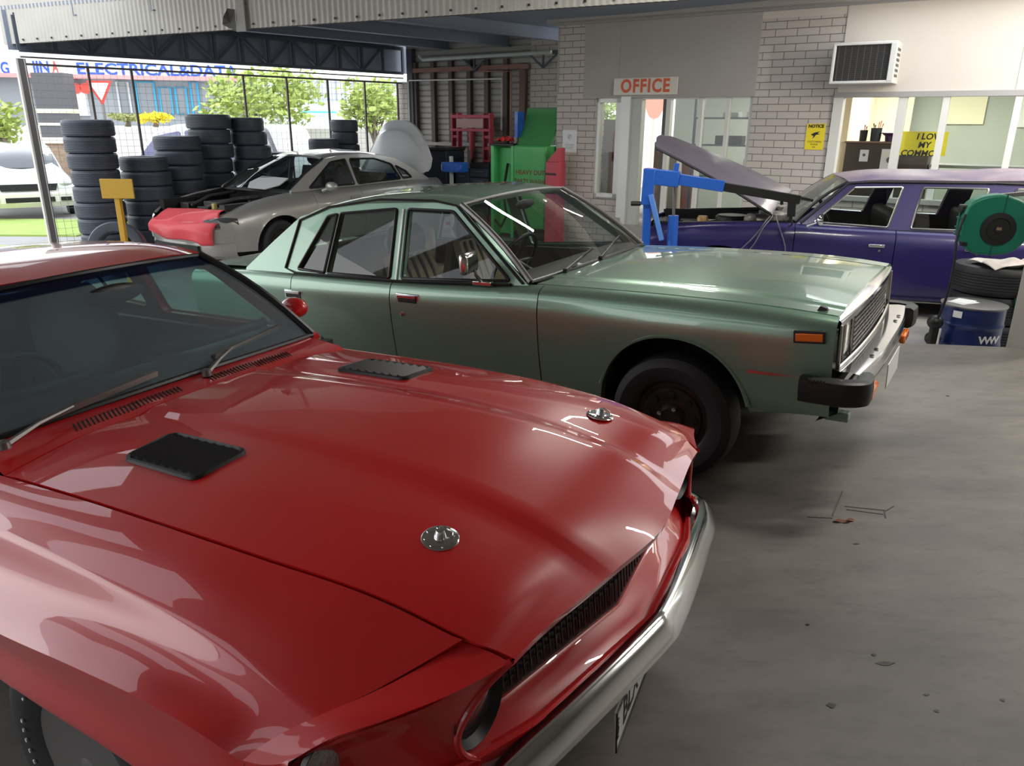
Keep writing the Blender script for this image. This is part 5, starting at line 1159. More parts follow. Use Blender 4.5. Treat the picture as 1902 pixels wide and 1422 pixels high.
# ------------------------------------------------------------------ silver grey saloon at the back: no bonnet, boot lid up
def build_silver():
    T = thing('silver_sedan', 'silver grey sedan without its bonnet, red cloth over the nose', 'car', mtx=pose(212, -.5, -.3, (-3.9, 10.8, LOW)))
    si = M['silver']
    sx = [.80, .66, .42, .18, -.10, -.45, -.72, -1.2, -1.68, -2.2, -2.75, -3.2, -3.82]
    def line(y, z): return list(zip(sx, y, z))
    S = [line([.60, .66, .69, .70, .705, .71, .715, .72, .72, .72, .71, .69, .62], [.735, .79, .86, .91, .945, .968, .975, .978, .98, .985, .99, .99, .965]),
         line([.66, .735, .775, .79, .80, .805, .808, .81, .81, .81, .80, .78, .70], [.715, .765, .83, .875, .905, .925, .932, .935, .935, .94, .945, .945, .92]),
         line([.70, .79, .835, .86, .875, .88, .88, .88, .88, .88, .88, .86, .76], [.665, .70, .75, .78, .80, .81, .81, .81, .81, .81, .81, .81, .80]),
         line([.715, .81, .865, .89, .90, .905, .905, .905, .905, .905, .905, .885, .78], [.58, .60, .62, .63, .64, .64, .64, .64, .64, .64, .64, .64, .64]),
         line([.71, .80, .86, .89, .90, .90, .895, .895, .895, .895, .895, .88, .78], [.45]*13),
         line([.69, .78, .84, .87, .88, .875, .87, .87, .87, .87, .875, .86, .76], [.30, .29, .28, .27, .26, .26, .25, .25, .25, .25, .26, .28, .32])]
    for sg in (1, -1):
        n = Net(S); n = n.mirror() if sg < 0 else n
        panel(n, 0, 5, 0, 6, 5, 7, .002, .02, arches=[(-.06, .30, .42, .40, 2.15)]).build('front_wing', si, T, 28)
        for s0, s1, nm, hx in ((6, 8, 'front_door', -1.5), (8, 10, 'rear_door', -2.4)):
            d = panel(n, 0, 5, s0, s1, 5, 8, .003, .018).build(nm, si, T, 28)
            h = MB(); h.box((hx, sg*.895, .83), (.18, .02, .035)); h.build('door_handle', si, d, bevel=.006)
        panel(n, 0, 5, 10, 12, 5, 8, .003, .018, arches=[(-2.79, .28, .40, .39, 2.15)]).build('rear_quarter', si, T, 28)
        h = MB(); P = np.array([[(.86, sg*.50, .705), (.885, sg*.50, .66), (.87, sg*.50, .615)], [(.80, sg*.62, .725), (.825, sg*.63, .665), (.81, sg*.635, .61)], [(.70, sg*.73, .735), (.715, sg*.745, .67), (.70, sg*.75, .615)], [(.585, sg*.80, .72), (.59, sg*.815, .68), (.585, sg*.82, .645)]])
        h.grid(Net(P).ev(steps(0, 3, 4), steps(0, 2, 4))+np.array([.014, sg*.012, 0])); h.build('headlamp', mat('dark headlamp', (.10, .105, .11), .1, .3, 1.0), T)
        ya = MB(); ya.box((-.38, sg*.70, .50), (.05, .03, .05)); lab(ya.build('strut_cap', M['amber'], T), 'orange cap in the wheel arch')
        m = MB(); m.sphere((-.93, sg*.98, 1.02), .09, 14, 10, sc=(.8, 1.15, .75)); m.tube([(-.86, sg*.86, .96), (-.90, sg*.93, .99)], .025, 6); m.build('door_mirror', si, T, 60)
    b = MB(); bn = [[(.70-.02*0, q*.77, z0) for z0 in (0,)] for q in (0,)]
    rows = []
    for q in np.linspace(-1, 1, 21):
        a = abs(q); y = q*.80; x = .99-.10*a**2-.22*a**6
        rows.append([(x-.16, y*.97, .64), (x-.05, y*.985, .63), (x, y, .585), (x+.012, y, .50), (x+.005, y, .42), (x-.02, y, .41), (x-.01, y, .34), (x-.03, y*.99, .25), (x-.10, y*.98, .20)])
    b.grid(np.array(rows)); b.build('front_bumper', si, T, 35)
    g = MB(); g.box((.955, 0, .33), (.05, .9, .10)); g.build('lower_grille', M['black'], T)
    e = MB()
    for sg in (1, -1): e.box((.1, sg*.63, .68), (1.15, .10, .40)); e.bar((.62, sg*.665, .80), (-.42, sg*.675, .955), .05, .03)
    e.box((.68, 0, .66), (.08, 1.25, .12)); e.box((.60, 0, .52), (.06, 1.1, .36)); e.box((-.45, 0, .80), (.10, 1.36, .30)); e.box((.1, 0, .42), (1.2, 1.3, .06)); e.build('engine_bay', M['black'], T, smooth=False)
    e = MB(); e.box((.12, 0, .66), (.62, .44, .26)); e.box((.12, 0, .82), (.50, .30, .08)); e.lathe([(.0, .10), (.06, .10), (.07, 0)], (.50, .42, .72), 'z', 12); e.box((.35, -.45, .74), (.22, .18, .18)); e.box((-.15, .42, .80), (.30, .22, .12)); e.tube([(.5, .1, .80), (.2, .32, .90), (-.2, .35, .90)], .03, 8); e.tube([(.45, -.3, .8), (.1, -.36, .9), (-.3, -.3, .93)], .025, 8); e.box((.48, .22, .80), (.05, .06, .12), mi=1); e.build('engine', [M['engine'], mat('yellow cap', (.5, .42, .12), .5)], T, bevel=.01)
    sc = MB(); rows = [[(-.24-.14*q*q, q*.69, .965-.015*q*q), (-.36-.13*q*q, q*.70, .985-.012*q*q), (-.40-.14*q*q, q*.70, .99)] for q in np.linspace(-1, 1, 13)]; sc.grid(np.array(rows)); sc.build('scuttle', mat('dark grey scuttle', (.10, .10, .105), .5), T)
    yf = lambda x, z: .735-(z-.98)*.36
    rl = [(-1.235, .535, 1.372), (-1.5, .55, 1.405), (-1.95, .555, 1.415), (-2.4, .55, 1.385), (-2.75, .53, 1.32), (-2.95, .52, 1.26)]
    rc = [(-1.15, 0, 1.425), (-1.45, 0, 1.465), (-1.95, 0, 1.478), (-2.4, 0, 1.445), (-2.75, 0, 1.375), (-2.95, 0, 1.315)]
    panel(roof_net(rl, rc), 0, 6, 0, 5, 5, 5, 0, .03, '').build('roof', si, T, 35)
    outl = [(-.40, .985), (-.78, 1.19), (-1.235, 1.378), (-1.5, 1.408), (-1.95, 1.418), (-2.4, 1.388), (-2.75, 1.322), (-3.15, 1.14), (-3.45, .985), (-3.45, .96), (-1.7, .965), (-.40, .965)]
    wf = smooth_loop([(-.74, 1.0), (-1.30, 1.325), (-1.62, 1.355), (-1.66, .995)], .03)
    wr = smooth_loop([(-1.74, .995), (-1.71, 1.358), (-2.25, 1.34), (-2.62, 1.24), (-2.74, 1.01)], .04)
    wq = smooth_loop([(-2.80, 1.015), (-2.70, 1.215), (-2.92, 1.12), (-3.02, 1.02)], .02)
    for sg in (1, -1):
        side_plate(outl, [wf, wr, wq], yf, .035, sg).build('side_pillars', si, T, 30)
        for w in (wf, wr, wq):
            g = pane(w, yf, sg).build('side_window', M['glass_dark'], T)
            t = MB(); t.tube([(x, sg*(yf(x, z)+.002), z) for x, z in w], .014, 6, closed=True); t.build('window_seal', M['black'], g)
    W = screen((-.30, 0, .99), (-.42, .69, .985), (-1.145, 0, 1.425), (-1.235, .53, 1.374), bulge=.03); MB().grid(W).build('windscreen', M['glass'], T)
    fr = MB(); fr.tube([tuple(p) for p in W[0]], .016, 6); fr.tube([tuple(p) for p in W[-1]], .016, 6); fr.build('windscreen_seal', M['black'], T)
    MB().grid(np.array([[(-2.93, y*.52, 1.31-.05*abs(y)), (-3.35, y*.60, 1.03)] for y in (-1, -.5, 0, .5, 1)])).build('rear_window', M['glass_dark'], T)
    dk = MB(); dk.grid(np.array([[(-3.80, y*.66, .95), (-3.92, y*.68, .85), (-3.93, y*.68, .55), (-3.88, y*.68, .32)] for y in np.linspace(-1, 1, 9)])); dk.build('rear_panel', si, T)
    # raised boot lid
    rows = []
    for q in np.linspace(-1, 1, 25):
        a = abs(q); zt = 1.905-.62*a**2.8; cz = zt-.165-.02*a; y = q*.70
        rows.append([(-3.22-.02*a, y*.94, 1.03), (-3.30, y*.98, 1.03+(cz-1.03)*.35), (-3.40, y, 1.03+(cz-1.03)*.75), (-3.455, y, cz-.02), (-3.47, y, cz), (-3.50, y, cz+.012), (-3.545, y*.99, cz+.06), (-3.60, y*.97, zt)])
    P = np.array(rows); P0 = P.copy(); P0[..., 0] -= .05; b = MB(); b.grid(P); b.grid(P0)
    for e_ in (0, -1): b.grid(np.stack([P[e_], P0[e_]], 1)); b.grid(np.stack([P[:, e_], P0[:, e_]], 1))
    b.build('boot_lid', mat('pale silver boot lid', (.66, .68, .70), .35, .1, .8, .06), T, 40)  # paler than the body: sky reflection is put into the lid colour
    for y in (-.36, .36): seat(T, -1.75, y, M['vinyl'], .60)
    s = MB(); s.box((-2.45, 0, .65), (.5, 1.25, .18)); s.box((-2.72, 0, .88), (.16, 1.25, .42)); s.build('rear_seat', M['vinyl'], T, bevel=.05)
    it = MB(); it.box((-1.7, 0, .34), (2.5, 1.55, .04)); it.box((-.52, 0, .80), (.2, 1.36, .34))
    for sg in (1, -1): it.box((-1.75, sg*.74, .64), (2.3, .05, .6))
    it.build('cabin_lining', M['vinyl'], T); steer(T, -.98, -.36, .99, .18)
    for x, y in ((-.04, .79), (-.04, -.79), (-2.79, .79), (-2.79, -.79)): wheel(T, x, y, .32, 1 if y > 0 else -1, .32, .20, .20, 'steel')
    u = MB(); u.box((-1.6, 0, .25), (3.8, 1.4, .1)); u.build('underbody', M['black_matt'], T)
    # aerial and wipers
    w = MB(); w.tube([(-.36, .20, .995), (-.62, .50, 1.10)], .008, 6); w.tube([(-.34, -.30, .995), (-.55, .05, 1.10)], .008, 6); w.build('wiper', M['black'], T)
    # red cover over the nose (rests on the car: a thing of its own)
    TM = pose(212, -.5, -.3, (-3.9, 10.8, LOW))
    c = MB(); rows = []
    for i, q in enumerate(np.linspace(0, 1, 19)):
        y = .67*(1-q)-.50*q; xo = 1.012-.10*(abs(y)/.8)**2-.2*(abs(y)/.8)**6; sag = .10*math.sin(PI*q); dep = .405+.10*q+.02*math.sin(7*q)
        if q < .15: dep = .40
        top = .815-.05*q
        rows.append([(.66+.03*math.sin(9*q), y*1.0, top+.01-.10*math.sin(PI*q)*0), (.76, y*1.0, top-.025-.02*sag), (xo-.10, y*1.02, .685+.01*math.sin(12*q)), (xo-.02, y*1.03, .645), (xo+.022+.006*math.sin(15*q), y*1.03, .59), (xo+.030+.012*math.sin(11*q+1), y*1.03, .52), (xo+.030+.016*math.sin(13*q), y*1.02, dep)])
    P = np.array(rows); P = np.array([[p for p in r] for r in P]); c.grid(Net(P).ev(steps(0, 18, 2), steps(0, 6, 4))); c.xf(TM)
    o = tag(c.build('fender_cover', M['cloth_red'], solid=.004), 'bright red protective cover draped over the nose of the silver sedan', 'cover')
    # pale plastic cover lying on the scuttle
    k = MB(); k.prism([(-.22, -.30), (.0, -.33), (.16, -.20), (.17, .16), (.02, .30), (-.2, .26)], -.008, .008, 'z'); k.xf(TM @ Matrix.Translation((-.36, .28, 1.065)) @ Matrix.Rotation(R(20), 4, 'Y'))
    tag(k.build('scuttle_cover', mat('pale grey plastic cover', (.60, .61, .60), .5), bevel=.004), 'pale plastic cover lying loose below the silver sedan windscreen', 'panel')
build_silver()
# ------------------------------------------------------------------ tyres
def tyre_mesh(name, r, w, m, lean=None):
    t = MB(); rr = r*.62; h = w/2
    prof = [(rr, -h*.80), (rr+.012, -h*.95), (rr+(r-rr)*.5, -h*1.02), (r*.95, -h*.95), (r*.985, -h*.78)]
    k = 7; tread = []
    for i in range(k):
        a = -h*.70+1.40*h*i/k; b = -h*.70+1.40*h*(i+.78)/k; tread += [(r, a), (r, b), (r-.008, b+.002), (r-.008, -h*.70+1.40*h*(i+1)/k-.002)]
    prof += tread[:-2]+[(r*.985, h*.78), (r*.95, h*.95), (rr+(r-rr)*.5, h*1.02), (rr+.012, h*.95), (rr, h*.80), (rr+.02, h*.5), (rr+.035, 0), (rr+.02, -h*.5)]
    t.lathe(prof, axis='z', n=40, closed=True)
    return t.build(name, m, None, 30)
ORD = ['topmost', 'second from the top', 'third from the top', 'fourth from the top', 'fifth from the top', 'sixth from the top', 'seventh from the top', 'eighth from the top', 'lowest']
T0 = tyre_mesh('car_tyre', .31, .20, M['rubber_glare']); used_t0 = [False]
def place_tyre(src, flag, loc, sc, rot, label, group):
    if not flag[0]: o = src; flag[0] = True
    else: o = src.copy(); C.objects.link(o)
    o.location = tuple(map(float, loc)); o.scale = sc; o.rotation_euler = rot; tag(o, label, 'tyre', group); return o
def stack(px, d, ztop_px, wpx, n, where, group, jig=.012, th=None):
    """vertical stack of tyres: centre column px at distance d, top edge at pixel row ztop_px, wpx pixels wide"""
    r = wpx/2*d/1487.0; ztop = at_depth(px, ztop_px, d)[2]; base = at_depth(px, 400, d); x0, y0 = float((px-951)/1487*d), d
    h = (ztop-LOW)/n
    for i in range(n):
        k = n-1-i; s = r/.31*(1+random.uniform(-.05, .05)); lbl = ORD[min(k, 7)] if i else 'lowest'
        place_tyre(T0, used_t0, (x0+random.uniform(-jig, jig), y0+random.uniform(-jig, jig), LOW+h*(i+.5)), (s, s, h/.204), (0, 0, random.random()*6), 'black car tyre, %s in %s' % (lbl, where), group)
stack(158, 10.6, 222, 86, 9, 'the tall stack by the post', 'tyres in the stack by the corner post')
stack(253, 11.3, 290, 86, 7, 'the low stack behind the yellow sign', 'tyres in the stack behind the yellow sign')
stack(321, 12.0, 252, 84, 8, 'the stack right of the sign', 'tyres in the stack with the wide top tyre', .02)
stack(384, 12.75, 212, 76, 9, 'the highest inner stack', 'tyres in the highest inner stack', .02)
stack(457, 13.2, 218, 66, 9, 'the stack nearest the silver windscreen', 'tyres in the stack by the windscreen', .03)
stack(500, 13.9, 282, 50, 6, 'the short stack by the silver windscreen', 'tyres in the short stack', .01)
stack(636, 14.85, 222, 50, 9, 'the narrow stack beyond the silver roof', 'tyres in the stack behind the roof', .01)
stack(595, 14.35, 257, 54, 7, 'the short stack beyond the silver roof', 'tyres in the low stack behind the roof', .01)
p = at_depth(212, 440, 9.55); r_ = .345
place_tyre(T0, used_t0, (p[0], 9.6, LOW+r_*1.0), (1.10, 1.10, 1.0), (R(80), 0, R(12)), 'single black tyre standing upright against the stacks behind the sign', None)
# ------------------------------------------------------------------ yellow sign on a post
p = at_depth(231, 445, 9.0); base = np.array([p[0], 9.0, LOW])
s = thing('sign_post', 'blank yellow sign board on a yellow post before the tyres', 'sign', base)
pt = at_depth(218, 349, 9.0)
b = MB(); b.box((0, 0, .62), (.062, .062, 1.24)); b.box((0, 0, .012), (.2, .2, .024)); b.build('post', M['yellow_paint'], s, bevel=.005)
b = MB(); b.box((pt[0]-base[0]+.02, -.045, pt[2]-LOW-.005), (.375, .02, .22)); b.build('sign_board', M['yellow_paint'], s, bevel=.006)
# ------------------------------------------------------------------ engine hoist in front of the purple wagon (local frame of the wagon)
WM_ = pose(-75, 0, 0, (2.43, 9.0, LOW))
def wloc(px, py, y):     # pixel to wagon-frame x,z at lateral offset y
    o = WM_.inverted() @ Vector(EYE); d = WM_.to_3x3().inverted() @ Vector(ray(px, py)); k = (y-o.y)/d.y; return o+d*k
HY = 1.16
h = thing('engine_hoist', 'blue engine hoist with a black arm reaching over the purple wagon', 'hoist', mtx=WM_)
def hp(px, py, y=HY): return wloc(px, py, y)
a = hp(1204, 440); mast_b = Vector((a.x, HY, .05)); mast_t = hp(1207, 318)
b = MB(); m0 = hp(1203, 365); b.bar(mast_b, m0, .085, .085, up=(1, 0, 0)); b.bar((m0.x, HY, m0.z-.08), (mast_t.x, HY, mast_t.z+.03), .14, .12, up=(1, 0, 0)); b.build('mast', M['hoist_blue'], h, bevel=.008)
j0 = hp(1199, 326); j1 = hp(1262, 333); j2 = hp(1345, 346)
b = MB(); b.bar(j0, j1, .12, .155, mi=0); b.build('arm_sleeve', M['hoist_blue'], h, bevel=.008)
b = MB(); b.bar(j1, j2, .085, .11); b.build('arm', M['hoist_blue'], h, bevel=.006)
e2 = hp(1486, 371); b = MB(); b.bar(hp(1340, 346), e2, .06, .085); b.bar(e2-Vector((.0, 0, -.02)), e2+Vector((-.12, 0, .0)), .09, .03); b.build('arm_extension', M['black'], h, bevel=.005)
b = MB(); c_ = hp(1471, 374); d_ = hp(1469, 402); b.bar(c_, d_, .05, .075, up=(1, 0, 0)); b.bar(d_, hp(1467, 412), .03, .03, up=(1, 0, 0)); b.tube([tuple(hp(1466, 411)+Vector((math.cos(t)*.03, 0, math.sin(t)*.03-.02))) for t in np.linspace(0, 5, 12)], .008, 6); b.bar(hp(1452, 370), hp(1452, 380), .03, .03, up=(1, 0, 0)); b.build('lifting_hook', M['black'], h)
r0 = hp(1251, 444); r1 = hp(1251, 400); b = MB(); b.tube([Vector((r0.x, HY, .28)), r1], .055, 14); b.build('ram_cylinder', M['hoist_blue'], h)
b = MB(); b.tube([r1, hp(1252, 345)], .016, 10); b.build('ram_rod', M['alloy'], h)
b = MB(); b.bar(hp(1253, 330), hp(1258, 303), .035, .05, up=(1, 0, 0)); b.build('arm_bracket', M['hoist_blue'], h, bevel=.004)
l0 = hp(1210, 360); b = MB(); b.bar(l0+Vector((0, .07, 0)), hp(1229, 446, HY+.1), .06, .05, up=(1, 0, 0)); b.build('brace', mat('light blue paint', (.10, .27, .75), .35, 0, .4), h, bevel=.005)
b = MB(); b.tube([hp(1206, 377), hp(1175, 378)], .016, 8); b.tube([hp(1190, 378), hp(1172, 378)], .024, 8); b.build('pump_handle', M['black'], h)
for q in (-.32, .32):
    b = MB(); b.bar((mast_b.x+.1, HY-.0, .09), (mast_b.x-1.1, HY+q*.5, .09), .07, .07); b.build('base_leg', M['hoist_blue'], h, bevel=.006)
    for x in (mast_b.x+.05, mast_b.x-1.05):
        w_ = MB(); w_.lathe([(.045, -.015), (.045, .015)], (x, HY+q*.5*(1 if x < mast_b.x else .2), .045), 'y', 14); w_.build('castor', M['black'], h)
# ------------------------------------------------------------------ right-hand corner: reel, tyres, drum
def place_big(px, d, z, r, hh, lbl):
    place_tyre(T1, used_t1, ((px-951)/1487*d, d, z+hh/2), (r/.34, r/.34, hh/.24), (0, 0, random.random()*6), lbl, 'big tyres under the hose reel')
T1 = tyre_mesh('truck_tyre', .34, .236, M['rubber']); used_t1 = [False]
BX = float(at_depth(1846, 560, 6.72)[0]); BYY = 6.72
zt = LOW
for i, lbl in enumerate(('lowest of the big black tyres stacked behind the blue drum', 'middle of the big black tyres stacked behind the blue drum', 'topmost of the big black tyres, holding a white rag')):
    place_tyre(T1, used_t1, (BX+(.0, .01, -.015)[i], BYY, LOW+.245*(i+.5)), (1.08, 1.08, 1.02), (0, 0, i*1.3), lbl, 'big tyres under the hose reel')
zt = LOW+.735
rg = MB(); rows = []
for u in np.linspace(-1, 1, 41):
    rows.append([(BX+.03+u*.30+.02*math.sin(v*5), BYY-.12+v*.18+.02*math.sin(u*7), zt+.025+.016*math.sin(u*5+v*3)+.014*math.sin(v*5-u*4)+.008*math.cos(u*8)) for v in np.linspace(-1, 1, 15)])
rg.grid(np.array(rows)); tag(rg.build('rag', mat('crumpled white rag', (.66, .62, .58), .9, noise=(6, .6, (.45, .40, .36))), solid=.004), 'crumpled off white rag on top of the big black tyres', 'rag')
dp = np.array([float(at_depth(1801, 606, 6.2)[0]), 6.2]); dr = .243
d = thing('steel_drum', 'dark blue steel drum with papers on its lid', 'drum', (dp[0], dp[1], LOW))
b = MB(); prof = [(dr-.01, .0), (dr, .012)]
for z in np.linspace(.02, .47, 40):
    bul = sum(.008*math.exp(-((z-c)/.012)**2) for c in (.17, .33)); prof.append((dr-.004+bul, z))
prof += [(dr, .478), (dr+.004, .486), (dr-.006, .488), (dr-.012, .470), (0, .470)]
b.lathe(prof, axis='z', n=48); M['drum_blue'] = mat('dark blue drum paint', (.010, .028, .15), .35, .1, .4, noise=(6, .6, (.006, .016, .085))); b.build('drum_body', M['drum_blue'], d, 40)
b = MB(); b.lathe([(dr+.002, .0), (dr+.006, .012), (dr-.01, .014)], (0, 0, .478), 'z', 40); b.build('drum_rim', M['alloy'], d)
lb = MB(); rows = [[(math.cos(t)*(dr+.002), math.sin(t)*(dr+.002), z) for z in (.40, .455)] for t in np.linspace(R(205), R(222), 6)]; lb.grid(np.array(rows)); lb.build('drum_label', M['paper'], d)
wr = MB()
for (t0, txt) in ((R(268), 'W'), (R(288), 'W')):
    o = text_mesh(txt, 'drum_lettering', .085, M['paper'], d, Matrix.Translation((math.cos(t0)*(dr+.003), math.sin(t0)*(dr+.003), .235)) @ Matrix.Rotation(t0+R(90), 4, 'Z') @ Matrix.Rotation(R(90), 4, 'X'), .0005, sx=1.1, bold=.003)
pp_ = MB(); pp_.box((0, 0, .003), (.20, .15, .004)); pp_.box((.02, .015, .007), (.19, .14, .003), rz=.25); o = tag(pp_.build('papers', M['paper'], smooth=False), 'white papers lying on the lid of the blue drum', 'paper'); o.location = (dp[0]-.07, dp[1]+.04, LOW+.4885); o.rotation_euler = (0, 0, R(25))
# reel: green faceted housing turned towards us, black hub, bracket to the pillar
rc_ = at_depth(1836, 420, 6.05)
rl_ = thing('hose_reel', 'green retractable hose reel with a round black centre', 'hose reel', rc_, R(-16))
oc = [(.045, .255), (.20, .20), (.262, .08), (.262, -.08), (.19, -.185), (.05, -.222), (-.12, -.205), (-.205, -.10), (-.215, .03), (-.19, .17), (-.10, .232)]
oc = smooth_loop(oc, .05, 3)
b = MB(); b.prism(oc, -.085, .085, 'y'); b.build('housing', M['reel_green'], rl_, bevel=.018)
b = MB(); b.box((-.19, -.0, .13), (.075, .10, .06)); b.build('hose_port', M['black'], rl_, bevel=.012)
b = MB(); b.lathe([(.125, 0), (.122, .016), (.085, .022), (.08, .014), (.03, .016), (.028, .026), (0, .026)], (.045, 0, -.01), 'y', 36); b.xf(Matrix.Scale(-1, 4, (0, 1, 0))); b.xf(Matrix.Translation((0, -.083, 0))); b.build('hub', M['black'], rl_, 40)
b = MB(); b.box((.045, -.112, -.005), (.035, .004, .022)); lab(b.build('hub_badge', mat('dull brass badge', (.22, .16, .09), .5), rl_), 'small dull badge on the hub')
b = MB()
for z in (-.02, -.075, .055): b.bar((-.214, -.085, z), (-.214, .085, z-.0), .012, .010)
b.bar((-.212, 0, .10), (-.205, 0, -.12), .012, .012); b.bar((.06, -.087, .11), (.065, -.087, .25), .004, .01); b.bar((.03, -.087, -.14), (.02, -.087, -.215), .004, .01); b.build('housing_ribs', mat('dark green rib', (.004, .09, .06), .5), rl_, smooth=False)
b = MB(); b.box((-.165, -.065, -.135), (.05, .04, .035)); b.build('latch', M['black'], rl_, bevel=.004)
b = MB(); b.bar((.05, .06, .23), (.36, .06, .27), .05, .03); b.bar((.24, .06, 0), (.42, .06, 0), .05, .05); b.build('bracket', M['alloy'], rl_)
hs = MB(); q0_ = at_depth(1793, 398, 6.02); q1_ = at_depth(1778, 440, 6.0); q2_ = at_depth(1772, 490, 5.98)
hs.tube([tuple(p) for p in curve_pts([q0_, q1_, q2_, at_depth(1760, 545, 6.0), (at_depth(1738, 600, 6.08))], 5)], .010, 8); hs.build('hose', M['black'], None); ho = bpy.data.objects['hose']; ho.parent = rl_; ho.matrix_parent_inverse = Matrix.Identity(4)
bpy.context.view_layer.update(); ho.matrix_world = Matrix.Identity(4)
hc = MB()
for i_, (x, y) in enumerate(((1737, 598), (1732, 628))):
    q = at_depth(x, y, 6.1+.03*i_); hc.sphere(q, .062, 14, 10, sc=(1, 1, .95))
q = at_depth(1734, 616, 6.1); hc.tube([(q[0], q[1], LOW), (q[0], q[1], q[2]+.1)], .035, 10)
tag(hc.build('jack_castor', M['black']), 'black rubber castor standing left of the blue drum', 'castor')
pl = MB(); q = at_plane(1741, 630, (0, 6.02, 0), (0, 1, 0)); pl.bar((q[0], q[1], LOW), (q[0]+.01, q[1], q[2]+.09), .012, .012); tag(pl.build('white_rod', M['white']), 'thin white rod standing beside the blue drum', 'rod')
g2 = at_depth(1898, 560, 6.35); g = thing('hose_reel', 'green case with a red part, half hidden by the grey pillar', 'hose reel', g2)
b = MB(); b.prism(smooth_loop([(-.05, -.10), (-.045, .05), (.0, .14), (.12, .16), (.12, -.12)], .02), -.05, .05, 'y'); b.build('housing', M['reel_green'], g, bevel=.01)
b = MB(); b.box((-.045, -.03, .035), (.03, .05, .05)); b.build('red_button', mat('red plastic', (.6, .04, .03), .4), g, bevel=.008)
b = MB(); b.bar((.05, .0, -.1), (.05, .0, LOW-g2[2]), .04, .04, up=(1, 0, 0)); b.build('stand', M['alloy'], g)

# ------------------------------------------------------------------ on the office wall
def wthing(name, label, cat, x, y, z, group=None): return thing(name, label, cat, mtx=WM @ Matrix.Translation((x, y, z)), group=group)
FACE = Matrix(((1, 0, 0, 0), (0, 0, -1, 0), (0, 1, 0, 0), (0, 0, 0, 1)))   # text in the x-z plane, facing -y
s = wthing('office_sign', 'white sign reading OFFICE in orange over the doorway', 'sign', -2.275, -.03, 2.262)
b = MB(); b.box((0, 0, 0), (1.04, .02, .245)); b.build('sign_board', mat('off white sign board', (.72, .68, .60), .5), s, bevel=.008)
text_mesh('OFFICE', 'sign_lettering', .255, mat('orange lettering', (.70, .11, .035), .5), s, Matrix.Translation((0, -.0115, -.002)) @ FACE, .0015, sx=.86, bold=.009, spacing=1.16)
s = wthing('air_conditioner', 'white window air conditioner with a dark grille high on the wall', 'air conditioner', .80, 0, 2.46)
D = .42
b = MB(); fx0, fx1, fz0, fz1 = -.335, .335, -.205, .205
b.box((0, -D/2, fz1+.018), (.74, D, .035)); b.box((0, -D/2, fz0-.018), (.74, D, .035)); b.box((fx0-.016, -D/2, 0), (.035, D, .44)); b.box((fx1+.016, -D/2, 0), (.035, D, .44)); b.box((0, -.05, 0), (.7, .04, .42)); b.box((fx1+.0, -D+.02, 0), (.07, .05, .44)); b.build('case', M['frame_white'], s, bevel=.008)
b = MB(); b.box((0, -D+.05, 0), (.64, .02, .41), mi=0)
for z in np.linspace(-.19, .19, 28): b.box((0, -D+.035, z), (.64, .012, .004), mi=1)
for x in np.linspace(-.30, .30, 9): b.box((x, -D+.033, 0), (.005, .012, .41), mi=1)
b.build('grille', [M['black'], mat('dusty grey fin', (.10, .095, .09), .6)], s, smooth=False)
b = MB()
for z in np.linspace(-.15, .15, 6): b.box((fx1+.035, -D*.55, z), (.004, .22, .03))
b.build('side_vent', mat('dark vent', (.10, .095, .085), .6), s, smooth=False)
s = wthing('yellow_notice', 'yellow notice with a black bird drawing on the brick panel', 'notice', .257, -.006, 1.575)
b = MB(); b.box((0, 0, 0), (.245, .006, .335)); b.build('notice_board', M['yellow_sign'], s)
text_mesh('NOTICE', 'notice_heading', .055, M['ink'], s, Matrix.Translation((0, -.004, .135)) @ FACE, .0005, bold=.003)
for i_, (z, tx, sz) in enumerate(((-.065, 'CUSTOMERS', .032), (-.10, 'PLEASE', .03), (-.135, 'ASK', .026))): text_mesh(tx, 'notice_text', sz, M['ink'], s, Matrix.Translation((0, -.004, z)) @ FACE, .0005)
b = MB(); b.add([(-.055, -.0045, .03), (-.01, -.0045, .055), (.06, -.0045, .07), (.03, -.0045, .045), (.065, -.0045, .035), (.01, -.0045, .025), (-.01, -.0045, -.005), (-.035, -.0045, -.03), (-.02, -.0045, .01), (-.045, -.0045, .02)], [(0, 1, 5, 9), (1, 2, 3, 5), (3, 4, 5), (5, 6, 8, 9), (6, 7, 8)]); b.build('bird_drawing', M['ink'], s, smooth=False)
s = wthing('white_notice', 'white paper notice with an emblem taped to the brick pier', 'notice', -3.545, -.026, 1.455)
b = MB(); b.box((0, 0, 0), (.265, .003, .345)); b.build('sheet', M['paper'], s, smooth=False)
b = MB(); b.lathe([(.035, 0), (.035, .001), (.028, .001), (.028, 0)], (0, -.003, .07), 'y', 20, closed=True); b.bar((-.02, -.0025, .04), (.02, -.0025, .10), .014, .001); b.bar((-.03, -.0025, .02), (.03, -.0025, .01), .012, .001)
for i_ in range(4): b.box((0, -.0025, -.05-.022*i_), (.18-.02*i_, .001, .006))
b.build('notice_print', mat('grey blue print', (.25, .27, .36), .6), s, smooth=False)
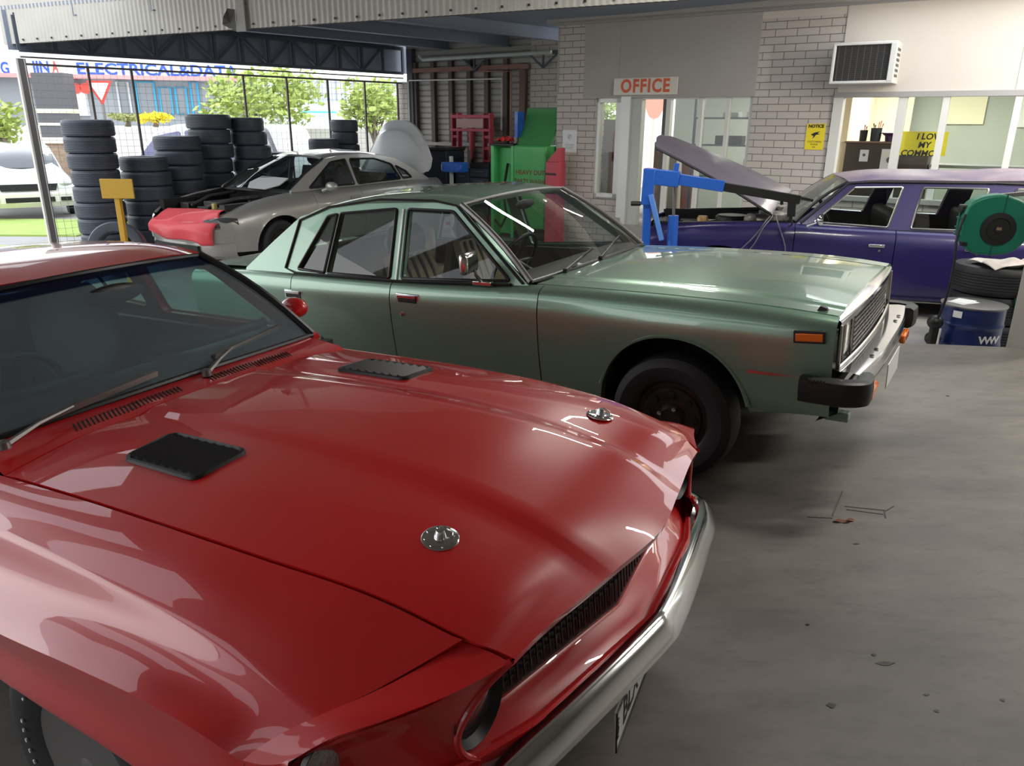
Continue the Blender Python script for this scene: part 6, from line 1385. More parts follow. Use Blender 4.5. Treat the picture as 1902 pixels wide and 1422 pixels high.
# inside the office
def inbox(name, label, cat, x0, x1, y0, y1, z0, z1, m, group=None):
    o = wthing(name, label, cat, (x0+x1)/2, (y0+y1)/2, z0, group); return o, (x1-x0, y1-y0, z1-z0)
s = wthing('counter_cabinet', 'dark brown cabinet with papers stuck to it behind the window', 'cabinet', 1.05, 1.05, .20)
CW, CH = 1.08, 1.29
b = MB(); b.box((0, 0, CH/2), (CW, .42, CH)); b.build('carcass', M['dark_cabinet'], s, bevel=.006)
b = MB(); b.box((0, 0, CH+.012), (CW+.04, .46, .024)); b.build('top', mat('brown cabinet top', (.16, .11, .08), .4), s, bevel=.004)
b = MB(); b.box((0, -.212, .88), (CW-.02, .008, .012)); b.box((0, -.215, .80), (CW, .01, .02)); b.build('shelf_edge', mat('cabinet edge', (.13, .09, .07), .5), s)
for x, z, w_, h_ in ((-.28, 1.12, .115, .16), (.06, 1.06, .23, .31)):
    b = MB(); b.box((x, -.213, z), (w_, .003, h_)); po = b.build('stuck_paper', mat('blue white paper', (.62, .66, .74), .6), s, smooth=False)
    b = MB(); b.lathe([(w_*.18, 0), (0, .001)], (x, -.2155, z+.01), 'y', 14); b.xf(Matrix.Identity(4)); b.build('paper_print', mat('print', (.10, .10, .13), .6), po)
ZC = .20+CH+.025
def cup(x, y, r, hgt, m, label, pens):
    o = wthing('pen_pot', label, 'pen pot', x, y, ZC); b = MB(); b.lathe([(r*.9, 0), (r, hgt), (r*.9, hgt), (r*.8, .01), (0, .01)], n=20); b.build('pot', m, o)
    for (dx, dy, hh, mm) in pens:
        b = MB(); b.tube([(dx*.3, dy*.3, .02), (dx, dy, hh)], .006, 6); b.tube([(dx*.95, dy*.95, hh-.03), (dx, dy, hh)], .009, 6); b.build('pen', mm, o)
pk = mat('salmon pen', (.75, .30, .20), .4); rd = mat('dull red pen', (.45, .07, .06), .4)
cup(.70, .98, .055, .15, M['black'], 'black pot holding a red pen at the cabinet end', [(.0, .03, .22, rd), (.03, .0, .20, rd)])
cup(.86, 1.0, .075, .18, mat('dark blue pot', (.02, .03, .05), .5), 'dark pot full of pens with orange tips on the cabinet', [(.05, .0, .28, pk), (.075, .02, .24, pk), (-.05, .02, .24, M['black']), (-.02, -.02, .22, M['black']), (.02, .03, .26, pk)])
o = wthing('purple_bowl', 'purple flared bowl standing on the dark brown cabinet', 'bowl', 1.10, 1.0, ZC)
b = MB(); b.lathe([(.0, .0), (.11, 0), (.12, .07), (.175, .115), (.165, .118), (.11, .075), (.10, .012), (0, .012)], n=28); b.build('bowl', mat('dark purple glaze', (.05, .02, .10), .3), o)
o = wthing('love_poster', 'yellow poster with the words I LOVE MY in the window', 'poster', 1.545, .325, 1.505)
b = MB(); b.box((0, 0, 0), (.56, .006, .30)); b.build('sheet', M['yellow_sign'], o)
text_mesh('I LOVE', 'poster_lettering', .105, M['ink'], o, Matrix.Translation((.07, -.004, .085)) @ FACE, .0005, bold=.003, shear=.15)
text_mesh('MY', 'poster_lettering', .105, M['ink'], o, Matrix.Translation((.02, -.004, -.02)) @ FACE, .0005, bold=.003, shear=.15)
text_mesh('COMMO', 'poster_lettering', .105, M['ink'], o, Matrix.Translation((-.04, -.004, -.125)) @ FACE, .0005, bold=.003, shear=.15)
for nm, lbl, x, z, w_, h_, m_, y in (('wall_chart', 'large pale cream chart on the office wall behind the cabinet', 1.72, 2.06, .62, .60, mat('cream chart', (.80, .78, .58), .7), 3.37), ('wall_paper', 'white sheet on the office wall beside the olive board', 2.75, 2.03, .52, .62, M['paper'], 3.37), ('notice_board', 'small olive green board on the office wall', 3.2, 1.93, .40, .52, mat('olive board', (.30, .29, .10), .7), 3.36)):
    o = wthing(nm, lbl, 'poster', x, y, z); b = MB(); b.box((0, 0, 0), (w_, .012, h_)); b.build('sheet', m_, o)
o = wthing('desk', 'grey office desk behind the right window', 'desk', 2.9, 1.3, .20)
b = MB(); b.box((0, 0, 1.0), (2.6, .7, .04)); b.build('desk_top', mat('grey desk', (.20, .21, .21), .5), o)
for x in (-1.25, 1.25): 
    b = MB(); b.box((x, 0, .49), (.05, .6, .98)); b.build('leg', M['frame_grey'], o)
o = wthing('monitor', 'black monitor on the office desk', 'monitor', 3.15, 1.3, 1.22); b = MB(); b.box((0, 0, .22), (.5, .05, .30)); b.build('screen', M['black'], o, bevel=.01); b = MB(); b.box((0, .02, .04), (.06, .05, .10)); b.box((0, .02, .006), (.22, .16, .012)); b.build('stand', M['black'], o)
# shelving behind the sliding doors
o = wthing('shelf_rack', 'dark steel shelf rack behind the sliding glass', 'shelf', -1.0, .95, .20)
for x in (-.75, .42):
    for y in (-.18, .18): b = MB(); b.box((x, y, 1.0), (.035, .035, 2.0)); b.build('upright', M['steel_dark'], o)
for z in (.75, 1.22, 1.62):
    b = MB(); b.box((-.16, 0, z), (1.2, .40, .025)); b.build('shelf', M['steel_dark'], o)
def rack(name, label, cat, x, z, w_, d_, h_, m_): 
    o2 = wthing(name, label, cat, x, .95, .20+z+.0135); b = MB(); b.box((0, 0, h_/2), (w_, d_, h_)); b.box((0, -d_/2-.002, h_*.5), (w_*.6, .004, h_*.35)); b.build('case', m_, o2, bevel=.008)
rack('blue_box', 'bright blue box on the steel shelf rack', 'box', -.78, 1.22, .20, .2, .14, mat('blue box', (.03, .12, .50), .5))
rack('white_carton', 'white carton on the top shelf above the blue box', 'box', -.86, 1.62, .22, .2, .08, M['white'])
rack('grey_carton', 'grey carton on the middle of the top shelf', 'box', -1.22, 1.62, .24, .2, .07, mat('grey carton', (.45, .46, .44), .6))
rack('black_case', 'long black case on the middle shelf', 'case', -1.22, 1.22, .42, .2, .13, M['black'])
rack('yellow_can', 'small yellow can on the lower shelf', 'can', -.70, .75, .11, .11, .22, M['yellow_paint'])
rack('red_jug', 'red plastic container on the lower shelf', 'container', -.85, .75, .20, .18, .26, mat('red container', (.55, .05, .06), .4))
o = wthing('gas_cylinder', 'tall dull red gas cylinder behind the slim window', 'cylinder', -2.90, .55, .20)
b = MB(); b.lathe([(.135, 0), (.14, .02), (.14, 1.35), (.12, 1.45), (.06, 1.52), (.045, 1.60), (0, 1.60)], n=28); b.build('body', mat('dull red cylinder', (.30, .055, .06), .45), o)
o = wthing('parcel_box', 'brown cardboard box seen through the doorway', 'box', -2.42, 1.5, .2); b = MB(); b.box((0, 0, .62), (.42, .4, 1.24)); b.build('carton', mat('grey cardboard', (.36, .32, .27), .8), o)
o = wthing('bin', 'small dark red bin beside the cardboard box', 'bin', -1.98, 1.35, .2); b = MB(); b.lathe([(.12, 0), (.15, .95), (.14, .95), (.11, .02), (0, .02)], n=20); b.build('bin_body', mat('dark orange red', (.30, .09, .05), .5), o)

# ------------------------------------------------------------------ workshop kit against the back wall (frame of the back wall)
def bthing(name, label, cat, x, y, z=LOW): return thing(name, label, cat, mtx=BM @ Matrix.Translation((x, y, z)))
def BWp(px, py, y): p = at_plane(px, py, C0+IN*y, IN); q = BM.inverted() @ Vector(p); return q.x, q.z
# red shop press
xl_, zt_ = BWp(846, 210, -.45); xr_, _ = BWp(908, 210, -.45); pxm = (xl_+xr_)/2; pw = xr_-xl_; H_ = zt_-LOW
s = bthing('shop_press', 'red hydraulic shop press against the grey cladding', 'press', pxm, -.45)
M['press_grey'] = mat('pale red worn paint', (.50, .30, .28), .5)
for sg in (-1, 1):
    for q in (-.07, .07):
        b = MB(); b.box((sg*(pw/2-.02)+q, 0, H_/2), (.035, .12, H_)); b.build('upright', M['press_red'], s, bevel=.004)
    b = MB(); b.box((sg*(pw/2-.02), 0, .03), (.22, .5, .06)); b.build('foot', M['press_red'], s)
    for z in (H_-.42, H_-.62, H_-.85): b = MB(); b.box((sg*(pw/2-.02), 0, z), (.11, .10, .05)); b.build('strut_plate', M['press_red'], s)
b = MB(); b.box((0, 0, H_-.06), (pw+.14, .16, .06)); b.box((0, 0, H_-.30), (pw+.14, .16, .05)); b.build('head_beam', M['press_red'], s, bevel=.005)
b = MB(); b.box((0, -.06, H_-.18), (pw*.8, .04, .16)); b.build('head_plate', M['press_grey'], s)
b = MB(); b.tube([(0, 0, H_-.26), (0, 0, H_-.66)], .055, 14); b.tube([(0, 0, H_-.66), (0, 0, H_-.82)], .03, 10); b.lathe([(.07, 0), (.07, .06)], (0, 0, H_-.42), 'z', 14); b.build('ram', M['press_red'], s)
b = MB(); b.box((0, 0, 1.0), (pw+.1, .2, .06)); b.box((0, 0, 1.06), (pw*.7, .14, .08)); b.build('bed', mat('cream bed bar', (.55, .45, .36), .5), s)
# stacked small gear under the press
def crate(px0, px1, py0, py1, y, name, label, cat, m_, dd=.35, extra=None):
    x0, z1 = BWp(px0, py0, y); x1, _ = BWp(px1, py0, y); _, z0 = BWp((px0+px1)/2, py1, y)
    s = bthing(name, label, cat, (x0+x1)/2, y+dd/2, max(z0, LOW)); w_ = x1-x0; h_ = z1-max(z0, LOW)
    b = MB(); b.box((0, 0, h_/2), (w_, dd, h_)); b.build('body', m_, s, bevel=.012)
    if extra: extra(s, w_, h_, dd)
    return s
def drawers(s, w_, h_, dd):
    for i in range(5):
        b = MB(); b.box((0, -dd/2-.006, h_*(.1+.18*i)), (w_*.94, .012, h_*.15)); f = b.build('drawer', M['steel_dark'], s, bevel=.003)
        b = MB(); b.box((0, -dd/2-.02, h_*(.1+.18*i)+.02), (w_*.5, .015, .015)); b.build('handle', M['alloy'], f)
crate(872, 908, 302, 400, -1.22, 'tool_trolley', 'black tool trolley full of drawers below the red press', 'tool trolley', M['black'], .40, drawers)
crate(846, 871, 312, 400, -1.22, 'parts_rack', 'dark blue parts rack beside the tool trolley', 'rack', M['steel_dark'], .36, drawers)
x_, z_ = BWp(838, 290, -1.75); x0, z1 = BWp(828, 300, -1.75); x1, z0 = BWp(862, 320, -1.75)
s = bthing('grinder_stand', 'bright blue machine on a pale grey pole stand by the navy bin', 'machine', x_, -1.75)
b = MB(); b.box((0, 0, (z_-LOW)/2), (.05, .05, z_-LOW)); b.box((0, 0, .02), (.3, .3, .04)); b.build('pole', M['frame_alu'], s)
b = MB(); b.box(((x0+x1)/2-x_, 0, (z0+z1)/2-LOW), (x1-x0, .25, z1-z0)); b.lathe([(.07, -.03), (.07, .03)], (x1-x_-.02, -.13, (z0+z1)/2-LOW), 'y', 16); b.build('machine_body', M['hoist_blue'], s, bevel=.012)
def lidded(s, w_, h_, dd):
    b = MB(); b.box((0, -.02, h_+.02), (w_+.05, dd+.06, .05)); b.build('lid', M['black'], s, bevel=.012)
    b = MB(); b.box((w_*.34, -dd/2-.004, h_*.75), (w_*.10, .008, .10)); b.build('label', M['white'], s)
crate(786, 828, 278, 400, -1.45, 'wheelie_bin', 'dark navy bin with a white label behind the silver sedan', 'bin', mat('navy plastic', (.012, .016, .035), .5), .55, lidded)
# green parts washer
x0, zA = BWp(912, 268, -1.5); x1, _ = BWp(955, 268, -1.5); x2, _ = BWp(1016, 262, -1.5); _, zlid = BWp(985, 200, -1.5); _, zb = BWp(930, 340, -1.5)
s = bthing('parts_washer', 'green parts washer cabinet with its lid raised', 'parts washer', (x1+x2)/2, -1.2)
w_ = x2-x1; h_ = zA-LOW
b = MB(); b.box((0, 0, h_/2+.10), (w_, .65, h_-.20)); b.build('tank', M['cab_green'], s, bevel=.03)
b = MB(); b.box((0, 0, .09), (w_*.95, .6, .10)); b.build('base', M['black'], s)
b = MB(); P = np.array([[(u*w_/2, -.20+.30*math.sin(t), h_+.0+(zlid-zA)*t/1.35) for u in (-1, 1)] for t in np.linspace(0, 1.35, 12)])
b.grid(P); P2 = P+np.array([0, .05, 0]); b.grid(P2)
for e_ in (0, -1): b.grid(np.stack([P[:, e_], P2[:, e_]], 1)); b.grid(np.stack([P[e_], P2[e_]], 1))
b.build('lid', mat('shaded green enamel', (.07, .30, .09), .45), s, 50)  # shade on the lid is put into its darker green
b = MB(); b.box((-w_/2-.03, -.1, h_+(zlid-zA)*.55), (.06, .2, (zlid-zA)*.7)); b.build('lid_arm', M['hoist_blue'], s)
FB = Matrix.Translation((.05, -.3265, h_*.72)) @ FACE
text_mesh('HEAVY DUTY', 'cabinet_lettering', .105, mat('dull red lettering', (.20, .05, .03), .6), s, FB, .0008, bold=.002)
text_mesh('PARTS WASHER', 'cabinet_lettering', .095, mat('dull red lettering b', (.20, .05, .03), .6), s, FB @ Matrix.Translation((0, -.14, 0)), .0008, bold=.002)
s = bthing('solvent_tub', 'lighter green open tub joined to the washer, hose on its side', 'tub', (x0+x1)/2-.01, -1.25)
w2 = x1-x0
b = MB()
for q in (-1, 1): b.box((q*(w2/2-.03), 0, h_/2), (.06, .5, h_-.02))
b.box((0, .1, h_/2), (w2-.06, .3, h_-.1)); b.build('tub_body', mat('light green enamel', (.12, .60, .20), .4), s, bevel=.012)
b = MB(); b.box((0, 0, h_+.0), (w2+.02, .54, .035)); b.build('tray', M['black'], s, bevel=.008)
b = MB(); b.tube([(.02, -.10, h_*.8), (.05, -.28, h_*.5), (.12, -.28, h_*.25), (0, -.28, h_*.12), (-.12, -.28, h_*.2)], .022, 8); b.build('hose', M['black'], s)
rg = MB(); rows = [[(u*.16+.02*math.sin(v*4), v*.13, .05+.045*math.cos(u*2.2)*math.cos(v*2)+.02*math.sin(u*9+v*7)) for v in np.linspace(-1, 1, 13)] for u in np.linspace(-1, 1, 15)]
rg.grid(np.array(rows)); o = rg.build('red_rag', mat('bright red cloth', (.85, .04, .03), .7), solid=.004); o.matrix_world = BM @ Matrix.Translation(((x0+x1)/2-.06, -1.28, LOW+h_+.03)); tag(o, 'bright red cloth heaped on the tray of the green tub', 'cloth')
jr = MB(); jr.lathe([(.05, 0), (.05, .10), (.03, .12), (0, .12)], n=14); o = jr.build('brush_pot', M['engine_pale']); o.matrix_world = BM @ Matrix.Translation(((x0+x1)/2+.14, -1.28, LOW+h_+.02)); tag(o, 'small dull pot on the tray beside the red cloth', 'pot')
# red stand beside the brick pier
x0, z1 = BWp(1021, 300, -1.6); x1, _ = BWp(1040, 300, -1.6); s = bthing('jack_stand', 'faded red workshop jack standing beside the brick pier', 'jack', (x0+x1)/2+.02, -1.6)
b = MB(); hh = z1-LOW; b.box((0, 0, hh/2), (.20, .3, hh)); b.prism([(-.10, hh), (.10, hh), (.10, hh+.22)], -.12, .12, 'y'); b.box((0, -.155, hh*.86), (.205, .01, .03), mi=1); b.build('frame', [M['press_red'], M['black']], s, bevel=.01)
# ------------------------------------------------------------------ across the street
def leafy(name, label, cat, px, py, d, w, h, m_leaf, n=900, ls=.16, trunk=True, group=None, zbase=-.30, white=0):
    c = at_depth(px, py, d); T = thing(name, label, cat, (c[0], c[1], zbase), 0, group)
    z0 = c[2]-zbase; mb = MB(); rnd = random.Random(int(px*7+py)); lumps = [(rnd.uniform(-.36, .36)*w, rnd.uniform(-.36, .36)*w, z0+rnd.uniform(-.34, .34)*h, rnd.uniform(.22, .40)) for _ in range(11)]
    for i in range(n):
        lx, ly, lz, lr = lumps[i % len(lumps)]
        v = Vector((rnd.gauss(0, 1), rnd.gauss(0, 1), rnd.gauss(0, 1))).normalized()*(rnd.random()**.4)
        p = Vector((lx+v.x*lr*w, ly+v.y*lr*w, lz+v.z*lr*h)); u = Vector((rnd.gauss(0, 1), rnd.gauss(0, 1), rnd.gauss(0, .6))).normalized(); q = u.orthogonal().normalized(); s = ls*rnd.uniform(.6, 1.3)
        mi = 1 if white and rnd.random() < white else 0
        mb.add([p-u*s, p+q*s*.45, p+u*s, p-q*s*.45], [(0, 1, 2, 3)], mi)
    mb.build('foliage', m_leaf, T, smooth=False, fix=False)
    if trunk:
        t = MB(); t.tube([(0, 0, 0), (.05, 0, z0*.5), (-.05, .05, z0-.1*h)], [.10, .08, .05], 8)
        for k in range(4): t.tube([(0, 0, z0*.55), (lumps[k][0]*.7, lumps[k][1]*.7, lumps[k][2])], [.05, .02], 6)
        t.build('trunk', mat('bark '+name, (.20, .16, .12), .9), T)
    return T
M['leaf'] = mat('light green leaf', (.32, .44, .08), .6, noise=(1.5, .6, (.44, .52, .14)))
M['leaf_grey'] = mat('grey green leaf', (.30, .36, .26), .7); M['flower_white'] = mat('white blossom', (.85, .82, .76), .7)
M['flower_yellow'] = mat('yellow blossom', (.85, .72, .04), .7)
leafy('street_tree', 'round light green tree behind the left of the mesh bays', 'tree', 475, 195, 24, 3.0, 1.9, M['leaf'], 1700, .13)
leafy('street_tree', 'light green tree by the brick end of the mesh screen', 'tree', 692, 192, 24, 1.7, 1.4, M['leaf'], 1000, .12)
leafy('shrub', 'grey green shrub with pale blossom under the round tree', 'shrub', 522, 258, 19, 1.0, 1.0, [M['leaf_grey'], M['flower_white']], 700, .07, True, white=.35)
leafy('shrub', 'leafy shrub left of the brown corner post', 'shrub', 2, 225, 22, .9, 1.0, M['leaf'], 500, .10, True)
leafy('flower_bed', 'mound of yellow flowers in front of the blue framed shop', 'flowers', 287, 219, 27, 1.0, .30, M['flower_yellow'], 500, .07, True, zbase=1.54)
leafy('planter_shrub', 'low dull green hedge left of the yellow flowers', 'shrub', 235, 217, 27.5, 1.2, .28, mat('dull leaf', (.28, .30, .10), .7), 350, .08, True, zbase=1.54)
q = WM @ Vector((0, 0, 0)); leafy('shrub', 'yellow green shrub outside the end of the office, seen through the slim window', 'shrub', 1114, 205, 17.5, 1.2, 1.2, M['leaf'], 500, .10, True)
# raised verge with the flower beds
D0 = 27.0; a = at_depth(170, 224, D0); b_ = at_depth(470, 226, D0)
v = MB(); v.box(((a[0]+b_[0])/2, D0+6, .62), (b_[0]-a[0]+10, 14, 1.84)); struct(v.build('verge', mat('pale forecourt', (.72, .70, .66), .9), smooth=False), 'raised pale forecourt of the shops', 'path')
g = MB(); g.box((-14.0, 15.2, -.285), (12, 2.4, .03)); struct(g.build('lawn', M['grass'], smooth=False), 'strip of grass left of the workshop', 'lawn')
g = MB(); g.box((-13.0, 12.2, -.285), (11, 1.1, .03)); struct(g.build('lawn_near', M['grass'], smooth=False), 'near strip of grass by the corner post', 'lawn')
# shop building with its sign
SD = 33.0; c0 = at_depth(-60, 180, SD); SX = hd(78); SNv = np.array([-SX[1], SX[0], 0])
SM = Matrix(((SX[0], SNv[0], 0, c0[0]), (SX[1], SNv[1], 0, c0[1]), (0, 0, 1, 0), (0, 0, 0, 1)))
def SL(px, py, y=0): p = at_plane(px, py, c0+SNv*y, SNv); q = SM.inverted() @ Vector(p); return q.x, q.z
shop = thing('shop_building', 'white shop building with a blue lettered sign across the street', 'building', mtx=SM)
xe, zs0 = SL(300, 141); xR, _ = SL(470, 141); _, zs1 = SL(300, 112); _, zg = SL(300, 222)
M['sign_white'] = mat('white sign fascia', (.88, .88, .88), .6)
b = MB(); wbox(b, -4, xR, 0, 7, zs0, zs1+1.2); b.build('sign_fascia', M['sign_white'], shop, smooth=False)
b = MB(); wbox(b, -4, xR, -.06, .02, zs0-.16, zs0); b.build('red_stripe', mat('pink red stripe', (.80, .32, .32), .6), shop, smooth=False)
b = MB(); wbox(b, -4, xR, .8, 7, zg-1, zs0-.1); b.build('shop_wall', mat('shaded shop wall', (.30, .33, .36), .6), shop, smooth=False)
M['blue_letter'] = mat('blue lettering', (.03, .10, .62), .5); M['red_letter'] = mat('red lettering', (.75, .08, .06), .5)
def sgn(txt, px0, px1, m_, nm='sign_lettering', py=127):
    x0, z0 = SL(px0, py); x1, _ = SL(px1, py); sz = .62
    o = text_mesh(txt, nm, sz, m_, shop, Matrix.Identity(4), .01, bold=.012)
    ws_ = [v.co.x for v in o.data.vertices]; sc_ = (x1-x0)/(max(ws_)-min(ws_)); o.matrix_local = Matrix.Translation(((x0+x1)/2, -.03, z0)) @ FACE @ Matrix.Diagonal((sc_, 1, 1, 1))
sgn('G', 2, 17, M['blue_letter']); sgn('IIN', 62, 91, M['blue_letter'], py=125); sgn('A', 97, 108, M['red_letter'], py=125)
sgn('ELECTRICAL&DATA', 142, 440, M['blue_letter'], py=128)
for px0, px1, py0, py1 in ((215, 245, 152, 212), (250, 292, 152, 212), (294, 322, 162, 212), (324, 350, 162, 212), (352, 372, 152, 212)):
    x0, z1 = SL(px0, py0, .7); x1, z0 = SL(px1, py1, .7)
    f = MB(); f.add([(x0, .74, z0), (x1, .74, z0), (x1, .74, z1), (x0, .74, z1)], [(0, 1, 2, 3)]); w_ = f.build('shop_window', mat('shop window %d' % px0, (.16, .19, .22), .08, 0, 1.0), shop)
    f = MB(); f.tube([(x0, .71, z0), (x1, .71, z0), (x1, .71, z1), (x0, .71, z1)], .05, 4, closed=True); f.build('window_frame', mat('sky blue frame %d' % px0, (.05, .42, .72) if px0 > 245 else (.6, .62, .64), .4), w_)
x0, z1 = SL(118, 158, .5); x1, z0 = SL(165, 215, .5)
b = MB(); wbox(b, x0, x1, .5, .78, z0, z1); b.build('white_panel', M['sign_white'], shop, smooth=False)
b = MB(); wbox(b, x0-.12, x0+.05, .42, .8, z0, z1+.4); wbox(b, x0, x0+.5, .42, .8, z1+.25, z1+.4); b.build('red_frame', M['red_letter'], shop, smooth=False)
b = MB()
for px in (140, 158): 
    q, z = SL(px, 164, .4); b.lathe([(.22, 0), (.20, .02), (0, .03)], (q, .42, z), 'y', 14)
b.build('red_flash', M['red_letter'], shop)
# second pale building behind the trees
b2 = thing('grey_building', 'pale grey building with a ribbed upper wall behind the trees', 'building', mtx=SM)
x0, zt0 = SL(476, 150, -2); x1, _ = SL(790, 150, -2); _, zm = SL(600, 186, -2); _, zt1 = SL(600, 148, -2)
b = MB(); wbox(b, x0, x1+6, -2, 4, zm, zt1+.1); b.build('upper_wall', mat('ribbed grey wall', (.50, .53, .56), .6), b2, smooth=False)
b = MB()
for x in np.arange(x0, x1+6, .35): wbox(b, x, x+.06, -2.04, -2, zm, zt1)
b.build('wall_ribs', mat('rib grey', (.36, .39, .42), .6), b2, smooth=False)
b = MB(); wbox(b, x0, x1+6, -1.8, 4, -.3, zm); b.build('lower_wall', M['sign_white'], b2, smooth=False)
xa, za = SL(558, 206, -2.2); xb, zb_ = SL(625, 210, -2.2); b = MB(); wbox(b, xa, xb, -2.3, -2.0, zb_, za); b.build('awning', mat('turquoise awning', (.10, .62, .68), .5), b2, smooth=False)
# brick pylon sign
PD = 21.5
def PX(px, py): return at_depth(px, py, PD)
p0 = PX(58, 135); p1 = PX(118, 135); pz = lambda py: at_depth(88, py, PD)[2]
py_ = thing('pylon_sign', 'brick pylon with dark panels and cream bands behind the post', 'pylon', ((p0[0]+p1[0])/2, PD, -.3)); pw_ = p1[0]-p0[0]
M['brown_brick'] = brick_mat('brown brick', (.30, .20, .13), (.36, .25, .17), (.42, .38, .33), .24, .09)
b = MB(); b.box((0, .25, (pz(265)+.3)/2), (pw_*.95, .5, pz(265)+.3)); b.build('brick_base', M['brown_brick'], py_, smooth=False)
M['pylon_dark'] = mat('dark grey panel', (.10, .10, .115), .5); M['cream'] = mat('cream band', (.82, .80, .55), .5)
for a_, c_ in ((135, 202), (210, 228), (233, 255)):
    b = MB(); z0, z1 = pz(c_)+.3, pz(a_)+.3; b.box((0, .2, (z0+z1)/2), (pw_, .5, z1-z0)); b.build('dark_panel', M['pylon_dark'], py_, smooth=False)
for a_, c_ in ((202, 210), (228, 233), (255, 266)):
    b = MB(); z0, z1 = pz(c_)+.3, pz(a_)+.3; b.box((0, .18, (z0+z1)/2), (pw_*1.03, .52, z1-z0)); b.build('cream_band', M['cream'], py_, smooth=False)
# give-way sign
gp = at_depth(186, 165, 22.5); s = thing('give_way_sign', 'red and white triangular road sign on a pole', 'road sign', (gp[0], gp[1], -.3)); z = gp[2]+.3
b = MB(); b.tube([(0, .03, 0), (0, .03, z+.2)], .035, 8); b.build('pole', M['alloy'], s)
t3 = lambda k: [(math.cos(a)*k, math.sin(a)*k) for a in (R(90)+PI, R(210)+PI, R(330)+PI)]
b = MB(); b.prism(smooth_loop(t3(.43), .05), -.012, .008, 'y'); b.xf(Matrix.Translation((0, 0, z))); b.build('sign_border', M['red_letter'], s, smooth=False)
b = MB(); b.prism(smooth_loop(t3(.31), .03), -.02, .0, 'y'); b.xf(Matrix.Translation((0, 0, z))); b.build('sign_face', M['sign_white'], s, smooth=False)
# ------------------------------------------------------------------ parked cars outside
def white_car(name, label, px, d, yaw, rows, glass, body, lamp=True):
    c = at_depth(px, 300, d); T = thing(name, label, 'car', mtx=pose(yaw, 0, 0, (c[0], d, -.3))); W_ = .90
    # rows: profile (x, z) of the top from nose to tail
    pr = np.array(rows); P = []
    for q, k in ((-1, 0.0), (-.98, .5), (-.85, .93), (0, 1.0), (.85, .93), (.98, .5), (1, 0.0)):
        P.append([(x, q*W_*(1 if z < 1.0 else .86), .45+(z-.45)*(k if z < 1.0 else .35+.65*k if k > 0 else .35)) for x, z in pr])
    n = Net(np.array(P)); b = MB(); b.grid(n.ev(steps(0, 6, 4), steps(0, len(pr)-1, 4)))
    for sg in (-1, 1):
        b.grid(np.array([[(x, sg*W_, .45+(min(z, 1.3)-.45)*0), (x, sg*W_*.98, .22)] for x, z in pr]))
    b.build('body', body, T, 40)
    return T, W_
T, W_ = white_car('white_ute', 'white car facing us on the grass left of the workshop', 40, 17.3, 146, [(.95, .50), (.92, .72), (.75, .86), (-.35, .98), (-1.0, 1.38), (-1.3, 1.45), (-2.2, 1.47), (-3.4, 1.36), (-3.9, .95), (-4.0, .5)], None, M['white_paint'])
b = MB(); b.grid(np.array([[(.97, y*.55, .74), (.985, y*.5, .60)] for y in np.linspace(-1, 1, 7)])); b.build('grille', M['black'], T)
b = MB(); rows = [[(.96-.1*y*y, y*.90, .58), (1.04-.1*y*y, y*.90, .54), (1.05-.1*y*y, y*.90, .36), (.98-.1*y*y, y*.88, .26)] for y in np.linspace(-1, 1, 13)]; b.grid(np.array(rows)); b.build('front_bumper', mat('cream white bumper', (.78, .76, .68), .4), T)
for sg in (-1, 1):
    b = MB(); b.sphere((.86, sg*.68, .73), .13, 14, 8, sc=(.7, 1.2, .7)); b.build('headlamp', M['lens'], T)
    b = MB(); b.box((1.0, sg*.66, .42), (.06, .2, .08)); b.build('fog_lamp', M['black'], T)
b = MB(); b.box((1.0, 0, .42), (.10, .9, .10)); b.build('lower_grille', M['black'], T)
W = screen((-.33, 0, 1.01), (-.40, .74, .97), (-.98, 0, 1.40), (-1.05, .62, 1.36), bulge=.05); MB().grid(W).build('windscreen', mat('dark screen', (.06, .07, .08), .05, 0, 1), T)
for x in (0, -2.9):
    for y in (-.82, .82): wheel(T, x, y, .34, 1 if y > 0 else -1, .34, .21, .2, 'steel')
# pale four wheel drive beyond the tyre stacks, side on, facing left
c = at_depth(300, 270, 16.6); T = thing('parked_wagon', 'pale silver wagon parked outside behind the tyre stacks', 'car', mtx=pose(-78, 0, 0, (c[0]-.55, 16.9, -.3)))
outl = [(1.0, .55), (.98, .92), (.35, 1.10), (-.30, 1.22), (-.95, 1.82), (-1.4, 1.96), (-2.4, 2.0), (-3.4, 1.96), (-3.7, 1.15), (-3.75, .5), (-3.3, .4), (.7, .4)]
outl = smooth_loop(outl, .15)
b = MB(); b.prism(outl, -.86, .86, 'y'); b.build('body', mat('silver white paint', (.70, .72, .76), .3, .2, .8), T, 30, bevel=.06)
for w in ([(-.48, 1.25), (-1.0, 1.74), (-1.55, 1.84), (-1.55, 1.22)], [(-1.65, 1.22), (-1.65, 1.85), (-2.5, 1.86), (-2.5, 1.22)], [(-2.6, 1.22), (-2.6, 1.86), (-3.3, 1.82), (-3.45, 1.22)]):
    for sg in (1, -1):
        b = MB(); b.prism(smooth_loop(w, .06), sg*.862, sg*.872, 'y'); b.build('side_window', mat('blue violet glass', (.16, .17, .34), .08, 0, 1), T)
for x in (.1, -2.7):
    for y in (-.80, .80): wheel(T, x, y, .34, 1 if y > 0 else -1, .34, .21, .2, 'steel')
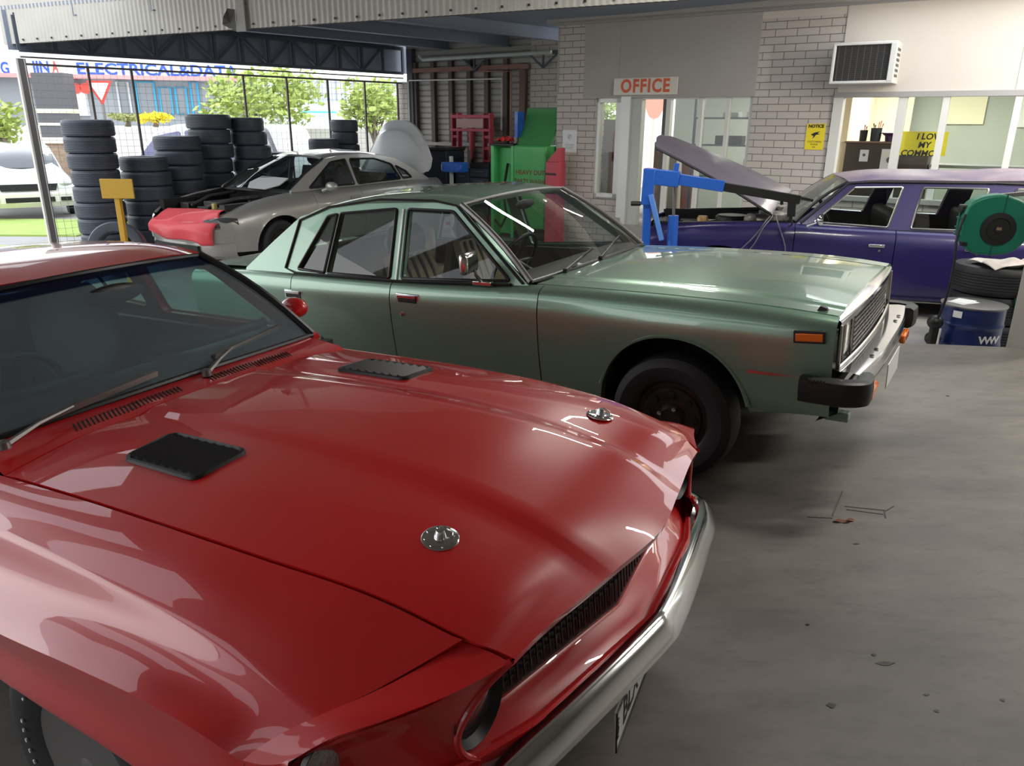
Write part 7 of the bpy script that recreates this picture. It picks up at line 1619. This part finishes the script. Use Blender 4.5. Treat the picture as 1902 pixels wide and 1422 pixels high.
# stop sign seen through the office doorway
q = WM @ Vector((-3.2, 7.5, 0)); d_ = at_depth(1216, 200, 22.0)
s = thing('street_sign', 'pale red rounded street sign seen through the doorway', 'road sign', (d_[0], 22.0, -.3)); zz = d_[2]+.3
b = MB(); b.tube([(0, .03, 0), (0, .03, zz)], .04, 8); b.build('pole', mat('pale pole', (.75, .60, .50), .6), s)
b = MB(); b.prism(smooth_loop([(-.28, .65), (-.28, .05), (-.12, -.28), (.12, -.28), (.28, .05), (.28, .65)], .12), -.015, .0, 'y'); b.xf(Matrix.Translation((0, 0, zz))); b.build('sign_face', mat('washed red sign', (.75, .33, .24), .6), s, smooth=False)
gw = MB(); gw.box((1.5, 27.0, 1.2), (14, .3, 3.2)); struct(gw.build('wall_far', mat('far white wall', (.85, .83, .80), .8), smooth=False), 'pale wall across the lane behind the office', 'wall')
# ------------------------------------------------------------------ light
w = bpy.data.worlds.new('sky'); bpy.context.scene.world = w; w.use_nodes = True; nt = w.node_tree
bg = nt.nodes['Background']; tc = nt.nodes.new('ShaderNodeTexCoord'); sp = nt.nodes.new('ShaderNodeSeparateXYZ'); nt.links.new(tc.outputs['Generated'], sp.inputs[0])
rp = nt.nodes.new('ShaderNodeValToRGB'); e = rp.color_ramp.elements; e[0].position = .48; e[0].color = (.55, .56, .56, 1); e[1].position = .54; e[1].color = (1.0, 1.0, .99, 1); e.new(.9).color = (.86, .92, 1.0, 1)
mr = nt.nodes.new('ShaderNodeMapRange'); mr.inputs[1].default_value = -1; mr.inputs[2].default_value = 1; nt.links.new(sp.outputs[2], mr.inputs[0]); nt.links.new(mr.outputs[0], rp.inputs[0])
nt.links.new(rp.outputs[0], bg.inputs[0]); bg.inputs[1].default_value = 1.55
def tube_light(name, p, d, ln, power, label, mtx_cat='light'):
    """fluorescent batten: body, glowing tube; the tube itself gives the light"""
    T = thing(name, label, 'ceiling light', p); d = Vector(d).normalized()
    b = MB(); b.bar(-d*ln/2, d*ln/2, .06, .04); b.xf(Matrix.Translation((0, 0, .045))); b.build('batten', M['white'], T)
    t = MB(); t.tube([-d*(ln/2-.04), d*(ln/2-.04)], .016, 10); t.build('fluorescent_tube', mat('lit tube %s' % name, (1, 1, 1), .5, emit=(1.0, .97, .90), emit_s=power), T)
    s = MB(); s.tube([(0, 0, .06), (0, 0, 3.25-p[2] if p[2] < 3.2 and p[1] > 6.8 else .25)], .008, 6); s.build('hanger', M['alloy'], T)
    return T
tube_light('strip_light', (1.75, 8.35, 3.0), (.62, .52, 0), 1.2, 28, 'fluorescent strip light hung in the workshop roof bay')
def area(name, p, target, sx, sy, e, col=(1, 1, 1)):
    l = bpy.data.lights.new(name, 'AREA'); l.shape = 'RECTANGLE'; l.size = sx; l.size_y = sy; l.energy = e; l.color = col
    o = bpy.data.objects.new(name, l); C.objects.link(o); o.location = p
    o.rotation_euler = (Vector(target)-Vector(p)).to_track_quat('-Z', 'Y').to_euler(); return o
# strip lamps under the canopy over the drive (out of frame), the lit ceiling lamps of the office
area('canopy_lamp', (5.2, 3.0, 3.40), (5.2, 3.2, 0), 1.2, .12, 60, (1, .95, .86))
for q_, e_ in (((2.6, 3.6, 3.38), 30), ((1.0, 6.6, 3.30), 26)): area('canopy_lamp', q_, (q_[0], q_[1], 0), 1.0, .07, e_, (1, .96, .90))
p = WM @ Vector((4.3, -2.2, 2.55)); area('canopy_lamp', p, WM @ Vector((3.0, 0, 2.3)), .12, 1.2, 45, (1, .94, .84))
area('canopy_lamp', (6.2, 6.0, 3.40), (6.0, 7.0, 1.2), 1.2, .12, 55, (1, .93, .82))
for sx_, e_ in ((-1.0, 40), (1.2, 45), (3.2, 25)):
    p = WM @ Vector((sx_, 1.7, 2.55)); area('office_lamp', p, p+Vector((0, 0, -1)), 1.2, .3, e_, (1, .96, .86))
# ------------------------------------------------------------------ camera
cam = bpy.data.cameras.new('camera'); co = bpy.data.objects.new('camera', cam); C.objects.link(co)
cam.sensor_fit = 'HORIZONTAL'; cam.sensor_width = 36.0; cam.lens = 36.0*F_PX/1902.0; cam.clip_end = 400; cam.clip_start = .05
mw = Matrix(((_rt[0], _up[0], -_fw[0], 0), (_rt[1], _up[1], -_fw[1], 0), (_rt[2], _up[2], -_fw[2], HCAM), (0, 0, 0, 1)))
co.matrix_world = mw
sc = bpy.context.scene; sc.camera = co
vs = sc.view_settings; vs.view_transform = 'Standard'; vs.look = 'None'; vs.gamma = 1.0; vs.use_curve_mapping = False
vs.exposure = 0.9
